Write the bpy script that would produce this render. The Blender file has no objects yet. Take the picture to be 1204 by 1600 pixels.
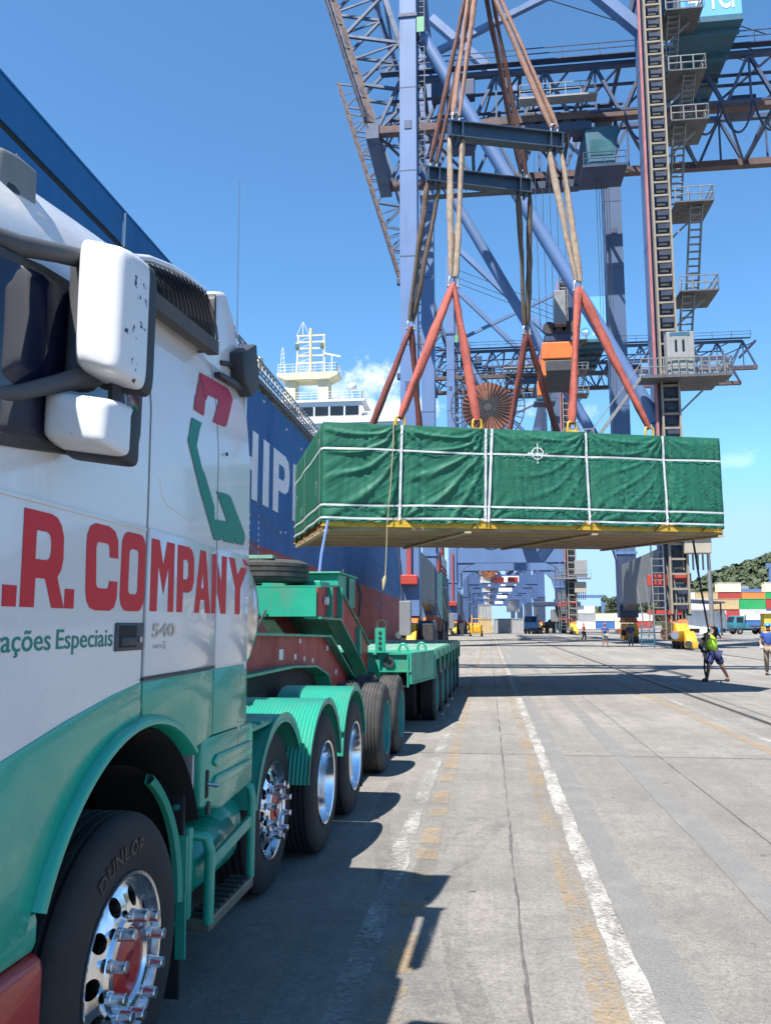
import bpy, bmesh, math, random
from mathutils import Vector, Matrix, noise
from math import sin, cos, pi, radians, sqrt, atan2

random.seed(7)
scene = bpy.context.scene
COL = scene.collection

# ---------------------------------------------------------------- camera, sky, sun, exposure
cam_d = bpy.data.cameras.new('camera')
cam = bpy.data.objects.new('camera', cam_d); COL.objects.link(cam)
cam_d.sensor_fit = 'VERTICAL'; cam_d.sensor_height = 24.0; cam_d.lens = 24.0 * 1280 / 1600
cam_d.clip_start = 0.05; cam_d.clip_end = 6000
cam.location = (0, 0, 1.75)
cam.rotation_euler = (radians(90 + 7.741), 0, radians(7.104))
scene.camera = cam

SUN_DIR = Vector((0.30, 0.50, -1.0)).normalized()          # the way the light travels
el = math.asin(-SUN_DIR.z)
world = bpy.data.worlds.new('World'); scene.world = world; world.use_nodes = True
wn = world.node_tree.nodes; wl = world.node_tree.links
bg = wn['Background']
sky = wn.new('ShaderNodeTexSky'); sky.sky_type = 'NISHITA'; sky.sun_disc = False
sky.sun_elevation = el; sky.sun_rotation = atan2(-SUN_DIR.x, -SUN_DIR.y)
sky.altitude = 0; sky.air_density = 1.0; sky.dust_density = 0.0; sky.ozone_density = 1.0
# clear tropical air: deeper blue overhead, pale towards the horizon, a few low fair-weather clouds
def wmath(op, a, b_=None, c_=None):
    n = wn.new('ShaderNodeVectorMath'); n.operation = op
    for i, q in enumerate((a, b_, c_)):
        if q is None: continue
        if isinstance(q, tuple): n.inputs[i].default_value = q
        else: wl.new(q, n.inputs[i])
    return n
tinted = wmath('MULTIPLY', sky.outputs[0], (0.74, 1.17, 1.42))
limited = wmath('MINIMUM', tinted.outputs[0], (3.3, 5.35, 8.6))
wtc = wn.new('ShaderNodeTexCoord')
cn = wn.new('ShaderNodeTexNoise'); cn.inputs['Scale'].default_value = 22; cn.inputs['Detail'].default_value = 9; cn.inputs['Roughness'].default_value = .58
wl.new(wtc.outputs['Generated'], cn.inputs['Vector'])
mask = None
def pixel_dir(u, v):
    d = Vector(((u - 602) / 1280, -(v - 800) / 1280, -1.0)); return (cam.rotation_euler.to_matrix() @ d).normalized()
for u, v, w_, h_, amt in ((592, 590, .055, .030, 1.0), (660, 640, .07, .022, .95), (560, 640, .05, .02, .8), (500, 600, .05, .03, .45), (1145, 722, .03, .012, .18), (840, 650, .06, .02, .5), (1330, 690, .10, .02, .3), (250, 690, .10, .025, .7)):
    dv = wmath('SUBTRACT', wtc.outputs['Generated'], tuple(pixel_dir(u, v)))
    sc_ = wmath('MULTIPLY', dv.outputs[0], (1 / w_, 1 / w_, 1 / h_)); ln = wmath('LENGTH', sc_.outputs[0])
    m1 = wn.new('ShaderNodeMath'); m1.operation = 'MULTIPLY_ADD'; wl.new(cn.outputs['Fac'], m1.inputs[0]); m1.inputs[1].default_value = 3.4; m1.inputs[2].default_value = -1.25
    m2 = wn.new('ShaderNodeMath'); m2.operation = 'SUBTRACT'; wl.new(m1.outputs[0], m2.inputs[0]); wl.new(ln.outputs['Value'], m2.inputs[1])
    mr_ = wn.new('ShaderNodeMapRange'); mr_.inputs[1].default_value = -.35; mr_.inputs[2].default_value = .45; mr_.inputs[4].default_value = amt
    wl.new(m2.outputs[0], mr_.inputs[0])
    if mask is None: mask = mr_.outputs[0]
    else:
        mm_ = wn.new('ShaderNodeMath'); mm_.operation = 'MAXIMUM'; wl.new(mask, mm_.inputs[0]); wl.new(mr_.outputs[0], mm_.inputs[1]); mask = mm_.outputs[0]
cm = wn.new('ShaderNodeMix'); cm.data_type = 'RGBA'; wl.new(mask, cm.inputs[0]); wl.new(limited.outputs[0], cm.inputs[6]); cm.inputs[7].default_value = (9.5, 9.8, 10.2, 1)
wl.new(cm.outputs[2], bg.inputs[0]); bg.inputs[1].default_value = 0.073
sun_d = bpy.data.lights.new('sun', 'SUN'); sun_d.energy = 5.0; sun_d.angle = radians(0.53)
sun_d.color = (1.0, 0.955, 0.89)
sun = bpy.data.objects.new('sun', sun_d); COL.objects.link(sun)
sun.rotation_euler = SUN_DIR.to_track_quat('-Z', 'Y').to_euler(); sun.location = (-30, -50, 100)
vs = scene.view_settings
vs.view_transform = 'Standard'; vs.look = 'None'; vs.gamma = 1; vs.use_curve_mapping = False
vs.exposure = 1.2

# ---------------------------------------------------------------- materials
MATS = {}
def mat(name, col, rough=0.5, metal=0.0, var=0.12, scale=2.0, bump=0.0, bscale=40.0, dirt=0.0,
        dirtcol=(0.12, 0.09, 0.06), dscale=1.5, streak=1.0, coat=0.0, spec=0.5):
    if name in MATS: return MATS[name]
    m = bpy.data.materials.new(name); m.use_nodes = True
    nt = m.node_tree; N = nt.nodes; L = nt.links
    b = N['Principled BSDF']
    b.inputs['Roughness'].default_value = rough; b.inputs['Metallic'].default_value = metal
    b.inputs['Specular IOR Level'].default_value = spec
    b.inputs['Coat Weight'].default_value = coat; b.inputs['Coat Roughness'].default_value = 0.05
    tc = N.new('ShaderNodeTexCoord')
    n1 = N.new('ShaderNodeTexNoise'); n1.inputs['Scale'].default_value = scale; n1.inputs['Detail'].default_value = 6
    n1.inputs['Roughness'].default_value = 0.6
    L.new(tc.outputs['Object'], n1.inputs['Vector'])
    mr = N.new('ShaderNodeMapRange'); mr.inputs[1].default_value = 0.3; mr.inputs[2].default_value = 0.7
    L.new(n1.outputs['Fac'], mr.inputs[0])
    mx = N.new('ShaderNodeMix'); mx.data_type = 'RGBA'
    L.new(mr.outputs[0], mx.inputs[0])
    mx.inputs[6].default_value = tuple(c * (1 - var) for c in col) + (1,)
    mx.inputs[7].default_value = tuple(min(1, c * (1 + var)) for c in col) + (1,)
    out = mx.outputs[2]
    if dirt > 0:
        mp = N.new('ShaderNodeMapping'); mp.inputs['Scale'].default_value = (1, 1, 1 / streak)
        L.new(tc.outputs['Object'], mp.inputs['Vector'])
        n2 = N.new('ShaderNodeTexNoise'); n2.inputs['Scale'].default_value = dscale; n2.inputs['Detail'].default_value = 9
        n2.inputs['Roughness'].default_value = 0.7
        L.new(mp.outputs[0], n2.inputs['Vector'])
        m2 = N.new('ShaderNodeMapRange'); m2.inputs[1].default_value = 0.48; m2.inputs[2].default_value = 0.75
        m2.inputs[4].default_value = dirt; L.new(n2.outputs['Fac'], m2.inputs[0])
        mx2 = N.new('ShaderNodeMix'); mx2.data_type = 'RGBA'
        L.new(m2.outputs[0], mx2.inputs[0]); L.new(out, mx2.inputs[6]); mx2.inputs[7].default_value = dirtcol + (1,)
        out = mx2.outputs[2]
        m3 = N.new('ShaderNodeMapRange'); m3.inputs[3].default_value = rough; m3.inputs[4].default_value = min(1, rough + 0.35)
        m3.inputs[2].default_value = max(dirt, .01); L.new(m2.outputs[0], m3.inputs[0]); L.new(m3.outputs[0], b.inputs['Roughness'])
    L.new(out, b.inputs['Base Color'])
    if bump > 0:
        n3 = N.new('ShaderNodeTexNoise'); n3.inputs['Scale'].default_value = bscale; n3.inputs['Detail'].default_value = 4
        L.new(tc.outputs['Object'], n3.inputs['Vector'])
        bp = N.new('ShaderNodeBump'); bp.inputs['Strength'].default_value = bump; bp.inputs['Distance'].default_value = 0.02
        L.new(n3.outputs['Fac'], bp.inputs['Height']); L.new(bp.outputs[0], b.inputs['Normal'])
    MATS[name] = m; return m

def worn(name, col, thr=0.5, soft=0.08, scale=3.0, rough=0.8, stretch=(1, 1, 1), fine=30.0, amount=1.0):
    """paint or stain worn away in flakes: the surface below shows through the gaps"""
    m = bpy.data.materials.new(name); m.use_nodes = True
    nt = m.node_tree; N = nt.nodes; L = nt.links
    b = N['Principled BSDF']; b.inputs['Base Color'].default_value = col + (1,); b.inputs['Roughness'].default_value = rough
    out = N['Material Output']
    tc = N.new('ShaderNodeTexCoord'); mp = N.new('ShaderNodeMapping'); mp.inputs['Scale'].default_value = stretch
    L.new(tc.outputs['Object'], mp.inputs['Vector'])
    n = N.new('ShaderNodeTexNoise'); n.inputs['Scale'].default_value = scale; n.inputs['Detail'].default_value = 10
    n.inputs['Roughness'].default_value = 0.72; L.new(mp.outputs[0], n.inputs['Vector'])
    n2 = N.new('ShaderNodeTexNoise'); n2.inputs['Scale'].default_value = fine; n2.inputs['Detail'].default_value = 5
    L.new(tc.outputs['Object'], n2.inputs['Vector'])
    ad = N.new('ShaderNodeMath'); ad.operation = 'MULTIPLY_ADD'; ad.inputs[1].default_value = 0.45
    L.new(n2.outputs['Fac'], ad.inputs[0]); L.new(n.outputs['Fac'], ad.inputs[2])
    mr = N.new('ShaderNodeMapRange'); mr.inputs[1].default_value = thr + 0.22 - soft; mr.inputs[2].default_value = thr + 0.22 + soft
    mr.inputs[4].default_value = amount
    L.new(ad.outputs[0], mr.inputs[0])
    tr = N.new('ShaderNodeBsdfTransparent'); ms = N.new('ShaderNodeMixShader')
    L.new(mr.outputs[0], ms.inputs[0]); L.new(tr.outputs[0], ms.inputs[1]); L.new(b.outputs[0], ms.inputs[2])
    L.new(ms.outputs[0], out.inputs['Surface'])
    return m

# ---------------------------------------------------------------- mesh helpers
class MB:
    def __init__(s): s.v = []; s.f = []
    def add(s, vs, fs):
        k = len(s.v); s.v += [tuple(p) for p in vs]; s.f += [tuple(i + k for i in f) for f in fs]; return s
    def box(s, x0, x1, y0, y1, z0, z1):
        return s.add([(x0,y0,z0),(x1,y0,z0),(x1,y1,z0),(x0,y1,z0),(x0,y0,z1),(x1,y0,z1),(x1,y1,z1),(x0,y1,z1)],
                     [(0,3,2,1),(4,5,6,7),(0,1,5,4),(1,2,6,5),(2,3,7,6),(3,0,4,7)])
    def beam(s, a, b, w, h, up=(0, 0, 1)):
        a = Vector(a); b = Vector(b); d = (b - a)
        if d.length < 1e-6: return s
        d.normalize(); up = Vector(up)
        if abs(d.dot(up)) > 0.98: up = Vector((0, 1, 0))
        r = d.cross(up).normalized(); u = r.cross(d)
        vs = []
        for p in (a, b):
            for sx, sz in ((-1, -1), (1, -1), (1, 1), (-1, 1)): vs.append(p + r * (sx * w / 2) + u * (sz * h / 2))
        return s.add(vs, [(0,1,2,3)[::-1],(4,5,6,7),(0,1,5,4),(1,2,6,5),(2,3,7,6),(3,0,4,7)])
    def tube(s, path, r, n=8, caps=True, closed=False):
        P = [Vector(p) for p in path]; m = len(P)
        R = r if isinstance(r, (list, tuple)) else [r] * m
        k = len(s.v); prev = None
        for i, p in enumerate(P):
            if closed: d = P[(i + 1) % m] - P[i - 1]
            else: d = P[min(i + 1, m - 1)] - P[max(i - 1, 0)]
            d.normalize()
            if prev is None:
                a = Vector((0, 0, 1)) if abs(d.z) < 0.9 else Vector((1, 0, 0))
                e = d.cross(a).normalized()
            else: e = (prev - d * prev.dot(d)).normalized()
            prev = e; q = d.cross(e)
            for j in range(n):
                t = 2 * pi * j / n; s.v.append(tuple(p + (e * cos(t) + q * sin(t)) * R[i]))
        for i in range(m if closed else m - 1):
            i2 = (i + 1) % m
            for j in range(n):
                j2 = (j + 1) % n; s.f.append((k + i*n + j, k + i*n + j2, k + i2*n + j2, k + i2*n + j))
        if caps and not closed:
            s.f.append(tuple(k + j for j in range(n))[::-1]); s.f.append(tuple(k + (m - 1) * n + j for j in range(n)))
        return s
    def cyl(s, a, b, r, n=16, r2=None): return s.tube([a, b], [r, r if r2 is None else r2], n)
    def lathe(s, prof, o=(0, 0, 0), axis='X', n=32, a0=0.0, a1=2 * pi, closed_prof=False):
        """prof: (along axis, radius)"""
        full = abs(a1 - a0 - 2 * pi) < 1e-6; cnt = n if full else n + 1; k = len(s.v); m = len(prof)
        for i in range(cnt):
            t = a0 + (a1 - a0) * i / n
            for x, r in prof:
                c, q = r * cos(t), r * sin(t)
                p = (x, c, q) if axis == 'X' else (c, x, q) if axis == 'Y' else (c, q, x)
                s.v.append((o[0] + p[0], o[1] + p[1], o[2] + p[2]))
        for i in range(n):
            i2 = (i + 1) % cnt
            for j in range(m if closed_prof else m - 1):
                j2 = (j + 1) % m
                s.f.append((k + i*m + j, k + i2*m + j, k + i2*m + j2, k + i*m + j2))
        return s
    def prism(s, poly, x0, x1, plane='YZ'):
        n = len(poly)
        def P(a, b, x): return (x, a, b) if plane == 'YZ' else (a, x, b) if plane == 'XZ' else (a, b, x)
        vs = [P(a, b, x0) for a, b in poly] + [P(a, b, x1) for a, b in poly]
        fs = [tuple(range(n))[::-1], tuple(range(n, 2 * n))] + [(i, (i + 1) % n, n + (i + 1) % n, n + i) for i in range(n)]
        return s.add(vs, fs)
    def grid(s, fn, nu, nv, closed_u=False):
        k = len(s.v)
        for i in range(nu + (0 if closed_u else 1)):
            for j in range(nv + 1): s.v.append(tuple(fn(i / nu, j / nv)))
        w = nv + 1; tot = nu if closed_u else nu + 1
        for i in range(nu):
            i2 = (i + 1) % tot
            for j in range(nv): s.f.append((k + i*w + j, k + i2*w + j, k + i2*w + j + 1, k + i*w + j + 1))
        return s
    def rbox(s, x0, x1, y0, y1, z0, z1, r=0.02, seg=2):
        bm = bmesh.new()
        bmesh.ops.create_cube(bm, size=1, matrix=Matrix.Translation(((x0+x1)/2, (y0+y1)/2, (z0+z1)/2)) @ Matrix.Diagonal((x1-x0, y1-y0, z1-z0, 1)))
        bmesh.ops.bevel(bm, geom=bm.edges[:], offset=r, segments=seg, profile=0.5, affect='EDGES')
        bm.verts.index_update()
        s.add([v.co[:] for v in bm.verts], [[v.index for v in f.verts] for f in bm.faces]); bm.free(); return s
    def bprism(s, poly, x0, x1, plane='YZ', r=0.01, seg=2):
        t = MB().prism(poly, x0, x1, plane); bm = bmesh.new()
        vs = [bm.verts.new(v) for v in t.v]
        for f in t.f: bm.faces.new([vs[i] for i in f])
        bmesh.ops.recalc_face_normals(bm, faces=bm.faces[:])
        bmesh.ops.bevel(bm, geom=bm.edges[:], offset=r, segments=seg, profile=0.5, affect='EDGES', clamp_overlap=True)
        bm.verts.index_update()
        s.add([v.co[:] for v in bm.verts], [[v.index for v in f.verts] for f in bm.faces]); bm.free(); return s
    def sphere(s, c, r, nu=16, nv=10, sz=1.0):
        return s.grid(lambda u, v: (c[0] + r * sin(pi*v) * cos(2*pi*u), c[1] + r * sin(pi*v) * sin(2*pi*u), c[2] - sz * r * cos(pi*v)), nu, nv, True)
    def mesh(s, name, off=(0, 0, 0), smooth=None, fix=False):
        me = bpy.data.meshes.new(name)
        ox, oy, oz = off
        me.from_pydata([(x - ox, y - oy, z - oz) for x, y, z in s.v], [], s.f)
        if fix:
            bm = bmesh.new(); bm.from_mesh(me); bmesh.ops.recalc_face_normals(bm, faces=bm.faces[:]); bm.to_mesh(me); bm.free()
        if smooth is not None:
            me.polygons.foreach_set('use_smooth', [True] * len(me.polygons))
            me.set_sharp_from_angle(angle=radians(smooth))
        me.update(); return me

def tag(o, label=None, cat=None, group=None, kind=None):
    if label: o['label'] = label
    if cat: o['category'] = cat
    if group: o['group'] = group
    if kind: o['kind'] = kind
    return o

def obj(name, me, m=None, parent=None, loc=(0, 0, 0), rot=None):
    o = bpy.data.objects.new(name, me)
    if m is not None and me is not None:
        if not me.materials: me.materials.append(m)
        elif me.materials[0] != m:
            o.material_slots[0].link = 'OBJECT'; o.material_slots[0].material = m
    o.location = loc
    if rot: o.rotation_euler = rot
    if parent is not None: o.parent = parent
    COL.objects.link(o); return o

class Thing:
    """an Empty at the thing's base; parts are given in scene coordinates and stored relative to it"""
    def __init__(s, name, label, cat, o, rotz=0.0, group=None, place=None):
        s.o = Vector(o)
        s.e = bpy.data.objects.new(name, None); COL.objects.link(s.e)
        s.e.location = place if place is not None else o; s.e.rotation_euler = (0, 0, rotz)
        s.e.empty_display_size = 0.3
        tag(s.e, label, cat, group)
    def part(s, name, mb, m, parent=None, smooth=None, fix=False, label=None):
        o = obj(name, mb.mesh(name, s.o, smooth, fix), m, parent or s.e)
        if label: o['label'] = label
        return o
    def inst(s, name, me, m, at, parent=None, rot=None):
        """a piece with shared mesh data; parent is the thing or a part of it"""
        return obj(name, me, m, parent or s.e, Vector(at) - s.o, rot)

def single(name, mb, m, label, cat, base=None, group=None, smooth=None, fix=False, kind=None):
    """a thing that is one mesh, its origin at its base"""
    if base is None:
        xs = [v[0] for v in mb.v]; ys = [v[1] for v in mb.v]; zs = [v[2] for v in mb.v]
        base = ((min(xs)+max(xs))/2, (min(ys)+max(ys))/2, min(zs))
    o = obj(name, mb.mesh(name, base, smooth, fix), m, None, base)
    return tag(o, label, cat, group, kind)

def copy_tree(o, parent=None):
    c = o.copy(); COL.objects.link(c)
    if parent is not None: c.parent = parent
    for ch in o.children: copy_tree(ch, c)
    return c

def loops_mesh(name, loops, depth, frame):
    """flat lettering: closed loops (holes by nesting) filled and given a thickness; frame maps (a, b, d) to a point"""
    cu = bpy.data.curves.new(name, 'CURVE'); cu.dimensions = '2D'; cu.fill_mode = 'BOTH'; cu.extrude = depth / 2
    for lp in loops:
        sp = cu.splines.new('POLY'); sp.points.add(len(lp) - 1)
        for p, (a, b) in zip(sp.points, lp): p.co = (a, b, 0, 1)
        sp.use_cyclic_u = True
    return curve_mesh(name, cu, frame)

def curve_mesh(name, cu, frame):
    o = bpy.data.objects.new(name, cu); COL.objects.link(o)
    dg = bpy.context.evaluated_depsgraph_get()
    me = bpy.data.meshes.new_from_object(o.evaluated_get(dg))
    bpy.data.objects.remove(o); bpy.data.curves.remove(cu)
    for v in me.vertices: v.co = Vector(frame(v.co.x, v.co.y, v.co.z))
    me.name = name; me.materials.clear(); return me

def text_mesh(name, txt, height, frame, depth=0.004, width=None, bold=0.0, spacing=1.0, align='LEFT'):
    cu = bpy.data.curves.new(name, 'FONT'); cu.body = txt; cu.extrude = depth / 2; cu.offset = bold; cu.space_character = spacing
    cu.resolution_u = 3
    o = bpy.data.objects.new(name, cu); COL.objects.link(o)
    dg = bpy.context.evaluated_depsgraph_get()
    me = bpy.data.meshes.new_from_object(o.evaluated_get(dg))
    bpy.data.objects.remove(o); bpy.data.curves.remove(cu)
    xs = [v.co.x for v in me.vertices]; ys = [v.co.y for v in me.vertices]
    x0, x1, y1 = min(xs), max(xs), max(ys)
    cap = 0.729 if y1 < 1e-3 else y1
    k = height / cap; kx = k if width is None else width / (x1 - x0)
    ox = x0 if align == 'LEFT' else (x0 + x1) / 2
    for v in me.vertices: v.co = Vector(frame((v.co.x - ox) * kx, v.co.y * k, v.co.z))
    me.name = name; me.materials.clear(); return me

def setting(name, mb, m, kind='structure', smooth=None):
    return tag(obj(name, mb.mesh(name, (0, 0, 0), smooth), m), kind=kind)
# ---------------------------------------------------------------- the setting: quay, water, rails, markings
def concrete_mat():
    m = bpy.data.materials.new('quay_concrete'); m.use_nodes = True
    nt = m.node_tree; N = nt.nodes; L = nt.links; b = N['Principled BSDF']
    tc = N.new('ShaderNodeTexCoord')
    def nz(scale, det=8, rough=.65, sc=None):
        n = N.new('ShaderNodeTexNoise'); n.inputs['Scale'].default_value = scale; n.inputs['Detail'].default_value = det
        n.inputs['Roughness'].default_value = rough
        if sc:
            mp = N.new('ShaderNodeMapping'); mp.inputs['Scale'].default_value = sc
            L.new(tc.outputs['Object'], mp.inputs['Vector']); L.new(mp.outputs[0], n.inputs['Vector'])
        else: L.new(tc.outputs['Object'], n.inputs['Vector'])
        return n.outputs['Fac']
    def rng(src, a, b_, lo, hi):
        r = N.new('ShaderNodeMapRange'); r.inputs[1].default_value = a; r.inputs[2].default_value = b_
        r.inputs[3].default_value = lo; r.inputs[4].default_value = hi; L.new(src, r.inputs[0]); return r.outputs[0]
    def mix(f, a, b_, mode='MIX'):
        x = N.new('ShaderNodeMix'); x.data_type = 'RGBA'; x.blend_type = mode
        if isinstance(f, float): x.inputs[0].default_value = f
        else: L.new(f, x.inputs[0])
        for i, q in ((6, a), (7, b_)):
            if isinstance(q, tuple): x.inputs[i].default_value = q + (1,)
            else: L.new(q, x.inputs[i])
        return x.outputs[2]
    c = mix(rng(nz(.35, 9), .38, .62, 0, 1), (.26, .239, .208), (.36, .334, .294))
    br = N.new('ShaderNodeTexBrick'); br.inputs['Scale'].default_value = 1.0; br.inputs['Brick Width'].default_value = 5.2; br.inputs['Row Height'].default_value = 7.4
    br.inputs['Mortar Size'].default_value = 0.0; br.inputs['Color1'].default_value = (.80, .80, .80, 1); br.inputs['Color2'].default_value = (1.08, 1.07, 1.05, 1); br.inputs['Bias'].default_value = 0
    L.new(tc.outputs['Object'], br.inputs['Vector'])
    c = mix(.75, c, br.outputs['Color'], 'MULTIPLY')
    c = mix(rng(nz(.16, 8, .65), .50, .68, 0, .5), c, (.17, .157, .14))
    c = mix(rng(nz(.55, 9, .7, (1, .35, 1)), .56, .66, 0, .5), c, (.15, .142, .13))
    c = mix(rng(nz(.75, 7, .6), .64, .70, 0, .6), c, (.36, .34, .305))
    c = mix(rng(nz(1.6, 10, .75), .44, .66, 0, .62), c, (.155, .145, .133))
    c = mix(rng(nz(.9, 8, .7, (2.2, .10, 1)), .46, .68, 0, .62), c, (.145, .138, .129))       # wheel-worn lengthwise traces
    c = mix(rng(nz(34, 4, .7), .38, .70, 0, .62), c, (.105, .10, .094))
    c = mix(rng(nz(9, 7, .8), .47, .64, 0, .58), c, (.13, .123, .115))
    c = mix(rng(nz(60, 2, .6), .62, .68, 0, .8), c, (.07, .067, .063))                     # aggregate
    c = mix(rng(nz(95, 2, .5), .56, .70, 0, .55), c, (.34, .325, .30))
    c = mix(rng(nz(5.5, 4, .6), .66, .73, 0, .8), c, (.06, .058, .055))                      # oil spots
    c = mix(rng(nz(2.6, 12, .85, (1.6, .5, 1)), .60, .70, 0, .5), c, (.115, .108, .10))
    L.new(c, b.inputs['Base Color']); b.inputs['Roughness'].default_value = .88; b.inputs['Specular IOR Level'].default_value = .25
    bp = N.new('ShaderNodeBump'); bp.inputs['Strength'].default_value = .8; bp.inputs['Distance'].default_value = .012
    ad = N.new('ShaderNodeMath'); ad.operation = 'ADD'
    L.new(nz(24, 8, .8), ad.inputs[0]); L.new(nz(110, 3), ad.inputs[1])
    L.new(ad.outputs[0], bp.inputs['Height']); L.new(bp.outputs[0], b.inputs['Normal'])
    return m
M_CONC = concrete_mat()
QX = -8.6
g = MB()
g.box(QX, 900, -120, 1600, -4, 0)
ground = setting('quay_pavement', g, M_CONC)
water_m = mat('sea_water', (.02, .06, .06), .08, 0, .2, .3, bump=.35, bscale=1.2)
setting('sea_water', MB().box(-3000, QX - .02, -400, 4000, -8, -2.6), water_m)

M_ASPH = mat('asphalt_patch', (.165, .16, .153), .95, 0, .22, 60, bump=.8, bscale=90, dirt=.9, dirtcol=(.235, .22, .198), dscale=2.2)
M_JOINT = mat('joint_filler', (.085, .08, .075), .95, 0, .4, 8)
M_STEEL = mat('rail_steel', (.11, .10, .095), .45, .7, .3, 6, dirt=.6, dirtcol=(.10, .055, .035))
M_WHITEL = worn('worn_white_paint', (.42, .405, .37), .50, .11, 3.6, stretch=(1, .45, 1), fine=46, amount=.80)
M_WHITEW = worn('faint_white_paint', (.37, .36, .33), .535, .10, 2.6, stretch=(1, .5, 1), fine=26, amount=.75)
M_YELL = worn('worn_yellow_paint', (.36, .25, .13), .55, .10, 2.6, stretch=(1, .35, 1), fine=40, amount=.62)
M_YELLD = worn('faint_yellow_paint', (.36, .255, .14), .50, .12, 3.0, stretch=(1, .6, 1), fine=40, amount=.55)
M_TYREM = worn('tyre_rubber_mark', (.055, .055, .055), .58, .16, 1.2, stretch=(1, .35, 1), fine=20, amount=.28)

def sheet(name, pts, z, m):
    return setting(name, MB().add([(x, y, z) for x, y in pts], [tuple(range(len(pts)))]), m)
def strip(name, x0, x1, y0, y1, z, m, n=1):
    return sheet(name, [(x0, y0), (x1, y0), (x1, y1), (x0, y1)], z, m)
def wavy(name, x0, x1, y0, y1, z, m, amp=.01, step=.25):
    """a strip whose edges are broken and uneven"""
    n = int((y1 - y0) / step); b = MB()
    def fn(u, v):
        y = y0 + (y1 - y0) * u; e = amp * (noise.noise((x0 * 9 + v * 7, y * 1.7, 3)) * 1.6 + noise.noise((v * 5, y * 6, 9)))
        return (x0 + (x1 - x0) * v + e, y, z)
    return setting(name, b.grid(fn, n, 1), m)
# darker strips of asphalt let into the concrete
wavy('asphalt_strip', .74, .97, -6, 130, .004, M_ASPH, .012)
wavy('asphalt_strip', 1.62, 1.86, 3, 130, .004, M_ASPH, .012)
sheet('asphalt_patch', [(.60, 9.2), (.98, 9.25), (.97, 10.3), (.59, 10.2)], .005, M_ASPH)
sheet('asphalt_patch', [(1.0, 34), (2.6, 34.3), (2.5, 58), (1.1, 57)], .006, M_ASPH)
# expansion joints along and across the quay
wavy('expansion_joint', .145, .158, -4, 300, .004, M_JOINT, .012, .12)
wavy('expansion_joint', 2.202, 2.214, -4, 300, .004, M_JOINT, .01, .12)
for y in (11.5, 19.0, 33, 48, 66, 90, 120):
    setting('expansion_joint', MB().grid(lambda u, v: (-8 + 40*u, y + .018 * v + .012 * noise.noise((u*90, y, 1)), .0045), 240, 1), M_JOINT)
# painted lane lines, worn by the traffic
wavy('lane_line', .60, .735, -4, 220, .0070, M_WHITEL, .014, .12)
wavy('lane_line', .44, .595, -4, 220, .0060, M_YELL, .015)
wavy('lane_line', -.76, -.63, 3, 220, .0060, M_WHITEW, .02)
yy = 3.0
while yy < 60:
    ln = random.uniform(.25, .8)
    wavy('lane_dash', -.57, -.42, yy, yy + ln, .0060, M_YELLD, .012, .25); yy += ln + random.uniform(.12, .55)
wavy('lane_line', 4.04, 4.18, 4, 200, .0060, M_WHITEW, .01)
wavy('lane_line', 3.72, 3.9, 4, 200, .0060, M_YELLD, .01)
# tyre marks curving across the lane
for k, (xa, ya, bend) in enumerate(((-.25, 3.6, .55), (-.02, 3.4, .5), (-.6, 5.2, .3))):
    setting('tyre_mark', MB().grid(lambda u, v: (xa - bend * (1 - (2*u - 1)**2) * .6 + .16 * v - .5*u*(k == 2), ya + 4.2 * u, .0085 + .0005*k), 40, 1), M_TYREM)
# crane and railway rails set in grooves
def rail(x):
    setting('rail_groove', MB().box(x - .06, x + .075, -10, 600, .0, .006), M_JOINT)
    setting('crane_rail', MB().box(x - .03, x + .03, -10, 600, .004, .022), M_STEEL)
rail(4.85); wavy('expansion_joint', 5.20, 5.235, -4, 300, .004, M_JOINT, .008); rail(13.0); rail(-5.6)
# steel kerb along the water's edge with fenders below it
setting('quay_kerb', MB().box(QX - .15, QX + .35, -120, 600, -.4, .16), mat('kerb_paint', (.45, .36, .08), .7, 0, .3, 2, dirt=.8))
# ---------------------------------------------------------------- materials of vehicles
M_WHITE = mat('cab_white_paint', (.63, .625, .615), .20, 0, .03, 1.2, dirt=.22, dirtcol=(.36, .34, .31), dscale=2.2, streak=4, coat=.5)
M_GREEN = mat('truck_green_paint', (.010, .32, .215), .24, 0, .06, 1.4, dirt=.15, dirtcol=(.05, .13, .10), dscale=3, coat=.3)
M_FEND = mat('fender_green', (.03, .30, .21), .38, 0, .08, 3, dirt=.35, dirtcol=(.12, .17, .13), dscale=5)
M_TRG = mat('trailer_green_paint', (.016, .27, .175), .40, 0, .14, 1.6, dirt=.6, dirtcol=(.13, .095, .06), dscale=4, streak=2)
M_TRRED = mat('trailer_red_paint', (.34, .022, .020), .45, 0, .15, 2.5, dirt=.35, dirtcol=(.13, .03, .025), dscale=3, streak=2.5)
M_RED = mat('sign_red_paint', (.54, .008, .018), .42, 0, .05, 2, spec=.3)
M_REDB = mat('bumper_red_paint', (.36, .012, .012), .32, 0, .06, 2, coat=.3)
M_SGREEN = mat('sign_green_paint', (.003, .19, .14), .42, 0, .05, 2, spec=.3)
M_BLACKP = mat('black_plastic', (.028, .030, .034), .55, 0, .15, 12, bump=.08, bscale=180)
M_GREYP = mat('grey_plastic', (.055, .058, .066), .6, 0, .12, 10)
M_RUB = mat('tyre_rubber', (.018, .018, .019), .82, 0, .25, 6, dirt=.55, dirtcol=(.055, .05, .045), dscale=5)
M_RUBD = mat('dusty_tyre_rubber', (.035, .034, .033), .88, 0, .25, 6, dirt=.7, dirtcol=(.11, .10, .09), dscale=4)
M_ALU = mat('polished_aluminium', (.80, .81, .83), .13, 1, .05, 6, dirt=.25, dirtcol=(.25, .23, .2), dscale=9)
M_CHROME = mat('chrome', (.74, .75, .77), .16, 1, .04, 4, dirt=.15, dirtcol=(.3, .28, .25))
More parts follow.
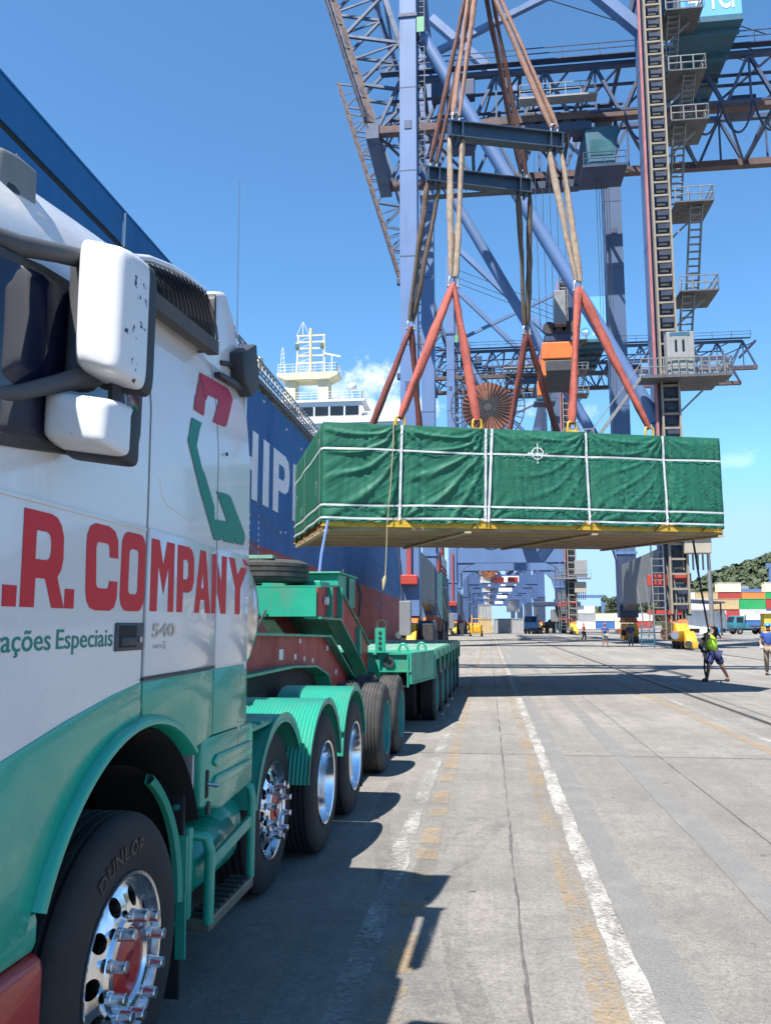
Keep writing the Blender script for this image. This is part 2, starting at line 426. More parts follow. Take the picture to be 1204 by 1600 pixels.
M_DARK = mat('dark_underbody', (.012, .012, .013), .8, 0, .3, 5)
M_CHAS = mat('chassis_grey', (.035, .036, .038), .6, .2, .3, 5, dirt=.5)
M_GLASS = mat('tinted_glass', (.006, .010, .030), .03, 0, .2, 1, spec=.7)
M_TEALR = mat('teal_wheel_paint', (.02, .22, .20), .5, 0, .15, 4, dirt=.5)
M_SILV = mat('silver_badge', (.45, .46, .48), .25, .9, .1, 5)
M_PLATE = mat('white_sticker', (.70, .69, .66), .5, 0, .1, 8)

TR = radians(-0.741)                       # the truck stands turned a little from the line of the quay
def turned(p):
    c, s_ = cos(TR), sin(TR); return (p[0]*c - p[1]*s_, p[0]*s_ + p[1]*c, p[2])

# ---------------------------------------------------------------- wheels (shared mesh data, axle along x, outer face at x = 0)
def tyre_mesh(name, w=.30, R=.522, grooves=4):
    prof = [(-.02, .305), (-.005, .335), (.0, .39), (-.004, .44), (-.016, .482), (-.03, .503), (-.048, R - .004)]
    xs0, xs1 = -.055, -w + .055; gw = .012
    for k in range(grooves):
        x = xs0 + (xs1 - xs0) * (k + .5) / grooves
        prof += [(x + gw, R), (x + gw * .7, R - .014), (x - gw * .7, R - .014), (x - gw, R)]
    prof += [(-w + .048, R - .004), (-w + .03, .503), (-w + .016, .482), (-w + .004, .44), (-w, .39), (-w + .005, .335), (-w + .02, .305)]
    return MB().lathe(prof, n=56).mesh(name, smooth=38, fix=True)
def rim_steer():
    b = MB()
    b.lathe([(-.05, .300), (-.012, .314), (-.004, .312), (-.006, .300), (-.03, .288), (-.052, .282), (-.045, .268)], n=48)
    # disc with ten hand holes
    R0, R1, r0, r1 = .268, .175, .262, .182
    n = 10; prof = lambda r: -.045 + .040 * min(1, max(0, (.268 - r) / .085)) ** .8
    for k in range(n):
        a0 = 2*pi*k/n; seg = 10; rc = .224; hr = .034
        # quad patch with a round hole: outer square loop to the hole circle
        outer = []; m_ = 24
        da = pi / n
        for q in range(m_):
            t = 2*pi*q/m_; ct, st = cos(t), sin(t); mm = max(abs(ct), abs(st))
            ang = a0 + da * (ct/mm); rad = (R0+R1)/2 + (R0-R1)/2 * (st/mm)
            outer.append((prof(rad), rad*cos(ang), rad*sin(ang)))
        hole = []; back = []
        for q in range(m_):
            t = 2*pi*q/m_; px, py = rc + hr*sin(t), hr*cos(t)
            rad = sqrt(px*px+py*py); ang = a0 + atan2(py, px)
            hole.append((prof(rad), rad*cos(ang), rad*sin(ang))); back.append((prof(rad) - .035, rad*cos(ang), rad*sin(ang)))
        b.add(outer + hole + back, [(i, (i+1) % m_, m_ + (i+1) % m_, m_ + i) for i in range(m_)] + [(m_ + i, m_ + (i+1) % m_, 2*m_ + (i+1) % m_, 2*m_ + i) for i in range(m_)])
    b.lathe([(-.005, .175), (.012, .168), (.014, .140), (-.01, .125), (-.01, .118)], n=40)
    return b.mesh('rim', smooth=35)
def rim_deep():
    b = MB()
    b.lathe([(-.03, .300), (-.004, .316), (.002, .311), (-.004, .297), (-.05, .285), (-.10, .278), (-.165, .268), (-.175, .25), (-.172, .14), (-.10, .13), (-.09, .105), (-.09, .0)], n=48)
    return b.mesh('rim', smooth=35)
ME_TYRE = tyre_mesh('tyre'); ME_TYRE5 = tyre_mesh('tyre', grooves=5)
ME_RIMS = rim_steer(); ME_RIMD = rim_deep()
ME_NUT = MB().lathe([(-.004, .023), (.014, .023), (.016, .0205), (.060, .0205), (.064, .018), (.064, 0)], n=16).mesh('wheel_nut', smooth=30, fix=True)
ME_NUTS = MB().lathe([(0, .02), (.035, .02), (.038, .012), (.038, 0)], n=6).mesh('wheel_nut')
ME_HUBR = MB().lathe([(-.06, .122), (.004, .120), (.012, .108), (.016, .05), (.03, .045), (.03, 0)], n=28).mesh('hub_cover', smooth=30)
ME_DRUM = MB().lathe([(-.30, 0), (-.30, .20), (-.12, .20), (-.12, 0)], n=20).mesh('wheel', smooth=40)

def wheel(th, x, y, kind='steer', side=1, rubber=None, rim_mat=None, parent=None, dual=False, nuts=True, z=.522, lettering=None):
    """wheel > tyre, rim, hub_cover, wheel_nut. x = outer face; side +1 faces +x"""
    rot = None if side > 0 else (0, 0, pi)
    hub = (x, y, z)
    w = th.inst('wheel', ME_DRUM, M_DARK, hub, parent, rot)
    base = Vector(hub) - th.o
    def sub(name, me, m, off=(0, 0, 0)): return obj(name, me, m, w, off)
    sub('tyre', ME_TYRE if kind == 'steer' else ME_TYRE5, rubber or M_RUB)
    if dual: sub('tyre', ME_TYRE5, rubber or M_RUB, (-.335, 0, 0))
    sub('rim', ME_RIMS if kind == 'steer' else ME_RIMD, rim_mat or M_ALU)
    if kind == 'steer':
        sub('hub_cover', ME_HUBR, M_REDB)
        for k in range(10):
            a = 2*pi*(k + .5)/10; sub('wheel_nut', ME_NUT, M_CHROME, (.010, .1675*cos(a), .1675*sin(a)))
    elif nuts:
        for k in range(10):
            a = 2*pi*(k + .5)/10; sub('wheel_nut', ME_NUTS, M_CHAS, (-.172, .1675*cos(a), .1675*sin(a)))
    return w

# ---------------------------------------------------------------- the tractor truck
XS = -1.36; XL = -3.86; XC = -2.61
o0 = (XC, 3.02, 0)
tk = Thing('heavy_haulage_truck', 'white and green heavy haulage tractor truck with red lettering on its door', 'truck', o0, TR, place=turned(o0))

def cab_section(y):
    k = .70 + .30 * max(0, min(1, (y - 1.75) / 1.7)) ** .8
    zt = lambda z: z if z < 2.6 else 2.6 + (z - 2.6) * k
    lean = .10 * max(0, (2.5 - y)) ** 1.5
    zlow = 1.28 + .15 * max(0, min(1, (y - 2.40) / .25))
    half = [(0, zlow), (0, 1.6), (0, 2.2), (-.004, 2.6), (-.018, 2.78), (-.034, 2.92), (-.062, 3.06), (-.105, 3.19), (-.175, 3.31), (-.30, 3.42), (-.55, 3.50), (-1.25, 3.55)]
    pts = [(XS + dx - lean * max(0, z - 2.2), zt(z)) for dx, z in half]
    pts += [(2*XC - x, z) for x, z in reversed(pts[:-1])]
    return pts
def cab_loft(y0, y1, n, inset=0.0):
    b = MB(); ys = [y0 + (y1 - y0) * i / n for i in range(n + 1)]
    sec = [cab_section(y) for y in ys]; m = len(sec[0])
    vs = []; fs = []
    for y, s_ in zip(ys, sec): vs += [(x, y, z) for x, z in s_]
    for i in range(n):
        for j in range(m - 1): fs.append((i*m + j, i*m + j + 1, (i+1)*m + j + 1, (i+1)*m + j))
    b.add(vs, fs)
    # turned-in lips at the panel joints
    for y, s_, d in ((y0, sec[0], 1), (y1, sec[-1], -1)):
        inn = [(x + (-.02 if x > XC else .02), z - (.02 if z > 2.9 else 0)) for x, z in s_]
        b.add([(x, y, z) for x, z in s_] + [(x, y + d*.004, z) for x, z in inn], [(i, i+1, m+i+1, m+i) for i in range(m-1)])
    return b
cab = tk.part('cab', cab_loft(3.044, 3.830, 8), M_WHITE, smooth=40, fix=True)
tk.part('cab_rear_panel', cab_loft(3.844, 4.36, 6), M_WHITE, cab, smooth=40, fix=True)
liner = MB().box(XL + .05, XS - .03, 1.80, 4.33, 1.44, 2.70)
tk.part('cab_liner', liner, M_DARK, cab)
front = MB(); s_ = cab_section(1.72)
front.add([(x, 1.72, z) for x, z in s_], [tuple(range(len(s_)))])
front.add([(XL, 1.70, .85), (XS, 1.70, .85), (XS, 1.70, 1.3), (XL, 1.70, 1.3)], [(0, 1, 2, 3)])
tk.part('front_panel', front, M_WHITE, cab)
tk.part('windscreen', MB().rbox(XL + .12, XS - .14, 1.66, 1.74, 2.2, 2.92, .02), M_GLASS, cab)
tk.part('rear_wall', MB().box(XL + .03, XS - .03, 4.335, 4.355, 1.1, 3.3), M_WHITE, cab)
door = tk.part('door', cab_loft(1.72, 3.026, 16), M_WHITE, smooth=40, fix=True)
# crease line pressed into the door and the locker behind it
tk.part('door_crease', MB().beam((XS + .001, 1.9, 2.112), (XS + .001, 3.02, 2.112), .012, .010), M_WHITE, door)
locker = MB().bprism([(3.046, 1.545), (3.826, 1.545), (3.826, 2.112), (3.046, 2.125)], XS - .02, XS + .006, r=.005)
tk.part('locker_door', locker, M_WHITE, cab, smooth=30)
tk.part('side_panel', MB().bprism([(3.848, 1.545), (4.352, 1.545), (4.352, 2.115), (3.848, 2.112)], XS - .02, XS + .006, r=.005), M_WHITE, cab, smooth=30)
def surf_x(y, z):
    P_ = cab_section(y)[:12]
    for (xa, za), (xb, zb_) in zip(P_, P_[1:]):
        if za <= z <= zb_: return xa + (xb - xa) * (z - za) / (zb_ - za)
    return XS
crease = [(3.14, 2.34), (3.16, 2.27), (3.22, 2.235), (3.47, 2.20), (3.54, 2.23), (3.56, 2.32), (3.56, 2.80), (3.53, 2.88), (3.46, 2.92), (3.14, 2.90)]
tk.part('pressed_crease', MB().tube([(surf_x(y, z) - .0035, y, z) for y, z in crease], .006, 8), M_WHITE, cab, smooth=60)
def side_slab(name, poly, m, x1=XS + .003, th_=.02, r=.004, parent=None, seg=2):
    return tk.part(name, MB().bprism(poly, x1 - th_, x1, r=r, seg=seg), m, parent, smooth=35)
# door window in its black frame
def window_x(z): return XS - .004 - .12 * max(0, z - 2.2) * 0
wf = [(1.86, 2.215), (2.15, 2.25), (2.60, 2.31), (2.83, 2.34), (2.90, 2.39), (2.925, 2.47), (2.93, 2.78), (2.88, 2.86), (2.75, 2.885), (2.2, 2.83), (1.95, 2.78)]
fr = side_slab('window_frame', wf, M_BLACKP, XS + .010, .06, .006, door)
cx_, cz_ = 2.42, 2.55
wg = [(cx_ + (y - cx_) * .93, cz_ + (z - cz_) * .90) for y, z in wf]
side_slab('window', wg, M_GLASS, XS + .012, .03, .003, door)
# green skirt: front flank with the wheel arch cut out, middle, rear
HY, HZ = 3.02, .522
AY, AZ = 3.075, .595
def arc(r, a0, a1, n=16, cy=AY, cz=AZ): return [(cy + r*cos(radians(a0 + (a1-a0)*i/n)), cz + r*sin(radians(a0 + (a1-a0)*i/n))) for i in range(n+1)]
skirt = tk.part('skirt', MB().bprism([(1.70, .80), (1.70, 1.30), (2.15, 1.375), (2.48, 1.445), (2.8, 1.50), (3.028, 1.528)] + arc(.80, 93, 160), XS - .30, XS + .005, r=.006), M_GREEN, smooth=35)
side_slab('skirt_panel', [(3.04, 1.528), (3.832, 1.536), (3.832, 1.225), (3.62, 1.20)] + arc(.80, 50, 92, 8), M_GREEN, XS + .005, .30, .006, skirt)
side_slab('skirt_panel', [(3.842, 1.536), (4.30, 1.536), (4.36, 1.50), (4.37, 1.24), (4.34, 1.215), (3.842, 1.225)], M_GREEN, XS + .006, .30, .01, skirt)
tk.part('skirt_edge', MB().beam((XS + .002, 3.03, 1.537), (XS + .002, 3.83, 1.543), .02, .012), M_BLACKP, skirt)
# arch lip
lip = MB()
n_ = 26
prof = [(-.06, .806), (.0, .806), (.022, .800), (.034, .785), (.034, .768), (.02, .758), (-.05, .755)]
lip.lathe(prof, (XS, AY, AZ), 'X', n_, radians(50), radians(156))
tk.part('arch_lip', lip, M_GREEN, skirt, smooth=45)
# wheel well
well = MB().lathe([(-.62, .75), (-.03, .75)], (XS, AY, AZ), 'X', 24, radians(20), radians(178))
well.add([(XS - .62, 2.2, .2), (XS - .62, 3.9, .2), (XS - .62, 3.9, 1.4), (XS - .62, 2.2, 1.4)], [(0, 1, 2, 3)])
tk.part('wheel_well', well, M_DARK, smooth=40)
mg = MB().lathe([(-.10, .690), (-.075, .690), (-.06, .670), (-.075, .650), (-.10, .650), (-.10, .690)], (XS, HY, HZ), 'X', 18, radians(0), radians(62))
tk.part('wheel_arch_liner', MB().lathe([(-.42, .688), (-.102, .688)], (XS, HY, HZ), 'X', 24, radians(-3), radians(160)), M_DARK, smooth=50)
guard = tk.part('mudguard', mg, M_FEND, smooth=40)
tk.part('mudguard_edge', MB().beam((XS - .075, 3.705, .56), (XS - .075, 3.72, .27), .045, .016, (0, 1, 0)), M_FEND, guard)
tk.part('mudguard_edge', MB().beam((XS - .075, 3.70, .80), (XS - .075, 3.705, .56), .05, .016, (0, 1, 0)), M_FEND, guard)
tk.part('mud_flap', MB().rbox(XS - .52, XS - .075, 3.715, 3.735, .10, .98, .006), mat('flap_rubber', (.014, .014, .016), .7, 0, .2, 6), guard)
for zz in (.42, .62, .80, .92):
    tk.part('flap_bolt', MB().cyl((XS - .11, 3.70, zz), (XS - .11, 3.716, zz), .014, 10), M_TEALR, guard)
tk.part('support_plate', MB().rbox(XS - .12, XS - .05, 3.74, 3.76, .98, 1.2, .004), mat('grey_plate', (.42, .40, .42), .4, .3, .1), None)
# bumper
bump = tk.part('bumper', MB().rbox(XL - .0, XS + .004, 1.45, 2.455, .33, .785, .05, 3), M_REDB, smooth=40)
tk.part('bumper_top', MB().rbox(XL + .02, XS - .02, 1.5, 2.44, .78, .90, .03), M_GREEN, bump, smooth=40)
# wheels
wheel(tk, XS - .005, 3.02, 'steer'); wf1 = [c for c in tk.e.children if c.name.startswith('wheel') and c.type == 'MESH' and c.data == ME_DRUM][-1]
w2 = wheel(tk, XS - .15, 5.52, 'steer')
for y in (6.52, 7.82): wheel(tk, XS, y, 'drive', dual=True)
wheel(tk, XL + .005, 3.02, 'steer', -1); wheel(tk, XL + .15, 5.52, 'steer', -1)
for y in (6.52, 7.82): wheel(tk, XL, y, 'drive', -1, dual=True)
def tyre_text(w, r=.375, amid=1.75):
    me_all = []
    for i, ch in enumerate('DUNLOP'):
        a = amid - (i - 2.5) * .155
        def fr(u, v, d, a=a):
            ang = a - u / r; rad = r + v
            return (.001 + d, rad * cos(ang), rad * sin(ang))
        me_all.append(text_mesh('tyre_lettering', ch, .052, fr, .004, None, .02, align='CENTER'))
    bm = bmesh.new()
    for me in me_all: bm.from_mesh(me); bpy.data.meshes.remove(me)
    me = bpy.data.meshes.new('tyre_lettering'); bm.to_mesh(me); bm.free()
    obj('tyre_lettering', me, mat('tyre_letter_rubber', (.009, .009, .010), .45, 0, .1), w)
tyre_text(wf1)

# mirrors
MY = 2.30
arm_u = MB().tube([(XS - .05, 1.98, 2.825), (XS + .0, 2.08, 2.835), (XS + .05, 2.20, 2.865), (XS + .11, 2.36, 2.90)], [.034, .032, .030, .030], 12)
arm_l = MB().tube([(XS - .02, 1.98, 2.365), (XS + .02, 2.10, 2.40), (XS + .06, 2.22, 2.46), (XS + .11, 2.36, 2.53)], [.022, .024, .027, .040], 12)
arm_p = MB().tube([(XS + .072, 2.34, 2.49), (XS + .060, 2.36, 2.60), (XS + .058, 2.36, 2.76), (XS + .070, 2.34, 2.91)], [.05, .046, .044, .046], 12)
mir = tk.part('mirror_arm', arm_u, M_GREYP, smooth=60); tk.part('mirror_arm', arm_l, M_GREYP, smooth=60); tk.part('mirror_post', arm_p, M_GREYP, mir, smooth=60)
def mirror_shell(x0, x1, z0, z1, y0, y1, r, top=0.0):
    """rounded shell, rim at y1, bulging forward to y0"""
    def ring(t, y, shrink):
        pts = []; n = 36
        hw, hh = (x1 - x0)/2 - shrink, (z1 - z0)/2 - shrink
        for i in range(n):
            a = 2*pi*i/n; c, s2 = cos(a), sin(a)
            px = math.copysign(abs(c) ** .24, c) * hw; pz = math.copysign(abs(s2) ** .24, s2) * hh
            pts.append(((x0 + x1)/2 + px, y, (z0 + z1)/2 + pz - top * (px / hw if hw else 0)))
        return pts
    b = MB(); rows = [ring(0, y1, 0), ring(0, y1 - .35*(y1-y0), .002), ring(0, y1 - .65*(y1-y0), .008), ring(0, y1 - .86*(y1-y0), .015), ring(0, y1 - .965*(y1-y0), .028), ring(0, y0 + .003, .045), ring(0, y0, .075)]
    n = 36; vs = [p for r_ in rows for p in r_]
    fs = [(k*n + i, k*n + (i+1) % n, (k+1)*n + (i+1) % n, (k+1)*n + i) for k in range(len(rows)-1) for i in range(n)]
    fs.append(tuple((len(rows)-1)*n + i for i in range(n)))
    return b.add(vs, fs)
def chipped_white():
    m = mat('chipped_white_shell', (.62, .62, .62), .3, 0, .03, 2, coat=.3).copy(); nt = m.node_tree; N = nt.nodes; L = nt.links; b = N['Principled BSDF']
    src = b.inputs['Base Color'].links[0].from_socket
    tc = N.new('ShaderNodeTexCoord'); n = N.new('ShaderNodeTexNoise'); n.inputs['Scale'].default_value = 34; n.inputs['Detail'].default_value = 3
    L.new(tc.outputs['Object'], n.inputs['Vector'])
    sx = N.new('ShaderNodeSeparateXYZ'); L.new(tc.outputs['Object'], sx.inputs[0])
    r = N.new('ShaderNodeMapRange'); r.inputs[1].default_value = (XS + .225) - XC; r.inputs[2].default_value = (XS + .255) - XC; r.inputs[4].default_value = .10
    L.new(sx.outputs[0], r.inputs[0])
    a = N.new('ShaderNodeMath'); a.operation = 'ADD'; L.new(n.outputs['Fac'], a.inputs[0]); L.new(r.outputs[0], a.inputs[1])
    c = N.new('ShaderNodeMapRange'); c.inputs[1].default_value = .755; c.inputs[2].default_value = .77; L.new(a.outputs[0], c.inputs[0])
    mx = N.new('ShaderNodeMix'); mx.data_type = 'RGBA'; L.new(c.outputs[0], mx.inputs[0]); L.new(src, mx.inputs[6]); mx.inputs[7].default_value = (.012, .012, .018, 1)
    L.new(mx.outputs[2], b.inputs['Base Color']); return m
M_CHIP = chipped_white()
tk.part('mirror_rim', mirror_shell(XS + .078, XS + .276, 2.482, 2.925, 2.34, 2.42, .05, .022), M_BLACKP, mir, smooth=50)
tk.part('mirror_cover', mirror_shell(XS + .086, XS + .271, 2.490, 2.925, 2.22, 2.40, .05, .022), M_CHIP, mir, smooth=50)
tk.part('mirror_rim', mirror_shell(XS + .010, XS + .246, 2.250, 2.440, 2.33, 2.40, .05, .018), M_BLACKP, mir, smooth=50)
tk.part('mirror_cover', mirror_shell(XS + .002, XS + .238, 2.270, 2.445, 2.22, 2.37, .05, .018), M_CHIP, mir, smooth=50)
tk.part('mirror_bracket', MB().cyl((XS + .18, 2.36, 2.42), (XS + .18, 2.36, 2.50), .022, 10), M_BLACKP, mir)
tk.part('front_mirror', mirror_shell(XS - .30, XS - .130, 3.075, 3.245, 2.18, 2.36, .05), mat('grey_mirror_shell', (.20, .19, .17), .35, .2, .15, 5), mir, smooth=50)
tk.part('front_mirror_mount', MB().cyl((XS - .19, 2.22, 2.86), (XS - .19, 2.26, 3.12), .07, 14, .06), M_BLACKP, mir, smooth=40)
# black air grille at the roof corner: backing and curved slats
def gpt(u, v):
    """u along y, v up the curve"""
    y = 2.95 + .71 * u; zb = 3.055 + .045 * u; x = XS + .022 - .06 * v ** 1.7; return (x, y, zb + (.245 - .115*(1-u)**1.6) * v)
gm = MB().grid(lambda u, v: gpt(u, v), 14, 8)
gr = tk.part('air_grille', gm, mat('grille_grey', (.045, .048, .056), .55, 0, .1), smooth=60)
def slat(k):
    b = MB(); u0 = .06 + .90 * k / 13; P = []
    def fn(a, v):
        p = Vector(gpt(min(1, u0 + .050*a - .05*v + .02), v)); return p + Vector((.010 + .016 * (1 - a), 0, .004))
    b.grid(fn, 2, 8); return b
for k in range(14): tk.part('slat', slat(k), mat('slat_black', (.060, .064, .075), .5, 0, .1), gr, smooth=60)
tk.part('grille_sill', MB().beam((XS + .01, 2.93, 3.02), (XS + .01, 3.685, 3.072), .055, .065), mat('dusty_plastic', (.075, .068, .062), .7, 0, .2, 8), gr)
tk.part('grille_end', MB().bprism([(3.65, 3.05), (3.685, 3.05), (3.695, 3.20), (3.685, 3.355), (3.66, 3.32)], XS - .16, XS + .02, r=.008), M_BLACKP, gr, smooth=30)
tk.part('roof_edge', MB().tube([(XS - .04, 2.91, 3.18), (XS - .045, 3.05, 3.24), (XS - .045, 3.25, 3.297), (XS - .045, 3.45, 3.335), (XS - .045, 3.67, 3.36)], .018, 8), M_WHITE, gr, smooth=60)
# white deflector flap behind the grille
side_slab('deflector_flap', [(3.75, 3.02), (4.31, 3.06), (4.30, 3.22), (4.20, 3.42), (4.05, 3.52), (3.90, 3.46), (3.76, 3.30)], M_WHITE, XS - .06, .10, .03, None, 3)
side_slab('deflector_flap', [(3.86, 2.985), (4.30, 3.03), (4.31, 3.06), (3.86, 3.012)], M_BLACKP, XS - .008, .04, .003)
# floodlight behind the cab and the whip aerial
fl = tk.part('floodlight', MB().bprism([(4.12, 3.20), (4.36, 3.33), (4.44, 3.10), (4.30, 3.00), (4.16, 3.05)], XS - .10, XS + .02, r=.012), M_BLACKP, smooth=30)
tk.part('floodlight_bracket', MB().tube([(XS - .06, 3.98, 3.10), (XS - .05, 4.10, 3.13), (XS - .05, 4.2, 3.12)], .014, 8), M_BLACKP, fl, smooth=50)
tk.part('aerial', MB().tube([(XS - .07, 4.28, 3.18), (XS - .085, 4.31, 3.7), (XS - .10, 4.34, 4.32)], [.0040, .0030, .002], 6), M_SILV)
# lettering on the cab side, painted shapes 3 mm proud
LX = XS + .0095
def side_frame(a, b, d): return (LX + d - o0[0], a - o0[1], b - o0[2])
def side_letters(name, loops, m, lx=LX, parent=None, label=None):
    me = loops_mesh(name, loops, .0012, (lambda a, b, d: (lx + d - o0[0], a - o0[1], b)) if lx is not None else (lambda a, b, d: (surf_x(a, b) + .004 + d - o0[0], a - o0[1], b)))
    o = obj(name, me, m, parent or tk.e)
    if label: o['label'] = label
    return o
def ring_pts(x0, x1, z0, z1, r, n=5):
    pts = []
    for cx, cz, a0 in ((x1 - r, z1 - r, 0), (x0 + r, z1 - r, 90), (x0 + r, z0 + r, 180), (x1 - r, z0 + r, 270)):
        for i in range(n + 1):
            a = radians(a0 + 90*i/n); pts.append((cx + r*cos(a), cz + r*sin(a)))
    return pts
zb, zt_ = 1.797, 2.084
LD = LX - .006 if False else XS + .004
D_ = []
D_.append([[(2.108, 1.857), (2.176, 1.857), (2.176, zb), (2.110, zb)]])
D_.append([[(2.192, zt_), (2.34, zt_), (2.375, 2.076), (2.40, 2.055), (2.417, 2.02), (2.420, 1.95), (2.41, 1.915), (2.39, 1.892), (2.437, zb), (2.366, zb), (2.322, 1.884), (2.268, 1.884), (2.268, zb), (2.196, zb)],
           [(2.262, 2.026), (2.32, 2.026), (2.338, 2.018), (2.346, 2.0), (2.347, 1.965), (2.340, 1.947), (2.325, 1.94), (2.262, 1.94)]])
D_.append([[(2.440, 1.859), (2.497, 1.859), (2.497, zb), (2.440, zb)]])
cc = [(2.796, 1.981), (2.790, 2.045), (2.765, 2.077), (2.715, 2.09), (2.62, 2.09), (2.585, 2.077), (2.565, 2.045), (2.563, 2.0), (2.570, 1.86), (2.58, 1.825), (2.603, 1.802), (2.64, zb - .003), (2.745, zb - .003), (2.78, 1.806), (2.797, 1.84), (2.798, 1.898), (2.735, 1.898), (2.732, 1.878), (2.72, 1.87), (2.655, 1.87), (2.64, 1.88), (2.63, 2.01), (2.64, 2.027), (2.71, 2.028), (2.726, 2.02), (2.732, 1.981)]
D_.append([cc])
D_.append([ring_pts(2.822, 3.026, zb - .002, 2.088, .055), ring_pts(2.886, 2.966, 1.858, 2.026, .02)[::-1]])
M2 = []
M2.append([[(3.066, zt_), (3.142, zt_), (3.188, 1.985), (3.220, zt_), (3.300, zt_), (3.306, zb), (3.248, zb), (3.243, 1.985), (3.196, 1.866), (3.140, 1.985), (3.137, zb), (3.070, zb)]])
M2.append([[(3.334, zt_), (3.465, zt_), (3.505, 2.07), (3.528, 2.035), (3.532, 1.935), (3.512, 1.897), (3.47, 1.883), (3.407, 1.883), (3.404, zb), (3.342, zb)], [(3.402, 2.025), (3.445, 2.025), (3.462, 2.01), (3.463, 1.955), (3.447, 1.94), (3.404, 1.94)]])
M2.append([[(3.605, zt_), (3.675, zt_), (3.752, zb), (3.690, zb), (3.672, 1.857), (3.618, 1.857), (3.604, zb), (3.545, zb)], [(3.642, 2.0), (3.662, 1.91), (3.626, 1.91)]])
M2.append([[(3.766, zt_ - .003), (3.826, zt_ - .003), (3.826, zb), (3.770, zb)]])
M3 = []
M3.append([[(3.846, 2.04), (3.900, 1.945), (3.900, zt_ - .003), (3.976, zt_ - .003), (3.976, zb), (3.902, zb), (3.846, 1.90)]])
M3.append([[(4.006, zt_), (4.097, zt_), (4.152, 1.998), (4.212, 2.045), (4.31, 2.045), (4.207, 1.935), (4.203, zb), (4.122, zb), (4.118, 1.93)]])
M3.append([[(4.245, 2.095), (4.30, 2.08), (4.335, 2.07), (4.33, 2.055), (4.28, 2.062), (4.245, 2.08)]])
for k, lp in enumerate(D_): side_letters('lettering', lp, M_RED, XS + .0014, door)
for lp in M2 + M3: side_letters('lettering', lp, M_RED, XS + .0070, cab)
def side_text(name, txt, y0, z0, h, w, m, parent, lx=XS + .0014, bold=0):
    me = text_mesh(name, txt, h, lambda a, b, d: (lx + d - o0[0], y0 + a - o0[1], z0 + b), .0012, w, bold)
    return obj(name, me, m, parent)
side_text('lettering', 'rações', 2.078, 1.670, .060, .294, M_SGREEN, door, bold=.004)
side_text('lettering', 'Especiais', 2.405, 1.671, .060, .376, M_SGREEN, door, bold=.004)
side_text('badge', '540', 3.10, 1.698, .052, .228, M_SILV, cab, XS + .0095, bold=.02)
side_text('badge', 'euro', 3.115, 1.652, .014, .09, M_SILV, cab, XS + .0072)
side_text('badge', 'S', 3.212, 1.648, .030, .03, M_SILV, cab, XS + .0072, bold=.01)
# emblem of folded ribbons: dark red above, green below
M_REDF = mat('sign_faded_red', (.36, .02, .035), .42, 0, .06, 2, spec=.3)
side_letters('emblem', [[(3.631, 2.938), (4.069, 2.985), (4.105, 2.965), (4.118, 2.935), (3.976, 2.763), (3.945, 2.746), (3.766, 2.729), (3.886, 2.873), (3.723, 2.854), (3.679, 2.811)]], mat('emblem_red', (.42, .008, .03), .42, 0, .05, spec=.3), None, cab)
side_letters('emblem', [[(3.622, 2.934), (3.671, 2.806), (3.639, 2.727), (3.512, 2.724), (3.536, 2.788), (3.606, 2.888)]], M_REDF, None, cab)
side_letters('emblem', [[(3.482, 2.678), (3.607, 2.683), (3.574, 2.646), (3.533, 2.559), (3.607, 2.465), (3.645, 2.446), (3.783, 2.311), (3.792, 2.249), (3.977, 2.262), (3.81, 2.391), (3.983, 2.402), (4.027, 2.395), (4.269, 2.23), (4.272, 2.194), (4.238, 2.165), (4.12, 2.163), (4.105, 2.19), (4.09, 2.16), (3.93, 2.156), (3.905, 2.185), (3.89, 2.158), (3.791, 2.149), (3.586, 2.362), (3.428, 2.561), (3.463, 2.644)]], M_SGREEN, None, cab)
# door handle
hd = tk.part('door_handle', MB().rbox(XS - .02, XS + .010, 2.795, 3.024, 1.650, 1.752, .008), M_GREYP, door, smooth=30)
tk.part('handle_recess', MB().rbox(XS - .02, XS + .0125, 2.812, 2.955, 1.662, 1.742, .002), M_DARK, door)
tk.part('handle_pull', MB().rbox(XS, XS + .017, 2.825, 2.95, 1.668, 1.700, .006), M_BLACKP, door, smooth=30)
tk.part('door_lock', MB().cyl((XS + .008, 2.985, 1.69), (XS + .016, 2.985, 1.69), .012, 14), M_SILV, door)
tk.part('rear_seal', MB().cyl((XS + .004, 3.93, 2.60), (XS + .012, 3.93, 2.60), .010, 8), M_BLACKP, cab)

# equipment between the steering axles: battery box, steps, air tanks
bb = tk.part('battery_box', MB().bprism([(3.80, .90), (3.80, 1.21), (4.62, 1.20), (4.62, .87), (4.10, .83)], XS - .42, XS - .03, r=.02), M_GREEN, smooth=35)
for zz in (.985, 1.085):
    tk.part('pressed_rib', MB().bprism([(3.93, zz), (3.98, zz + .03), (4.54, zz + .022), (4.57, zz), (4.54, zz - .022), (3.98, zz - .03)], XS - .05, XS - .012, r=.012), M_GREEN, bb, smooth=40)
tk.part('box_latch', MB().rbox(XS - .04, XS - .022, 3.855, 3.89, .93, 1.06, .008), M_DARK, bb)
tk.part('box_latch', MB().cyl((XS - .03, 3.872, .995), (XS + .02, 3.90, .985), .009, 8), M_SILV, bb)
tk.part('box_hinge', MB().rbox(XS - .04, XS - .018, 3.88, 3.91, .85, .91, .005), M_BLACKP, bb)
tank = MB()
def dome_tank(b, x, y0, y1, z, r):
    b.lathe([(y0 - .07, 0), (y0 - .065, r*.45), (y0 - .04, r*.78), (y0, r), (y1, r), (y1 + .04, r*.78), (y1 + .065, r*.45), (y1 + .07, 0)], (x, 0, z), 'Y', 24)
dome_tank(tank, XS - .26, 4.02, 4.60, .56, .155)
t1 = tk.part('air_tank', tank, M_GREEN, smooth=50)
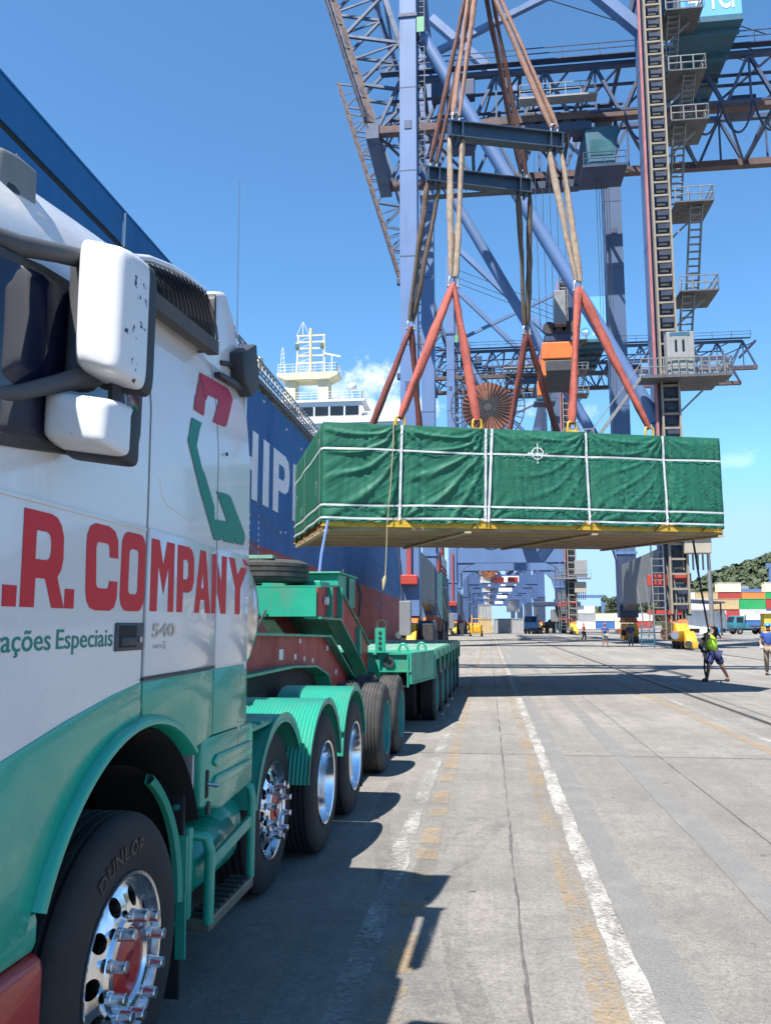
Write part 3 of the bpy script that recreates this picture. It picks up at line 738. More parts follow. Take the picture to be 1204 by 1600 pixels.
tank = MB(); dome_tank(tank, XS - .30, 4.50, 4.80, .62, .15); tk.part('air_tank', tank, M_GREEN, smooth=50)
tk.part('tank_bracket', MB().rbox(XS - .42, XS - .09, 3.84, 3.90, .38, .80, .02), M_FEND, smooth=30)
fs_ = MB().tube([(XS - .28, 3.92, .74), (XS - .12, 3.94, .745), (XS - .06, 3.97, .73), (XS - .045, 3.99, .66), (XS - .045, 3.99, .33)], .027, 10)
fs2_ = MB().tube([(XS - .28, 4.62, .86), (XS - .10, 4.64, .86), (XS - .055, 4.66, .83), (XS - .045, 4.66, .78), (XS - .045, 4.66, .35)], .024, 10)
sf = tk.part('step_frame', fs_, M_GREEN, smooth=50); tk.part('step_tube', fs2_, M_GREEN, sf, smooth=50)
tk.part('step_rail', MB().beam((XS - .045, 3.99, .60), (XS - .045, 4.66, .66), .02, .06), M_FEND, sf)
st = MB(); st.rbox(XS - .16, XS - .03, 3.97, 4.68, .295, .35, .008)
tk.part('step', st, mat('worn_step', (.16, .16, .13), .5, .5, .3, 8), sf)
for k in range(9): tk.part('step_tooth', MB().rbox(XS - .15, XS - .04, 4.0 + .075*k, 4.03 + .075*k, .35, .365, .003), M_CHAS, sf)
# chrome tank lying behind the cab
ch = MB()
ch.lathe([(XS - .12, 0), (XS - .125, .16), (XS - .14, .25), (XS - .175, .315), (XS - .23, .345), (XL + .3, .345), (XL + .2, .2), (XL + .2, 0)], (0, 4.80, 1.80), 'X', 40)
tk.part('chrome_tank', ch, M_CHROME, smooth=50)
# frame rails, cross plates
fm = MB()
for sx in (-.42, .42): fm.box(XC + sx - .04, XC + sx + .04, 1.9, 8.9, .72, 1.0)
for y in (2.2, 3.6, 4.7, 5.6, 6.5, 7.8, 8.8): fm.box(XC - .38, XC + .38, y, y + .1, .76, .96)
for y in (3.02, 5.52, 6.52, 7.82): fm.cyl((XL + .35, y, .522), (XS - .35, y, .522), .07, 10)
tk.part('chassis', fm, M_CHAS)
tk.part('fifth_wheel', MB().rbox(XC - .45, XC + .45, 6.7, 7.6, 1.06, 1.14, .03), M_CHAS)
# smooth fender over the second steered axle
def fender(y, r, x0, x1, a0, a1, m, ribs=0, lip_=.03, n=36, z=.522):
    b = MB(); nx = max(3, ribs * 4)
    def fn(u, v):
        a = radians(a0 + (a1 - a0) * u); x = x0 + (x1 - x0) * v
        rr = r + (.0075 * cos(2*pi*ribs*v) if ribs else 0)
        return (x, y + rr*cos(a), z + rr*sin(a))
    b.grid(fn, n, nx)
    b.grid(lambda u, v: (x1 + .004 - .004*v, y + (r + .014 - (lip_+.014)*v)*cos(radians(a0+(a1-a0)*u)), z + (r + .014 - (lip_+.014)*v)*sin(radians(a0+(a1-a0)*u))), n, 1)
    b.grid(lambda u, v: (x0 + (x1 + .004 - x0)*v, y + (r - lip_*.5)*cos(radians(a0+(a1-a0)*u)), z + (r - lip_*.5)*sin(radians(a0+(a1-a0)*u))), n, 1)
    return tk.part('fender', b, m, smooth=50)
f2 = fender(5.50, .62, XS - .62, XS - .09, 8, 168, M_FEND, 0, .05)
tk.part('fender_shelf', MB().rbox(XS - .75, XS - .11, 4.80, 5.42, 1.105, 1.135, .008), M_FEND, f2)
for y in (4.86, 5.02): tk.part('fender_rib', MB().rbox(XS - .75, XS - .10, y, y + .05, 1.13, 1.155, .01), M_FEND, f2, smooth=40)
for y in (6.52, 7.82):
    fender(y, .63, XS - .68, XS - .005, 12, 172, M_FEND, 23, .035)
    fender(y, .63, XL + .005, XL + .68, 12, 172, M_FEND, 23, .035)
tk.part('tail_lamp_arm', MB().tube([(XS - .30, 7.12, 1.0), (XS - .10, 7.13, 1.02), (XS - .05, 7.13, 1.02)], .022, 8), M_FEND)
tk.part('mud_flap', MB().rbox(XS - .60, XS - .04, 8.44, 8.46, .12, .62, .005), MATS['flap_rubber'])
tk.part('reflector_strip', MB().box(XS - .5, XS - .12, 6.21, 6.22, .14, .16), M_PLATE)
# ---------------------------------------------------------------- the modular trailer with its gooseneck and jeep dolly
o1 = (XC, 13.2, 0)
tl = Thing('lowbed_trailer', 'long green modular flatbed trailer with red gooseneck behind the truck', 'trailer', o1, TR, place=turned(o1))
XR = -2.10; XRL = 2*XC - XR
# lower neck of the jeep dolly: red webs between green flanges
low = [(6.2, 1.66), (9.77, 1.585), (11.5, .96), (11.5, .80), (10.9, .80), (9.75, .98), (9.55, 1.17), (8.9, 1.30), (7.9, 1.345), (6.2, 1.345)]
jn = None
for x in (XR, XRL + .03):
    w_ = tl.part('jeep_web', MB().prism(low, x - .03, x), M_TRRED); jn = jn or w_
for x0 in (XR - .16, XRL - .06):
    b = MB()
    for (ya, za), (yb, zb_) in zip(low[:3], low[1:3]): b.beam((x0 + .11, ya, za + .012), (x0 + .11, yb, zb_ + .012), .30, .024)
    tl.part('jeep_flange', b, M_TRG, jn)
    b = MB()
    for (ya, za), (yb, zb_) in zip(low[5:9], low[6:10]): b.beam((x0 + .11, ya, za - .013), (x0 + .11, yb, zb_ - .013), .34, .024)
    tl.part('jeep_flange', b, M_TRG, jn)
for y, z, s2 in ((7.75, 1.40, .10), (8.35, 1.38, .055), (8.75, 1.345, .05), (9.15, 1.31, .05), (9.95, 1.42, .06), (10.5, 1.10, .06), (8.55, 1.54, .05)):
    tl.part('sticker', MB().box(XR + .002, XR + .006, y, y + s2 * 1.5, z, z + s2), M_PLATE, jn)
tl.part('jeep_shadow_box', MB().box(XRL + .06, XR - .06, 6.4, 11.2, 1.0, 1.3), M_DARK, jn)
# main gooseneck
neck = [(9.46, 2.17), (10.62, 2.225), (12.75, 1.56), (13.2, 1.40), (13.2, .86), (12.95, 1.02), (10.68, 1.815), (9.46, 1.83)]
gn = None
for x in (XR, XRL + .03):
    w_ = tl.part('neck_web', MB().prism(neck, x - .03, x), M_TRRED); gn = gn or w_
fl_ = MB()
for (ya, za), (yb, zb_) in zip(neck[:3], neck[1:4]): fl_.beam((XC, ya, za + .012), (XC, yb, zb_ + .012), 1.08, .024)
tl.part('neck_flange', fl_, M_TRG, gn)
for sx in (-1, 1):
    b = MB(); pts = [(9.44, 1.815), (10.68, 1.80), (12.55, 1.13), (12.85, .98), (12.95, .80)]
    for (ya, za), (yb, zb_) in zip(pts, pts[1:]): b.beam((XC + sx*.45, ya, za), (XC + sx*.45, yb, zb_), .20, .024)
    tl.part('neck_flange', b, M_TRG, gn)
tl.part('front_plate', MB().box(XRL - .3, XR - .01, 9.40, 9.43, 1.83, 2.165), M_TRG, gn, label='bright sunlit green end plate of the gooseneck')
tl.part('stiffener', MB().box(XR, XR + .07, 9.95, 9.98, 1.83, 2.19), M_TRG, gn)
tl.part('stiffener', MB().box(XR, XR + .07, 10.60, 10.63, 1.82, 2.215), M_TRG, gn)
tl.part('stiffener', MB().prism([(12.05, 1.32), (12.20, 1.27), (12.20, 1.64), (12.05, 1.70)], XR, XR + .06), M_TRG, gn)
tl.part('neck_lug', MB().cyl((XR + .01, 9.80, 2.02), (XR + .05, 9.80, 2.02), .05, 14), M_PLATE, gn)
# power pack on the neck
pk = tl.part('power_pack', MB().rbox(XRL - .1, XR - .05, 10.95, 12.25, 1.98, 2.42, .015), M_TRG)
tl.part('pack_lid', MB().rbox(XRL - .14, XR - .02, 10.9, 12.3, 2.42, 2.445, .006), M_TRG, pk)
tl.part('pack_hinge', MB().tube([(XR - .04, 11.2, 2.45), (XR - .04, 11.22, 2.49), (XR - .04, 11.24, 2.45)], .008, 6), M_CHAS, pk)
tl.part('pack_rib', MB().box(XR - .05, XR - .02, 11.55, 11.6, 2.0, 2.4), M_CHAS, pk)
tl.part('pack_pipe', MB().tube([(XR - .02, 12.28, 2.36), (XR + .02, 12.32, 2.2), (XR, 12.3, 1.85)], .02, 6), M_CHAS, pk)
tl.part('neck_step', MB().rbox(XRL + .1, XR - .15, 10.25, 10.85, 2.215, 2.29, .01), M_TRG, gn)
# hoses hanging between the truck and the neck
for k in range(2):
    tl.part('hose', MB().tube([(XC - .2 + .1*k, 9.38, 1.90), (XC - .1 + .05*k, 8.9, 1.75 - .05*k), (XC + .06 + .04*k, 8.2, 1.70), (XC + .1, 7.4, 1.74)], .018, 6), M_BLACKP)
# dolly wheels
for y in (9.98, 11.45):
    wheel(tl, XS + .005, y, 'drive', rubber=M_RUBD, rim_mat=M_TEALR, dual=True)
    wheel(tl, XL - .005, y, 'drive', -1, rubber=M_RUBD, rim_mat=M_TEALR, dual=True)
    tl.part('axle', MB().cyl((XL + .3, y, .52), (XS - .3, y, .52), .08, 10), M_CHAS)
# platform
X1 = -1.13; X0 = 2*XC - X1
pf = tl.part('platform_frame', MB().box(XC - .6, XC + .6, 13.2, 23.6, .70, 1.22), M_TRG)
tl.part('front_beam', MB().prism([(X0 + .10, 13.10), (XR + .0, 13.10), (X1 - .26, 13.10), (X1 - .02, 14.65), (X0, 14.65)], 1.255, 1.285, 'XY'), M_TRG, pf)
tl.part('front_beam', MB().box(X0 + .2, X1 - .27, 13.14, 13.17, 1.00, 1.255), M_TRG, pf)
tl.part('front_beam', MB().box(X0 + .2, X1 - .27, 13.08, 13.22, .985, 1.005), M_TRG, pf)
tl.part('corner_plate', MB().prism([(X1 - .30, 13.10), (X1 - .26, 13.10), (X1 - .02, 14.60), (X1 - .06, 14.60)], .80, 1.254, 'XY'), M_TRG, pf)
tl.part('corner_edge', MB().prism([(X1 - .27, 13.12), (X1 - .235, 13.12), (X1 - .0, 14.60), (X1 - .03, 14.60)], .80, .82, 'XY'), M_TRG, pf)
for x in (XR + .18, X1 - .33): tl.part('beam_stiffener', MB().box(x, x + .025, 13.08, 13.14, .75, 1.25), M_TRG, pf)
tl.part('hydraulic_eye', MB().lathe([(-.03, .045), (-.03, .085), (.0, .085), (.0, .045)], (X1 - .62, 13.13, 1.14), 'Y', 16), M_CHAS, pf, smooth=40)
tl.part('light_cable', MB().tube([(X1 - .3, 13.2, .80), (X1 - .45, 13.2, .72), (X1 - .75, 13.25, .75), (X1 - 1.0, 13.2, .95)], .012, 6), M_CHAS, pf)
# deck planks, worn, with sunlit paleness put into the green
M_DECK = mat('sunlit_worn_deck_green', (.13, .28, .21), .6, 0, .25, 2.5, dirt=.6, dirtcol=(.24, .27, .22), dscale=3)
nx = 9; wx = (X1 - X0 - .1) / nx
for k in range(nx):
    xa = X0 + .05 + wx * k
    tl.part('deck_plank', MB().box(xa + .008, xa + wx - .008, 14.66 if k in (0, nx-1) else 13.45, 23.7, 1.25, 1.283), M_DECK, pf)
# outriggers: the ends of the cross beams along both sides
for k in range(8):
    y = 14.70 + 1.28 * k
    for x, s2 in ((X1, 1), (X0, -1)):
        b = MB(); xa, xb = (x - .5, x) if s2 > 0 else (x, x + .5)
        b.prism([(xa, .98), (xb - (.0 if s2 > 0 else .5), .84 if s2 > 0 else .84), (xb, .84 if s2 > 0 else .98), (xb, 1.245), (xa, 1.245)], y - .012, y + .012, 'XZ')
        b.box(x - .03 * (s2 > 0), x + .03 * (s2 < 0), y - .08, y + .08, .82, 1.25)
        tl.part('outrigger', b, M_TRG, pf)
    if k < 7:
        for x in (X1 - .05, X0 + .02):
            tl.part('edge_rail', MB().box(x, x + .03, y + .085, y + 1.195, 1.10, 1.27), M_TRG, pf)
# lifting rings and the post with peg holes
post = tl.part('peg_post', MB().box(-1.96, -1.80, 13.02, 13.09, 1.29, 1.68), M_TRG)
for z in (1.36, 1.44, 1.52, 1.60): tl.part('peg_hole', MB().cyl((-1.88, 13.012, z), (-1.88, 13.022, z), .026, 14), M_DARK, post)
tl.part('post_ring', MB().lathe([(-.02, .06), (-.02, .085), (.02, .085), (.02, .06), (-.02, .06)], (-1.86, 13.06, 1.73), 'Y', 18), M_CHAS, post, smooth=40)
for x, y in ((-1.58, 13.6), (-1.36, 14.5), (-3.6, 13.6)):
    tl.part('lifting_ring', MB().tube([(x - .07, y, 1.28), (x - .07, y, 1.34), (x - .04, y, 1.40), (x, y, 1.415), (x + .04, y, 1.40), (x + .07, y, 1.34), (x + .07, y, 1.28)], .022, 8), M_TRG, pf, smooth=50)
for k in range(6):
    y = 15.45 + 1.58 * k
    wheel(tl, X1 - .03, y, 'drive', rubber=M_RUB, rim_mat=M_TEALR, dual=True, nuts=False, z=.50)
    wheel(tl, X0 + .03, y, 'drive', -1, rubber=M_RUB, rim_mat=M_TEALR, dual=True, nuts=False, z=.50)
    tl.part('axle', MB().cyl((X0 + .4, y, .5), (X1 - .4, y, .5), .09, 10), M_CHAS)
tl.part('marker_lamp', MB().rbox(X1 - .02, X1 + .012, 15.95, 16.05, .82, .88, .008), mat('amber_lens', (.5, .12, .02), .3), pf)

# spare tyre lying on the neck, with a plank across it
sp_o = (-2.87, 9.98, 2.235)
me_sp = MB().lathe([(.02, .305), (.0, .36), (.0, .44), (.02, .49), (.045, .516), (.06, .52), (.062, .508), (.075, .508), (.077, .522), (.125, .522), (.127, .508), (.14, .508), (.142, .522), (.185, .522), (.187, .508), (.2, .508), (.202, .52), (.24, .516), (.265, .49), (.285, .44), (.285, .36), (.265, .305), (.02, .305)], n=56, axis='Z').mesh('spare_tyre', smooth=38, fix=True)
so = obj('spare_tyre', me_sp, M_RUBD, None, turned(sp_o), (0, 0, TR)); tag(so, 'dusty spare tyre lying flat on the green gooseneck', 'tyre')
pl_ = single('timber_plank', MB().box(-3.5, -2.55, 9.55, 9.75, 2.522, 2.565), mat('painted_plank', (.14, .30, .22), .7, 0, .25, 6, dirt=.6), 'pale green plank laid across the spare tyre', 'plank')
# ---------------------------------------------------------------- the hanging load
LP = Vector((-3.5733, 17.5, 3.7826)); LR = 0.3288; LW, LDp, LH = 9.8205, 6.2912, 2.3867; TA, TB = .0083, .0312
def lo(a, b, h):
    c, s2 = cos(LR), sin(LR)
    return Vector((LP.x + a*c - b*s2, LP.y + a*s2 + b*c, LP.z + h + TA*a + TB*b))
STR = (1.72, 3.72, 6.28, 8.28)                 # where the four straps and lifting lugs stand along the near side
HB = (1.82, .56, .27)
ld = Thing('wrapped_cargo', 'large crate wrapped in creased green tarpaulin with white straps hanging from slings', 'cargo', tuple(lo(LW/2, LDp/2, 0)))

PER = 2 * (LW + LDp)
def per_pt(s_):
    """perimeter: far left -> near left corner -> near right -> far right -> back; gives (a, b), outward (a, b)"""
    s_ %= PER
    if s_ < LDp: return (0, LDp - s_), (-1, 0)
    s_ -= LDp
    if s_ < LW: return (s_, 0), (0, -1)
    s_ -= LW
    if s_ < LDp: return (LW, s_), (1, 0)
    s_ -= LDp
    return (LW - s_, LDp), (0, 1)
def ridged(x, y, sd):
    return 1 - abs(noise.noise((x, y, sd))) * 2
def fold(a, h, sd=0.0):
    """how far the cloth stands out at (a, h)"""
    d = .020 * noise.noise((a * .8 + sd, h * .9, sd)) + .007 * noise.noise((a * 3.2, h * 2.0 + sd, 4 + sd))
    # slanting tension folds
    for ang, fr, amp, sd2, lo_a, hi_a in ((60, 6.0, .046, 1, 3.9, 12), (70, 8.5, .034, 7, 3.9, 12), (84, 7.5, .030, 9, 3.0, 12), (96, 9.0, .020, 12, -1, 12), (-32, 6.5, .024, 15, -1, 4.2)):
        ca, sa = cos(radians(ang)), sin(radians(ang))
        p, q = a * sa + h * ca, -a * ca + h * sa
        w = max(0, min(1, (a - lo_a) / .8)) * max(0, min(1, (hi_a - a) / .8)) * (.35 + .65 * max(0, noise.noise((a*.7, h*.9, 20 + sd2)) + .45))
        d += amp * w * (max(0, ridged(p * fr, q * .32, sd2 + sd)) ** 4)
    # swags hung between the lugs, sweeping down to the left
    for i, s0 in enumerate(STR):
        dx = s0 - a; dz = LH - h
        if -.6 < dx < 2.2:
            r = sqrt(dx*dx*.6 + dz*dz) + .05; th_ = atan2(dz + .12 * dx * dx, dx + .35)
            w = max(0, 1 - abs(dx - .8) / 1.5) * min(1, r * 1.5) * (1.0 if i < 2 else .40)
            d += .062 * w * max(0, sin(th_ * (24 + 2*i) + 1.6 * noise.noise((a, h, i)) + 2.0 * r)) ** 3.2
            d += .016 * w * sin(r * 8.5 + 2.2 * noise.noise((a * .9, h * .9, 8 + i)) + i)
    # gathers at the lugs top and bottom
    for s0 in STR:
        for hh, sg in ((LH, -1), (.2, 1)):
            dx, dz = a - s0, abs(h - hh); r = sqrt(dx*dx + dz*dz)
            if r < 1.0: d += .032 * (1 - r) * sin(17 * atan2(dx, dz + .05)) 
        d -= .06 * math.exp(-((a - s0) / .13) ** 2)
    # sewn seams
    for k in range(9):
        sa = .98 + 1.24 * k
        d -= .022 * math.exp(-((a - sa + .02 * noise.noise((h * 3, k, 1))) / .022) ** 2)
        d += .035 * math.exp(-((a - sa) / .13) ** 2) * noise.noise((k, h * 8 + (a - sa) * 6, 2))
    for hb in HB: d -= .020 * math.exp(-((h - hb) / .05) ** 2)
    d += .030 * max(0, 1 - h / .45) * noise.noise((a * 2.2, 3, sd))
    return d
def hem(a, side):
    z = .175 + .035 * noise.noise((a * 1.5, side * 7, 5)) + .02 * noise.noise((a * 5, side * 3, 1))
    for s0 in STR: z += .10 * math.exp(-((a - s0) / .22) ** 2)
    return z
def cloth(s_, t, off=0.0, h_abs=None, soft=False):
    (a, b), (na, nb) = per_pt(s_)
    side = 0 if nb == -1 else 1
    run = a if nb else b + 20 * (na + 2)
    h0 = hem(a if nb else b * 1.5, side + na)
    h = h_abs if h_abs is not None else h0 + (LH + .03 - h0) * t
    edge = min(1, max(0, (LH + .03 - h) / .18))
    m = min(a, LW - a) if nb else min(b, LDp - b)
    corner = min(1, m / .12 + .25)
    sd_ = 0 if side == 0 else 11.0
    if soft: f_ = sum(fold(run + q, h + p_, sd_) for q in (-.16, -.08, 0, .08, .16) for p_ in (-.05, .05)) / 10
    else: f_ = fold(run, h, sd_)
    d = (f_ + .02) * .80 * edge * corner + off
    return lo(a + na * d, b + nb * d, h)
NS = 760; NT = 96
tb = MB().grid(lambda u, v: cloth(u * PER, v), NS, NT, True)
k0 = len(tb.v)
# top sheet, sagging a little between the lugs
def topf(u, v):
    a, b = LW * u, LDp * v
    e = min(1, min(a, LW - a, b, LDp - b) / .5)
    return lo(a, b, LH + .03 + e * (-.03 + .03 * noise.noise((a * 1.2, b * 1.2, 0))))
tb.grid(topf, 40, 26)
def tarp_mat():
    m = mat('green_tarpaulin', (.007, .105, .060), .60, 0, .06, 1.5, bump=.15, bscale=14, dirt=.12, dirtcol=(.015, .12, .085), dscale=1.2, streak=2, spec=.45)
    return m
M_TARP = tarp_mat()
tarp = ld.part('tarpaulin', tb, M_TARP, smooth=75)
M_STRAP = mat('white_strap', (.52, .53, .55), .55, 0, .08, 8, dirt=.25, dirtcol=(.35, .34, .32), dscale=4)
def ribbon(path, w, off=.030):
    """path of (s, h) laid on the cloth"""
    vs = []; P = path
    for i, (s_, h) in enumerate(P):
        q = P[min(i + 1, len(P) - 1)]; p = P[max(i - 1, 0)]
        ds, dh = q[0] - p[0], q[1] - p[1]; l_ = sqrt(ds*ds + dh*dh) or 1
        ns, nh = -dh / l_, ds / l_
        e1 = cloth(s_ + ns * w/2, 0, off, h + nh * w/2, True); e2 = cloth(s_ - ns * w/2, 0, off, h - nh * w/2, True)
        vs += [e1, e2]
    b = MB(); n = len(P)
    return b.add(vs, [(2*i, 2*i + 1, 2*i + 3, 2*i + 2) for i in range(n - 1)])
for hb in HB:
    n = 260
    ld.part('strap', ribbon([(.03 + (LDp + LW + LDp - .06) * i / n, hb + .03 * (noise.noise((i * .05, hb, 0)))) for i in range(n + 1)], .042), M_STRAP)
for i, s0 in enumerate(STR):
    for j, (dx, lean) in enumerate(((0, .05), (.075, .12)) if i == 1 else ((0, .06 if i == 0 else -.03),)):
        n = 50
        ld.part('strap', ribbon([(LDp + s0 + dx + lean * (1 - k/n), LH + .02 - (LH - .20) * k / n) for k in range(n + 1)], .055, .048 + .006*j), M_STRAP)
for s0 in (.55, 2.9, LDp - .28):
    ld.part('strap', ribbon([(s0, LH - (LH - .15) * k / 40) for k in range(41)], .035, .02), M_STRAP)
# centre-of-gravity mark
ca_, ch_ = 5.02, 1.86; n = 40
ring = []
ms = LDp + ca_
tgt = MB()
tgt_in, tgt_out = .125, .15
vs_ = []
for k in range(n):
    a = 2*pi*k/n
    for r in (tgt_in, tgt_out): vs_.append(cloth(ms + r*cos(a), 0, .012, ch_ + r*sin(a)))
tgt.add(vs_, [(2*k, 2*k+1, 2*((k+1) % n)+1, 2*((k+1) % n)) for k in range(n)])
M_MARK = mat('white_stencil', (.60, .62, .62), .6, 0, .1, 9)
tm = ld.part('balance_mark', tgt, M_MARK, tarp)
for p0, p1 in (((-.24, 0), (.24, 0)), ((0, -.24), (0, .24))):
    ld.part('balance_mark', ribbon([(ms + p0[0] + (p1[0]-p0[0])*k/12, ch_ + p0[1] + (p1[1]-p0[1])*k/12) for k in range(13)], .026, .013 if p0[0] else .0145), M_MARK, tarp)
for sx, hh, r in ((.75, 1.25, .12), (2.0, .72, .16), (LDp - .95, 1.0, .14), (LDp - .6, 2.0, .1)):
    pts = [(sx + r*cos(t_*.35), hh + r*1.3*sin(t_*.35)) for t_ in range(13)]
    ld.part('stencil', ribbon(pts, .018, .012), M_MARK, tarp)
# steel frame, lugs, timbers under it
M_YEL = mat('yellow_steel', (.52, .31, .015), .5, 0, .15, 3, dirt=.4, dirtcol=(.16, .10, .05), dscale=4)
M_TIMB = mat('brown_timber', (.27, .19, .105), .75, 0, .28, 1.2, dirt=.5, dirtcol=(.12, .08, .05), dscale=3)
M_TIMB2 = mat('pale_timber', (.40, .31, .19), .75, 0, .2, 2, dirt=.3)
def obox(a0, a1, b0, b1, h0, h1):
    vs = [lo(a, b, h) for h in (h0, h1) for a, b in ((a0, b0), (a1, b0), (a1, b1), (a0, b1))]
    return MB().add(vs, [(0,3,2,1),(4,5,6,7),(0,1,5,4),(1,2,6,5),(2,3,7,6),(3,0,4,7)])
frm = ld.part('frame_beam', obox(.05, LW - .05, .05, .17, .075, .27), M_YEL)
ld.part('frame_beam', obox(.05, LW - .05, LDp - .17, LDp - .05, .075, .27), M_YEL)
ld.part('frame_beam', obox(.05, .17, .18, LDp - .18, .075, .27), M_YEL)
ld.part('frame_beam', obox(LW - .17, LW - .05, .18, LDp - .18, .075, .27), M_YEL)
for s0 in STR + (.25, LW - .3):
    for b0, sg in ((.045, -1), (LDp - .045, 1)):
        vs = [lo(s0 + dx, b0 + sg * db, h) for dx, h in ((-.30, .08), (.30, .08), (.09, .30), (-.09, .30)) for db in (0, .05)]
        ld.part('lug_plate', MB().add(vs, [(0, 2, 4, 6), (1, 7, 5, 3), (0, 1, 3, 2), (2, 3, 5, 4), (4, 5, 7, 6), (6, 7, 1, 0)]), M_YEL, frm)
nt_ = 21
for k in range(nt_):
    b0 = .02 + (LDp - .04) * k / nt_; w_ = (LDp - .04) / nt_
    ld.part('timber', obox(.0 + .03*random.random(), LW - .03*random.random(), b0 + .035, b0 + w_ - .035, .012 + .012*random.random(), .072), M_TIMB)
ld.part('floor_board', obox(.2, LW - .2, .2, LDp - .2, .08, .10), mat('dark_board', (.12, .085, .05), .8, 0, .3, 2))
for a in (.02, 3.25, 6.35, LW - .16):
    ld.part('cross_timber', obox(a, a + .14, -.02, LDp + .02, -.035, .008), M_TIMB2)
ld.part('hanging_strap', MB().tube([lo(.12, -.03, .22), lo(.06, -.05, -.1), lo(-.02, -.05, -.55), lo(-.08, -.05, -1.16)], [.03, .028, .03, .034], 6), mat('blue_strap', (.16, .26, .55), .6, 0, .1))

# ---------------------------------------------------------------- rigging
HOOK = Vector((.06, 22.06, 21.5))
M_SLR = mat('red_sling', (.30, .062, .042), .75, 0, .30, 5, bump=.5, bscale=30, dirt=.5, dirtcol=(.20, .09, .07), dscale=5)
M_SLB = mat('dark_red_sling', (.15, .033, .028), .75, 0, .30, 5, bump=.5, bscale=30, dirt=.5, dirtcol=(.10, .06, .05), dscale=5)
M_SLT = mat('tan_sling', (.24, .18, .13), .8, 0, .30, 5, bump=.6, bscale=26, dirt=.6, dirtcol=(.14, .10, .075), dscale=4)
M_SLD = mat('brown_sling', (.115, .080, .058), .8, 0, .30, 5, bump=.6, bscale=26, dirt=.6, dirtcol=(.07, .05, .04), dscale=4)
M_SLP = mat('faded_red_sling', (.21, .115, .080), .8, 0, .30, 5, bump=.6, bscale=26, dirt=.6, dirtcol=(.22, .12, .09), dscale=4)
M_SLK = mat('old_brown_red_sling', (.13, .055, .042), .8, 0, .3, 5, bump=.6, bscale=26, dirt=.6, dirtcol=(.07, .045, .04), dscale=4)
M_SHK = mat('galvanised_shackle', (.42, .42, .42), .4, .8, .2, 8)
M_SPR = mat('spreader_steel', (.045, .075, .115), .45, .3, .2, 2, dirt=.35, dirtcol=(.12, .08, .06), dscale=2.5)
SHK_ = MB().tube([(-.075, 0, -.11), (-.085, 0, -.02), (-.07, 0, .06), (0, 0, .10), (.07, 0, .06), (.085, 0, -.02), (.075, 0, -.11)], .024, 8)
ME_SHB = SHK_.mesh('bow', smooth=60)
ME_SHP = MB().cyl((-.12, 0, -.11), (.12, 0, -.11), .026, 8).mesh('pin', smooth=60)
def shackle(p, label, sc=1.0, m=None, flip=False, rz=0.0):
    e = bpy.data.objects.new('shackle', None); COL.objects.link(e); e.location = p; e.scale = (sc, sc, sc)
    e.rotation_euler = (pi if flip else 0, 0, rz); tag(e, label, 'shackle', 'shackles joining the slings')
    obj('bow', ME_SHB, m or M_SHK, e); obj('pin', ME_SHP, m or M_SHK, e)
def sling(a, b, r, m, label, name='lifting_sling', group='slings holding the wrapped cargo', seed=0, flat=1.0):
    a, b = Vector(a), Vector(b); n = 28; P = []; R = []
    side = (b - a).cross(Vector((0, 1, 0))).normalized()
    for i in range(n + 1):
        t = i / n; p = a.lerp(b, t) + side * (.02 * noise.noise((t * 5, seed, 1))) * sin(pi * t)
        P.append(p); R.append(r * (1 + .16 * noise.noise((t * 9, seed, 3)) - .35 * (max(0, .06 - t) / .06) - .35 * (max(0, t - .94) / .06)))
    mb = MB().tube(P, R, 14); kk = 14; out = []
    for i, v in enumerate(mb.v):                       # flattened, creased sleeve
        c_ = P[min(i // kk, n)]; t_ = i // kk / n; w_ = Vector(v) - c_
        e_ = 1 + .20 * cos(2 * (2*pi*(i % kk)/kk + 2.5*t_ + seed)) + .16 * noise.noise((i % kk * 1.3, t_ * 7, seed)) + .10 * noise.noise((i % kk * .9, t_ * 26, seed + 5))
        out.append(tuple(c_ + w_ * e_))
    mb.v = out
    return single(name, mb, m, label, 'sling', group=group, smooth=60)
NEARL = [Vector(p) for p in ((-1.955, 18.444, 6.307), (-.193, 19.048, 6.339), (2.081, 19.831, 6.395), (4.022, 20.484, 6.363))]
NS1, NS2 = Vector((-.732, 19.617, 10.233)), Vector((2.453, 20.735, 10.422))
B1L, B1R = Vector((-.651, 20.541, 14.874)), Vector((2.028, 21.46, 14.922))
FS1, FS2 = Vector((-2.15, 23.441, 10.589)), Vector((1.305, 24.604, 10.698))
B2L, B2R = Vector((-1.405, 22.841, 14.959)), Vector((1.287, 23.768, 14.944))
def ext(S, q):
    S, q = Vector(S), Vector(q); t = (S.z - 6.55) / (S.z - q.z); return S + (q - S) * t
FARL = [ext(FS1, (-3.309, 23.622, 7.63)), ext(FS1, (-1.971, 24.086, 7.604)), ext(FS2, (.766, 25.013, 7.664)), ext(FS2, (2.184, 25.486, 7.734))]
def shift(p, d): return p + Vector((cos(LR) * d, sin(LR) * d, 0))
ords = ('leftmost', 'second from left', 'third from left', 'rightmost')
for i, (p, S) in enumerate(zip(NEARL, (NS1, NS1, NS2, NS2))):
    sling(p + Vector((0, 0, .16)), S - Vector((0, 0, .05)), .098, M_SLR, f'bright red sling on the near crate edge, {ords[i]} of four', seed=i)
    shackle(p + Vector((0, 0, .10)), f'yellow shackle on the near crate edge, {ords[i]} of four', 1.3, M_YEL, rz=LR)
for i, (p, S) in enumerate(zip(FARL, (FS1, FS1, FS2, FS2))):
    sling(p + Vector((0, 0, .10)), S - Vector((0, 0, .05)), .092, M_SLB, f'dark red sling rising behind the crate, {ords[i]} of four', seed=10 + i)
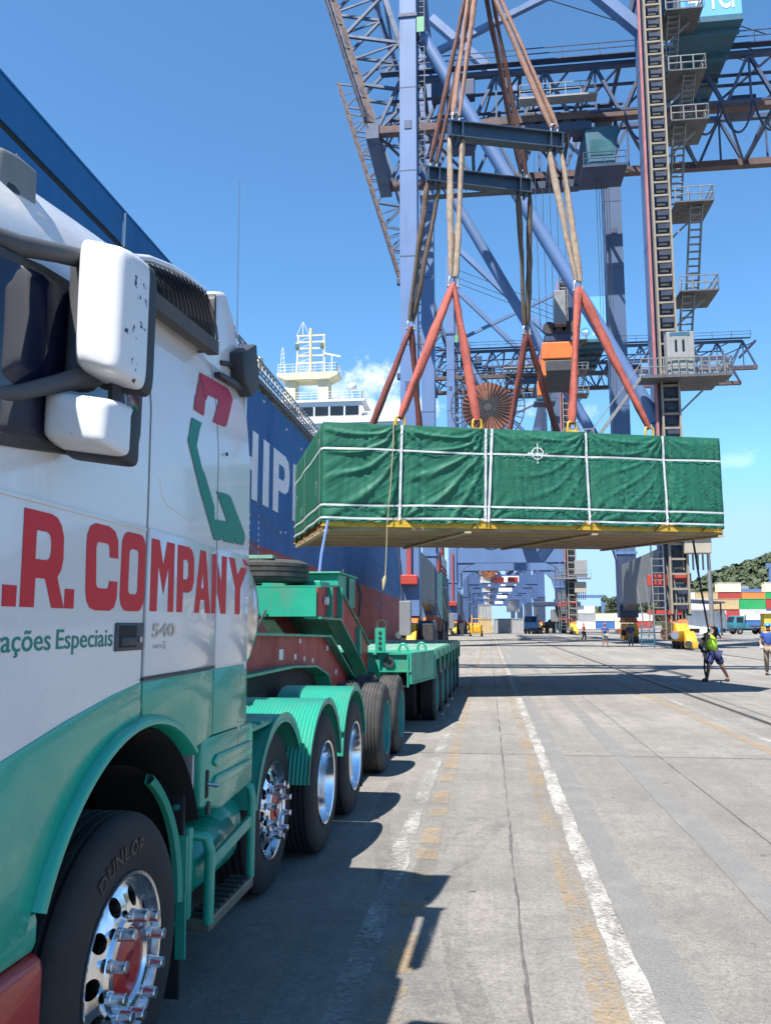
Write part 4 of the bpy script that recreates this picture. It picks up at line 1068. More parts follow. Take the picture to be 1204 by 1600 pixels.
for S, nm in ((NS1, 'left'), (NS2, 'right')):
    shackle(S + Vector((0, 0, .02)), f'grey shackle joining bright red slings to the tan ones on the {nm} side', 1.4, rz=LR)
for S, nm in ((FS1, 'left'), (FS2, 'right')):
    shackle(S + Vector((0, 0, .02)), f'grey shackle joining dark red slings to the brown ones on the {nm} side', 1.3, rz=LR)
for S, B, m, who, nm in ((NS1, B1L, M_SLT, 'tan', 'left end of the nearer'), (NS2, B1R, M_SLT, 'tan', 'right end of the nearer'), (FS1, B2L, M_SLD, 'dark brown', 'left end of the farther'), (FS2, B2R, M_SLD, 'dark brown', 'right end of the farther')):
    for j, d in enumerate((-.10, .10)):
        sling(S + Vector((0, 0, .12)) + (shift(Vector((0, 0, 0)), d * .55)), shift(B, d * 1.9) - Vector((0, 0, .24)), .076, m, f'{"left" if j == 0 else "right"} of two {who} slings under the {nm} spreader beam', seed=20 + j + B.x)
def spreader(L_, R_, label):
    d = (R_ - L_).normalized(); u = Vector((0, 0, 1)); A = L_ - d * .22; B = R_ + d * .22; base = (A + B) / 2
    t = Thing('spreader_beam', label, 'spreader beam', tuple(base), group='steel spreader beams')
    t.part('web', MB().beam(A, B, .03, .40), M_SPR)
    t.part('flange', MB().beam(A + u * .215, B + u * .215, .30, .03), M_SPR)
    t.part('flange', MB().beam(A - u * .215, B - u * .215, .30, .03), M_SPR)
    nrm = d.cross(u)
    for E, sg in ((A, 1), (B, -1)):
        for o_ in (.02, .36):
            t.part('end_plate', MB().beam(E + d * sg * o_, E + d * sg * (o_ + .03), .30, .398), M_SPR)
        t.part('lug', MB().beam(E + d * sg * .22 + u * .23, E + d * sg * .22 + u * .42, .05, .16, nrm), M_SPR)
        t.part('lug', MB().beam(E + d * sg * .22 - u * .23, E + d * sg * .22 - u * .40, .05, .16, nrm), M_SPR)
    return t
spreader(B1L, B1R, 'nearer of two dark steel spreader beams hanging above the cargo')
spreader(B2L, B2R, 'farther and lower-looking of two dark steel spreader beams hanging above the cargo')
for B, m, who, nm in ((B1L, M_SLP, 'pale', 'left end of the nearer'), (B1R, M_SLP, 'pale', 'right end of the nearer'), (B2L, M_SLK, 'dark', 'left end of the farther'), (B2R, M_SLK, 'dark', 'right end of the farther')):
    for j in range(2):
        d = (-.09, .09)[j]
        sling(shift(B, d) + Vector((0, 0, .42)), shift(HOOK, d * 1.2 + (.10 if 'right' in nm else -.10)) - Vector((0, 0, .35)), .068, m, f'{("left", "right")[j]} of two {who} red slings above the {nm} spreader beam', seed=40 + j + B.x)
    shackle(B + Vector((0, 0, .42)), f'shackle on top of the {nm} spreader beam', 1.2, rz=LR)
# hook block, out of the picture above
hb = Thing('hook_block', 'steel hook block that gathers all slings above the cargo', 'hook', tuple(HOOK - Vector((0, 0, .6))))
hb.part('sheave_case', MB().rbox(HOOK.x - .4, HOOK.x + .4, HOOK.y - .25, HOOK.y + .25, HOOK.z + .25, HOOK.z + 1.25, .1), M_YEL, smooth=40)
hb.part('hook', MB().tube([(HOOK.x, HOOK.y, HOOK.z + .3), (HOOK.x, HOOK.y, HOOK.z - .1), (HOOK.x + .22, HOOK.y, HOOK.z - .35), (HOOK.x, HOOK.y, HOOK.z - .55), (HOOK.x - .22, HOOK.y, HOOK.z - .35)], .08, 10), M_CHAS, smooth=60)
for dx in (-.3, -.1, .1, .3): hb.part('hoist_rope', MB().cyl((HOOK.x + dx, HOOK.y, HOOK.z + 1.2), (HOOK.x + dx, HOOK.y + .0, 25.4), .015, 6), M_CHAS)
# the ship's own crane jib from which it hangs
jb = Thing('ship_crane', 'cream jib of the ship crane reaching out above the hanging cargo', 'crane', (-19, 22, 13))
M_CREAM = mat('cream_paint', (.60, .54, .36), .5, 0, .1, .8, dirt=.3, dirtcol=(.30, .22, .12), dscale=.8, streak=3)
jb.part('pedestal', MB().cyl((-19, 22, 12.5), (-19, 22, 23.5), 1.5, 24), M_CREAM, smooth=40)
for y in (21.2, 22.9):
    jb.part('jib_chord', MB().beam((-19, y, 24.2), (4.2, y, 25.2), .45, .5), M_CREAM)
    jb.part('jib_chord', MB().beam((-19, y, 26.4), (4.2, y, 25.9), .3, .3), M_CREAM)
for k in range(9):
    x = -17 + 2.4 * k
    jb.part('jib_brace', MB().beam((x, 21.2, 24.9), (x + 1.2, 22.9, 24.9), .16, .16), M_CREAM)
    jb.part('jib_brace', MB().beam((x + 1.2, 22.9, 24.9), (x + 2.4, 21.2, 24.9), .16, .16), M_CREAM)
jb.part('jib_head', MB().rbox(-1.0, 1.1, 21.0, 23.1, 25.3, 26.0, .1), M_CREAM)
# tag lines
M_ROPE = mat('hemp_rope', (.36, .29, .17), .9, 0, .2, 20)
rp = [lo(1.60, -.02, LH + .12), lo(1.56, -.12, 1.9), lo(1.50, -.13, 1.0), lo(1.42, -.13, .1), lo(1.40, -.13, -.6), lo(1.38, -.13, -1.0)]
single('tag_line', MB().tube(rp, .011, 6), M_ROPE, 'thin tan rope hanging down the near face of the crate', 'rope', smooth=60)
single('rope_tassel', MB().tube([lo(1.38, -.13, -1.0), lo(1.36, -.13, -1.1), lo(1.33, -.13, -1.32)], [.018, .05, .012], 8), M_ROPE, 'frayed end of the tan rope below the crate', 'rope', smooth=60)
# ---------------------------------------------------------------- the moored ship
HX = -10.5
M_HULL = mat('ship_blue_paint', (.0015, .108, .30), .6, 0, .06, .2, bump=.35, bscale=.5, dirt=.35, dirtcol=(.006, .075, .20), dscale=.35, streak=3)
M_HULLL = mat('ship_lower_blue', (.006, .10, .27), .5, 0, .18, .5, dirt=.6, dirtcol=(.05, .06, .09), dscale=.9, streak=8)
M_BOOT = mat('antifouling_red', (.34, .045, .038), .6, 0, .18, .6, dirt=.6, dirtcol=(.08, .03, .03), dscale=1.2, streak=8)
M_SHW = mat('ship_white_paint', (.60, .60, .585), .45, 0, .05, .4, dirt=.12, dirtcol=(.4, .33, .25), dscale=.8, streak=5)
M_SHL = mat('hull_letter_white', (.68, .69, .70), .5, 0, .08, .8, dirt=.4, dirtcol=(.3, .32, .36), dscale=2, streak=4)
M_GALV = mat('galvanised_steel', (.23, .23, .225), .5, .5, .15, 3, dirt=.3, dirtcol=(.20, .14, .09))
sh = Thing('cargo_ship', 'blue hulled cargo ship with large white lettering moored along the quay', 'ship', (HX - 10, 60, -2.6))
hull = sh.part('hull', MB().box(HX - 22, HX, -40, 118, 5.0, 12.6), M_HULL)
sh.part('lower_hull', MB().box(HX - 22, HX - .004, -40, 118, -6, 5.0), M_HULLL, hull)
sh.part('boot_topping', MB().prism([(-40, -6), (118, -6), (118, 4.35), (30, 5.42), (-40, 6.0)], HX - .02, HX + .004), M_BOOT, hull)
sh.part('bulwark', MB().box(HX - .05, HX + .02, -40, 21.62, 12.78, 13.80), M_HULL, hull)
sh.part('bulwark', MB().box(HX - .05, HX + .02, 21.70, 32.3, 12.78, 13.80), M_HULL, hull)
sh.part('bulwark_gap', MB().box(HX - .30, HX - .02, -40, 32.3, 12.58, 12.80), M_DARK, hull)
sh.part('bulwark_cap', MB().box(HX - .10, HX + .05, -40, 32.3, 13.80, 13.86), M_HULL, hull)
sh.part('vent_pipe', MB().cyl((HX + .06, 21.66, 12.7), (HX + .06, 21.66, 13.75), .035, 8), M_SHW, hull)
for k, y in enumerate(range(-34, 118, 12)):
    sh.part('weld_seam', MB().box(HX, HX + .006, y, y + .05, 5.0, 12.58), M_HULL, hull)
    sh.part('weld_seam', MB().box(HX, HX + .008, y + 4.5, y + 4.56, -2, 4.2), M_BOOT, hull)
for z in (7.0, 9.4): sh.part('weld_seam', MB().box(HX, HX + .005, -40, 118, z, z + .05), M_HULL, hull)
def hl(loops, name='lettering'):
    me = loops_mesh(name, loops, .02, lambda a, b, d: (HX + .02 + d - sh.o.x, a - sh.o.y, b - sh.o.z))
    return obj(name, me, M_SHL, hull)
z0, z1 = 7.30, 10.45; zm = (z0 + z1) / 2; tw = .98
def blk(x0, w): return [(x0, z0), (x0 + w, z0), (x0 + w, z1), (x0, z1)]
hl([[(29.0, z0), (31.2, z0), (31.9, z0 + .5), (31.9, zm), (31.2, zm + .35), (29.9, zm + .35), (29.9, z1 - .55), (31.9, z1 - .55), (31.9, z1), (29.4, z1), (28.9, z1 - .5), (28.9, zm + .1), (29.5, zm - .25), (31.0, zm - .25), (31.0, z0 + .55), (29.0, z0 + .55)]])
hl([[(33.15, z0), (34.1, z0), (34.1, zm - .3), (35.35, zm - .3), (35.35, z0), (36.3, z0), (36.3, z1), (35.35, z1), (35.35, zm + .3), (34.1, zm + .3), (34.1, z1), (33.15, z1)]])
hl([blk(37.2, 1.05)])
def Pl(x): return [[(x, z0), (x + 1.05, z0), (x + 1.05, z0 + 1.15), (x + 2.4, z0 + 1.15), (x + 3.1, z0 + 1.4), (x + 3.35, z0 + 1.9), (x + 3.35, z1 - .65), (x + 3.1, z1 - .2), (x + 2.4, z1), (x, z1)], [(x + 1.05, z1 - .62), (x + 2.05, z1 - .62), (x + 2.3, z1 - .8), (x + 2.3, z0 + 2.0), (x + 2.05, z0 + 1.78), (x + 1.05, z0 + 1.78)]]
hl(Pl(39.05)); hl(Pl(43.2)); hl([blk(47.4, 1.05)])
hl([[(49.3, z0), (50.3, z0), (50.3, z1 - 1.4), (51.7, z0), (52.7, z0), (52.7, z1), (51.7, z1), (51.7, z0 + 1.4), (50.3, z1), (49.3, z1)]])
hl([[(57, zm + .1), (55.2, zm + .1), (55.2, zm - .5), (56, zm - .5), (56, z0 + .6), (54.6, z0 + .6), (54.6, z1 - .6), (57, z1 - .6), (57, z1), (54.2, z1), (53.6, z1 - .4), (53.6, z0 + .4), (54.2, z0), (57, z0)]])
def htext(txt, y, z, h, name='draught_mark', dep=.01):
    me = text_mesh(name, txt, h, lambda a, b, d: (HX + .012 + d - sh.o.x, y + a - sh.o.y, z + b - sh.o.z), dep); obj(name, me, M_SHL, hull)
M_RSTK = worn('rust_streak', (.16, .065, .03), .56, .10, 1.6, stretch=(1, 3.5, .18), fine=9, amount=.22)
sh.part('rust_streaks', MB().add([(HX + .010, 22, 5.0), (HX + .010, 75, 5.0), (HX + .010, 75, 12.5), (HX + .010, 22, 12.5)], [(0, 1, 2, 3)]), M_RSTK, hull)
M_SCUF = worn('fender_scuffs', (.16, .22, .30), .58, .08, .7, stretch=(1, .25, 1.6), fine=6, amount=.5)
sh.part('fender_scuffs', MB().add([(HX + .013, 20, 3.0), (HX + .013, 118, 3.0), (HX + .013, 118, 7.6), (HX + .013, 20, 7.6)], [(0, 1, 2, 3)]), M_SCUF, hull)
htext('F160', 16.2, 12.2, .16)
for k in range(7): htext(str(88 - 2*k)[-2:] if k else 'T', 36.6, 6.6 - .28*k, .13)
for k in range(5): htext('-', 35.0, 6.3 - .34*k, .3)
htext('+', 34.7, 5.5, .5); htext('A', 35.9, 4.45, .3)
for y, z in ((37.0, 12.2), (41.5, 11.9), (40.6, 6.3), (41.6, 6.4), (45.0, 11.6), (34.3, 12.0)): sh.part('padeye', MB().rbox(HX, HX + .05, y, y + .18, z, z + .12, .01), M_SHL, hull)
# stowed accommodation ladder along the deck edge
gw = sh.part('gangway', MB().beam((HX - .05, 32.4, 12.95), (HX - .05, 50, 12.95), .5, .08), M_GALV)
for x in (HX - .02, HX + .16):
    for z in (12.72, 13.3, 13.75): sh.part('gangway_rail', MB().beam((x, 32.4, z + .15), (x, 50, z), .05, .07), M_GALV, gw)
for k in range(30):
    y = 32.5 + .59 * k
    sh.part('gangway_post', MB().beam((HX + .18, y, 12.75), (HX + .18, y + .18, 13.85), .05, .05), M_GALV, gw)
    sh.part('gangway_tread', MB().box(HX - .45, HX + .14, y, y + .26, 13.0 + .02, 13.05), M_SHW, gw)
for k in range(14):
    y = 33 + 1.2*k; sh.part('deck_fitting', MB().rbox(HX - .5, HX - .12, y, y + .5, 12.55, 12.9 + .15*random.random(), .03), mat('deck_clutter', (.35, .30, .16), .6, 0, .4, 3), gw)
sh.part('crate_edge', MB().box(HX - .3, HX + .04, 31.9, 32.4, 13.4, 14.25), M_GALV, gw)
# cream davit
dv_ = MB().prism([(36.6, 12.7), (37.3, 12.7), (37.9, 14.0), (38.5, 14.15), (38.75, 14.5), (38.5, 14.85), (38.0, 14.8), (37.6, 14.4), (36.5, 14.25), (35.4, 14.4), (34.9, 14.2), (35.2, 14.0), (36.4, 13.95)], HX - .9, HX - .45)
sh.part('davit', dv_, M_CREAM)
sh.part('davit_rope', MB().tube([(HX - .7, 33.5, 14.95), (HX - .7, 36, 14.7), (HX - .7, 38.2, 14.75), (HX - .7, 42, 14.7)], .03, 6), M_CHAS)
# superstructure
BY = 102.0
hs = sh.part('deckhouse', MB().box(HX - 21, HX - 1.4, BY, BY + 14, 12.6, 27.4), M_SHW)
br = sh.part('bridge_wing', MB().box(HX - 21.5, HX - .3, BY - .4, BY + 5, 27.4, 28.25), M_SHW)
sh.part('wing_rail', MB().beam((HX - 5.5, BY - .35, 28.75), (HX - .3, BY - .35, 28.65), .1, .12), M_SHW, br)
for k in range(6): sh.part('rail_post', MB().beam((HX - 5.4 + k*1.0, BY - .35, 28.2), (HX - 5.4 + k*1.0, BY - .35, 28.7), .07, .07), M_SHW, br)
wh = sh.part('wheelhouse', MB().prism([(HX - 18, 28.25), (HX - 5.6, 28.25), (HX - 5.0, 29.2), (HX - 5.5, 30.35), (HX - 18, 30.35)], BY + .3, BY + 6, 'XZ'), M_SHW)
M_DGL = mat('dark_window_glass', (.012, .014, .018), .06, 0, .2, 1)
for k in range(6):
    x = HX - 17.6 + 2.0 * k
    sh.part('window', MB().box(x + .08, x + 1.85, BY + .24, BY + .30, 28.55, 29.75), M_DGL, wh)
sh.part('window', MB().prism([(BY + .7, 28.5), (BY + 2.6, 28.5), (BY + 2.6, 29.7), (BY + .7, 29.7)], HX - 5.4, HX - 5.2), M_DGL, wh)
sh.part('wheelhouse_roof', MB().box(HX - 18.3, HX - 5.0, BY, BY + 6.3, 30.35, 30.65), M_SHW, wh)
def rails(th, parent, pts, z, h, m, t_=.07, gap=1.0, nr=3):
    for (xa, ya), (xb, yb) in zip(pts, pts[1:]):
        L_ = sqrt((xb-xa)**2 + (yb-ya)**2); n = max(1, int(L_ / gap))
        for k in range(nr): th.part('handrail', MB().beam((xa, ya, z + h*(k+1)/nr), (xb, yb, z + h*(k+1)/nr), t_, t_), m, parent)
        for k in range(n + 1):
            f = k / n; th.part('rail_post', MB().beam((xa+(xb-xa)*f, ya+(yb-ya)*f, z), (xa+(xb-xa)*f, ya+(yb-ya)*f, z + h), t_, t_), m, parent)
rails(sh, wh, [(HX - 16, BY + .2), (HX - 5.3, BY + .2), (HX - 5.3, BY + 5)], 30.65, 1.1, M_SHW, .06, 1.2)
for x, r, z in ((HX - 9.2, .42, 31.2), (HX - 6.9, .55, 32.3), (HX - 11.2, .3, 31.3)):
    sh.part('satellite_dome', MB().sphere((x, BY + 2.2, z + r), r, 14, 10, 1.1), M_SHW, wh, smooth=60)
    sh.part('dome_post', MB().cyl((x, BY + 2.2, 30.65), (x, BY + 2.2, z + .2), .12, 8), M_SHW, wh)
for x, h in ((HX - 3.4, 36), (HX - 5.2, 33.2), (HX - 8, 33.5)): sh.part('whip_aerial', MB().cyl((x, BY + 3, 30.6), (x, BY + 3, h), .03, 5), M_SHW, wh)
# radar mast: two cream pillars, platform, lattice
ms_ = sh.part('mast_platform', MB().prism([(-27.4, 34.75), (-19.2, 34.75), (-19.2, 34.35), (-20.4, 33.8), (-26.2, 33.8), (-27.4, 34.35)], BY + 1, BY + 4, 'XZ'), M_CREAM)
sh.part('mast_pillar', MB().box(-26.4, -25.0, BY + 1.5, BY + 3.5, 30.6, 33.85), M_CREAM, ms_)
sh.part('mast_pillar', MB().box(-21.9, -20.5, BY + 1.5, BY + 3.5, 30.6, 33.85), M_CREAM, ms_)
rails(sh, ms_, [(-27.3, BY + 1.1), (-19.3, BY + 1.1), (-19.3, BY + 3.9)], 34.75, 1.2, M_SHW, .06, .9)
for x in (-25.0, -21.2): sh.part('mast_post', MB().beam((x, BY + 2.2, 34.75), (x + (.2 if x < -23 else -.1), BY + 2.2, 40.3), .22, .22), M_CREAM, ms_)
sh.part('mast_post', MB().cyl((-23.1, BY + 2.2, 34.75), (-23.1, BY + 2.2, 41.2), .22, 10), M_CREAM, ms_)
for z in (36.4, 37.4, 38.4, 39.3, 40.2): sh.part('crosstree', MB().beam((-25.0, BY + 2.2, z), (-21.1, BY + 2.2, z), .16, .20), M_CREAM, ms_)
for k in range(4): sh.part('mast_brace', MB().beam((-25 + .02*k, BY + 2.2, 36.4 + k), (-23.1, BY + 2.2, 37.0 + k), .07, .07), M_SHW, ms_)
for s2 in (-1, 1): sh.part('mast_top', MB().beam((-23.1 + .9*s2 - 1.1, BY + 2.2, 40.2), (-24.2, BY + 2.2, 42.2), .06, .06), M_SHW, ms_)
sh.part('mast_top', MB().cyl((-24.2, BY + 2.2, 40.2), (-24.2, BY + 2.2, 42.0), .06, 6), M_SHW, ms_)
for x in (-25.0, -21.6): sh.part('lamp', MB().rbox(x - .2, x + .25, BY + 1.9, BY + 2.4, 38.4, 39.1, .05), mat('mast_lamp', (.08, .14, .10) if x < -23 else (.35, .05, .05), .4, 0, .1), ms_)
sh.part('radar', MB().beam((-21.3, BY + 2, 37.6), (-18.9, BY + 1.6, 36.9), .15, .22), M_SHW, ms_)
sh.part('radar_post', MB().cyl((-20.1, BY + 1.8, 34.75), (-20.1, BY + 1.8, 37.2), .1, 8), M_SHW, ms_)
for s2 in (-.35, .35): sh.part('small_mast', MB().beam((-26.9 + s2, BY + 2, 34.75), (-26.9 + s2*.2, BY + 2, 38.6), .07, .07), M_SHW, ms_)
for k in range(5): sh.part('small_mast_rung', MB().beam((-27.2, BY + 2, 35.2 + .6*k), (-26.6, BY + 2, 35.4 + .6*k), .05, .05), M_SHW, ms_)
# mooring ropes
for x, z in ((HX - 2, 24.6), (HX - 1.6, 23.8)):
    single('mooring_rope', MB().tube([(HX - 4, 118, z * .5), (HX + 1.2, 150, z * .4), (-8.2, 190, .4)], .06, 6), M_ROPE, f'thin mooring rope running from the ship to the quay, {"upper" if z > 24 else "lower"} one', 'rope', group='mooring ropes')
# ---------------------------------------------------------------- quay cranes
M_CR = mat('crane_blue_paint', (.088, .155, .30), .5, 0, .12, .25, dirt=.36, dirtcol=(.050, .078, .135), dscale=.6, streak=7)
M_CRD = mat('crane_dark_blue', (.027, .045, .095), .5, 0, .12, .4, dirt=.35, dirtcol=(.06, .05, .06), dscale=.8)
M_CRR = mat('crane_rusty_rail', (.10, .062, .055), .7, 0, .3, .8, dirt=.5, dirtcol=(.05, .05, .09), dscale=1)
M_RUST = mat('reel_rust', (.25, .085, .05), .8, 0, .3, 2, dirt=.5, dirtcol=(.10, .04, .03), dscale=3)
M_LBL = mat('house_light_blue', (.13, .37, .60), .45, 0, .05, .5)
M_TEAL = mat('house_teal', (.028, .105, .16), .5, 0, .1, .5, dirt=.3)
M_CRED = mat('signal_red', (.38, .038, .025), .5, 0, .1, 2, dirt=.3)
M_BOGY = mat('bogie_yellow', (.55, .30, .010), .5, 0, .15, 2, dirt=.65, dirtcol=(.12, .08, .05), dscale=3)
M_BOGR = mat('bogie_orange', (.45, .10, .02), .5, 0, .15, 2, dirt=.4)
M_RACK = mat('lift_mast_tan', (.25, .215, .165), .6, .1, .15, 2, dirt=.3)
M_GREYB = mat('grey_sheet', (.18, .19, .195), .55, .1, .12, .5, dirt=.35, dirtcol=(.16, .16, .17), dscale=1, streak=5)
M_CABIN = mat('white_cabin', (.25, .255, .25), .5, 0, .08, 1, dirt=.25)
M_ORNG = mat('spreader_orange', (.62, .14, .02), .5, 0, .15, 1, dirt=.4, dirtcol=(.10, .06, .04))
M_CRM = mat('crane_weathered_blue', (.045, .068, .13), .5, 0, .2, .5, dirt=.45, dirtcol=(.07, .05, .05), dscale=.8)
M_CRF = mat('far_crane_blue', (.050, .095, .21), .5, 0, .15, .25, dirt=.4, dirtcol=(.03, .045, .09), dscale=.4, streak=5)
M_CRL = mat('landside_leg_shaded_blue', (.066, .108, .20), .5, 0, .12, .25, dirt=.45, dirtcol=(.045, .055, .085), dscale=.6, streak=7)  # same crane paint, darkened: the landside legs' partial shade put into the colour
M_RUSTB = mat('reel_orange', (.40, .16, .05), .7, 0, .2, 2)
M_GRATE = mat('grating_steel', (.10, .10, .105), .6, .3, .3, 4)
SX, LX_ = -5.6, 13.0
CW = 20.0

def beam_part(t, name, a, b, w, h, m, parent=None, up=(0, 0, 1)): return t.part(name, MB().beam(a, b, w, h, up), m, parent)

def truss(t, parent, P, n, m, y, chord=(.45, .5), mem=.24, rust=None, step=1):
    """P(s, q): point on the truss plane, s along in panels, q 0 bottom .. 1 top"""
    pre = t
    def V(s_, q): x, z = P(s_, q); return (x, y, z)
    t.part('bottom_chord', MB().beam(V(0, 0), V(n, 0), chord[0] * 1.5, chord[1] * 1.6, (0, 1, 0)), rust or m, parent)
    t.part('top_chord', MB().beam(V(.5, 1), V(n - .5, 1), chord[0], chord[1], (0, 1, 0)), m, parent)
    for k in range(n):
        t.part('truss_member', MB().beam(V(k, 0), V(k + .5, 1), mem, mem * 1.1, (0, 1, 0)), m, parent)
        t.part('truss_member', MB().beam(V(k + .5, 1), V(k + 1, 0), mem, mem * 1.1, (0, 1, 0)), m, parent)
        if k: t.part('truss_post', MB().beam(V(k + .5, .0), V(k + .5, 1), mem * .6, mem * .6, (0, 1, 0)), m, parent)

def rail_box(t, parent, pts, z, m, h=1.1, tk_=.06, gap=1.2):
    for (xa, ya), (xb, yb) in zip(pts, pts[1:]):
        L_ = sqrt((xb-xa)**2 + (yb-ya)**2); n = max(1, int(L_ / gap))
        for q in (.5, 1): t.part('handrail', MB().beam((xa, ya, z + h*q), (xb, yb, z + h*q), tk_, tk_), m, parent)
        for k in range(n + 1):
            f = k / n; t.part('rail_post', MB().beam((xa+(xb-xa)*f, ya+(yb-ya)*f, z), (xa+(xb-xa)*f, ya+(yb-ya)*f, z + h), tk_, tk_), m, parent)

def stair(t, parent, a, b, w, m, n, axis='y'):
    """flight from a to b, width along x (axis y) or along y (axis x)"""
    a, b = Vector(a), Vector(b); d = Vector((w/2, 0, 0)) if axis == 'y' else Vector((0, w/2, 0))
    for s2 in (-1, 1):
        t.part('stringer', MB().beam(a + d*s2, b + d*s2, .06, .22), m, parent)
        t.part('handrail', MB().beam(a + d*s2 + Vector((0, 0, 1)), b + d*s2 + Vector((0, 0, 1)), .05, .05), m, parent)
    for k in range(n):
        p = a.lerp(b, (k + .5) / n)
        if axis == 'y': t.part('tread', MB().box(p.x - w/2, p.x + w/2, p.y - .12, p.y + .12, p.z - .02, p.z + .03), m, parent)
        else: t.part('tread', MB().box(p.x - .12, p.x + .12, p.y - w/2, p.y + w/2, p.z - .02, p.z + .03), m, parent)

def bogie(t, parent, x, y, sgn=0):
    b = t.part('bogie_frame', MB().bprism([(y - 2.6, 1.25), (y - 2.3, .55), (y - .35, .55), (y, .95), (y + .35, .55), (y + 2.3, .55), (y + 2.6, 1.25), (y + 2.0, 1.75), (y - 2.0, 1.75)], x - .42, x + .42, r=.04), M_BOGY, parent, smooth=30)
    for dy in (-1.95, -.8, .8, 1.95):
        t.part('bogie_wheel', MB().lathe([(-.12, 0), (-.12, .36), (-.06, .42), (.06, .42), (.12, .36), (.12, 0)], (x + .33, y + dy, .40), 'X', 18), M_CHAS, parent, smooth=40)
        t.part('axle_cap', MB().cyl((x + .45, y + dy, .45), (x + .52, y + dy, .45), .16, 12), M_SILV, parent)
    for dy in (-1.4, 1.4): t.part('side_plate', MB().rbox(x - .55, x + .50, y + dy - .95, y + dy + .95, .70, 1.25, .05), M_BOGR, parent)
    t.part('motor', MB().cyl((x - .9, y - 1.4, .9), (x - .4, y - 1.4, .9), .25, 12), M_CHAS, parent, smooth=40)
    if sgn:
        t.part('buffer', MB().bprism([(y + sgn*2.65, .15), (y + sgn*3.7, .12), (y + sgn*3.6, .6), (y + sgn*3.1, 1.1), (y + sgn*2.7, 1.25)], x - .05, x + .62, r=.05), M_BOGY, parent, smooth=30)
        t.part('buffer_plate', MB().cyl((x, y + sgn*3.7, .4), (x, y + sgn*3.8, .4), .22, 14), M_CHAS, parent)
        t.part('end_lamp', MB().cyl((x - .62, y + sgn*2.60, .95), (x - .62, y + sgn*2.72, .95), .26, 14), M_SILV, parent)

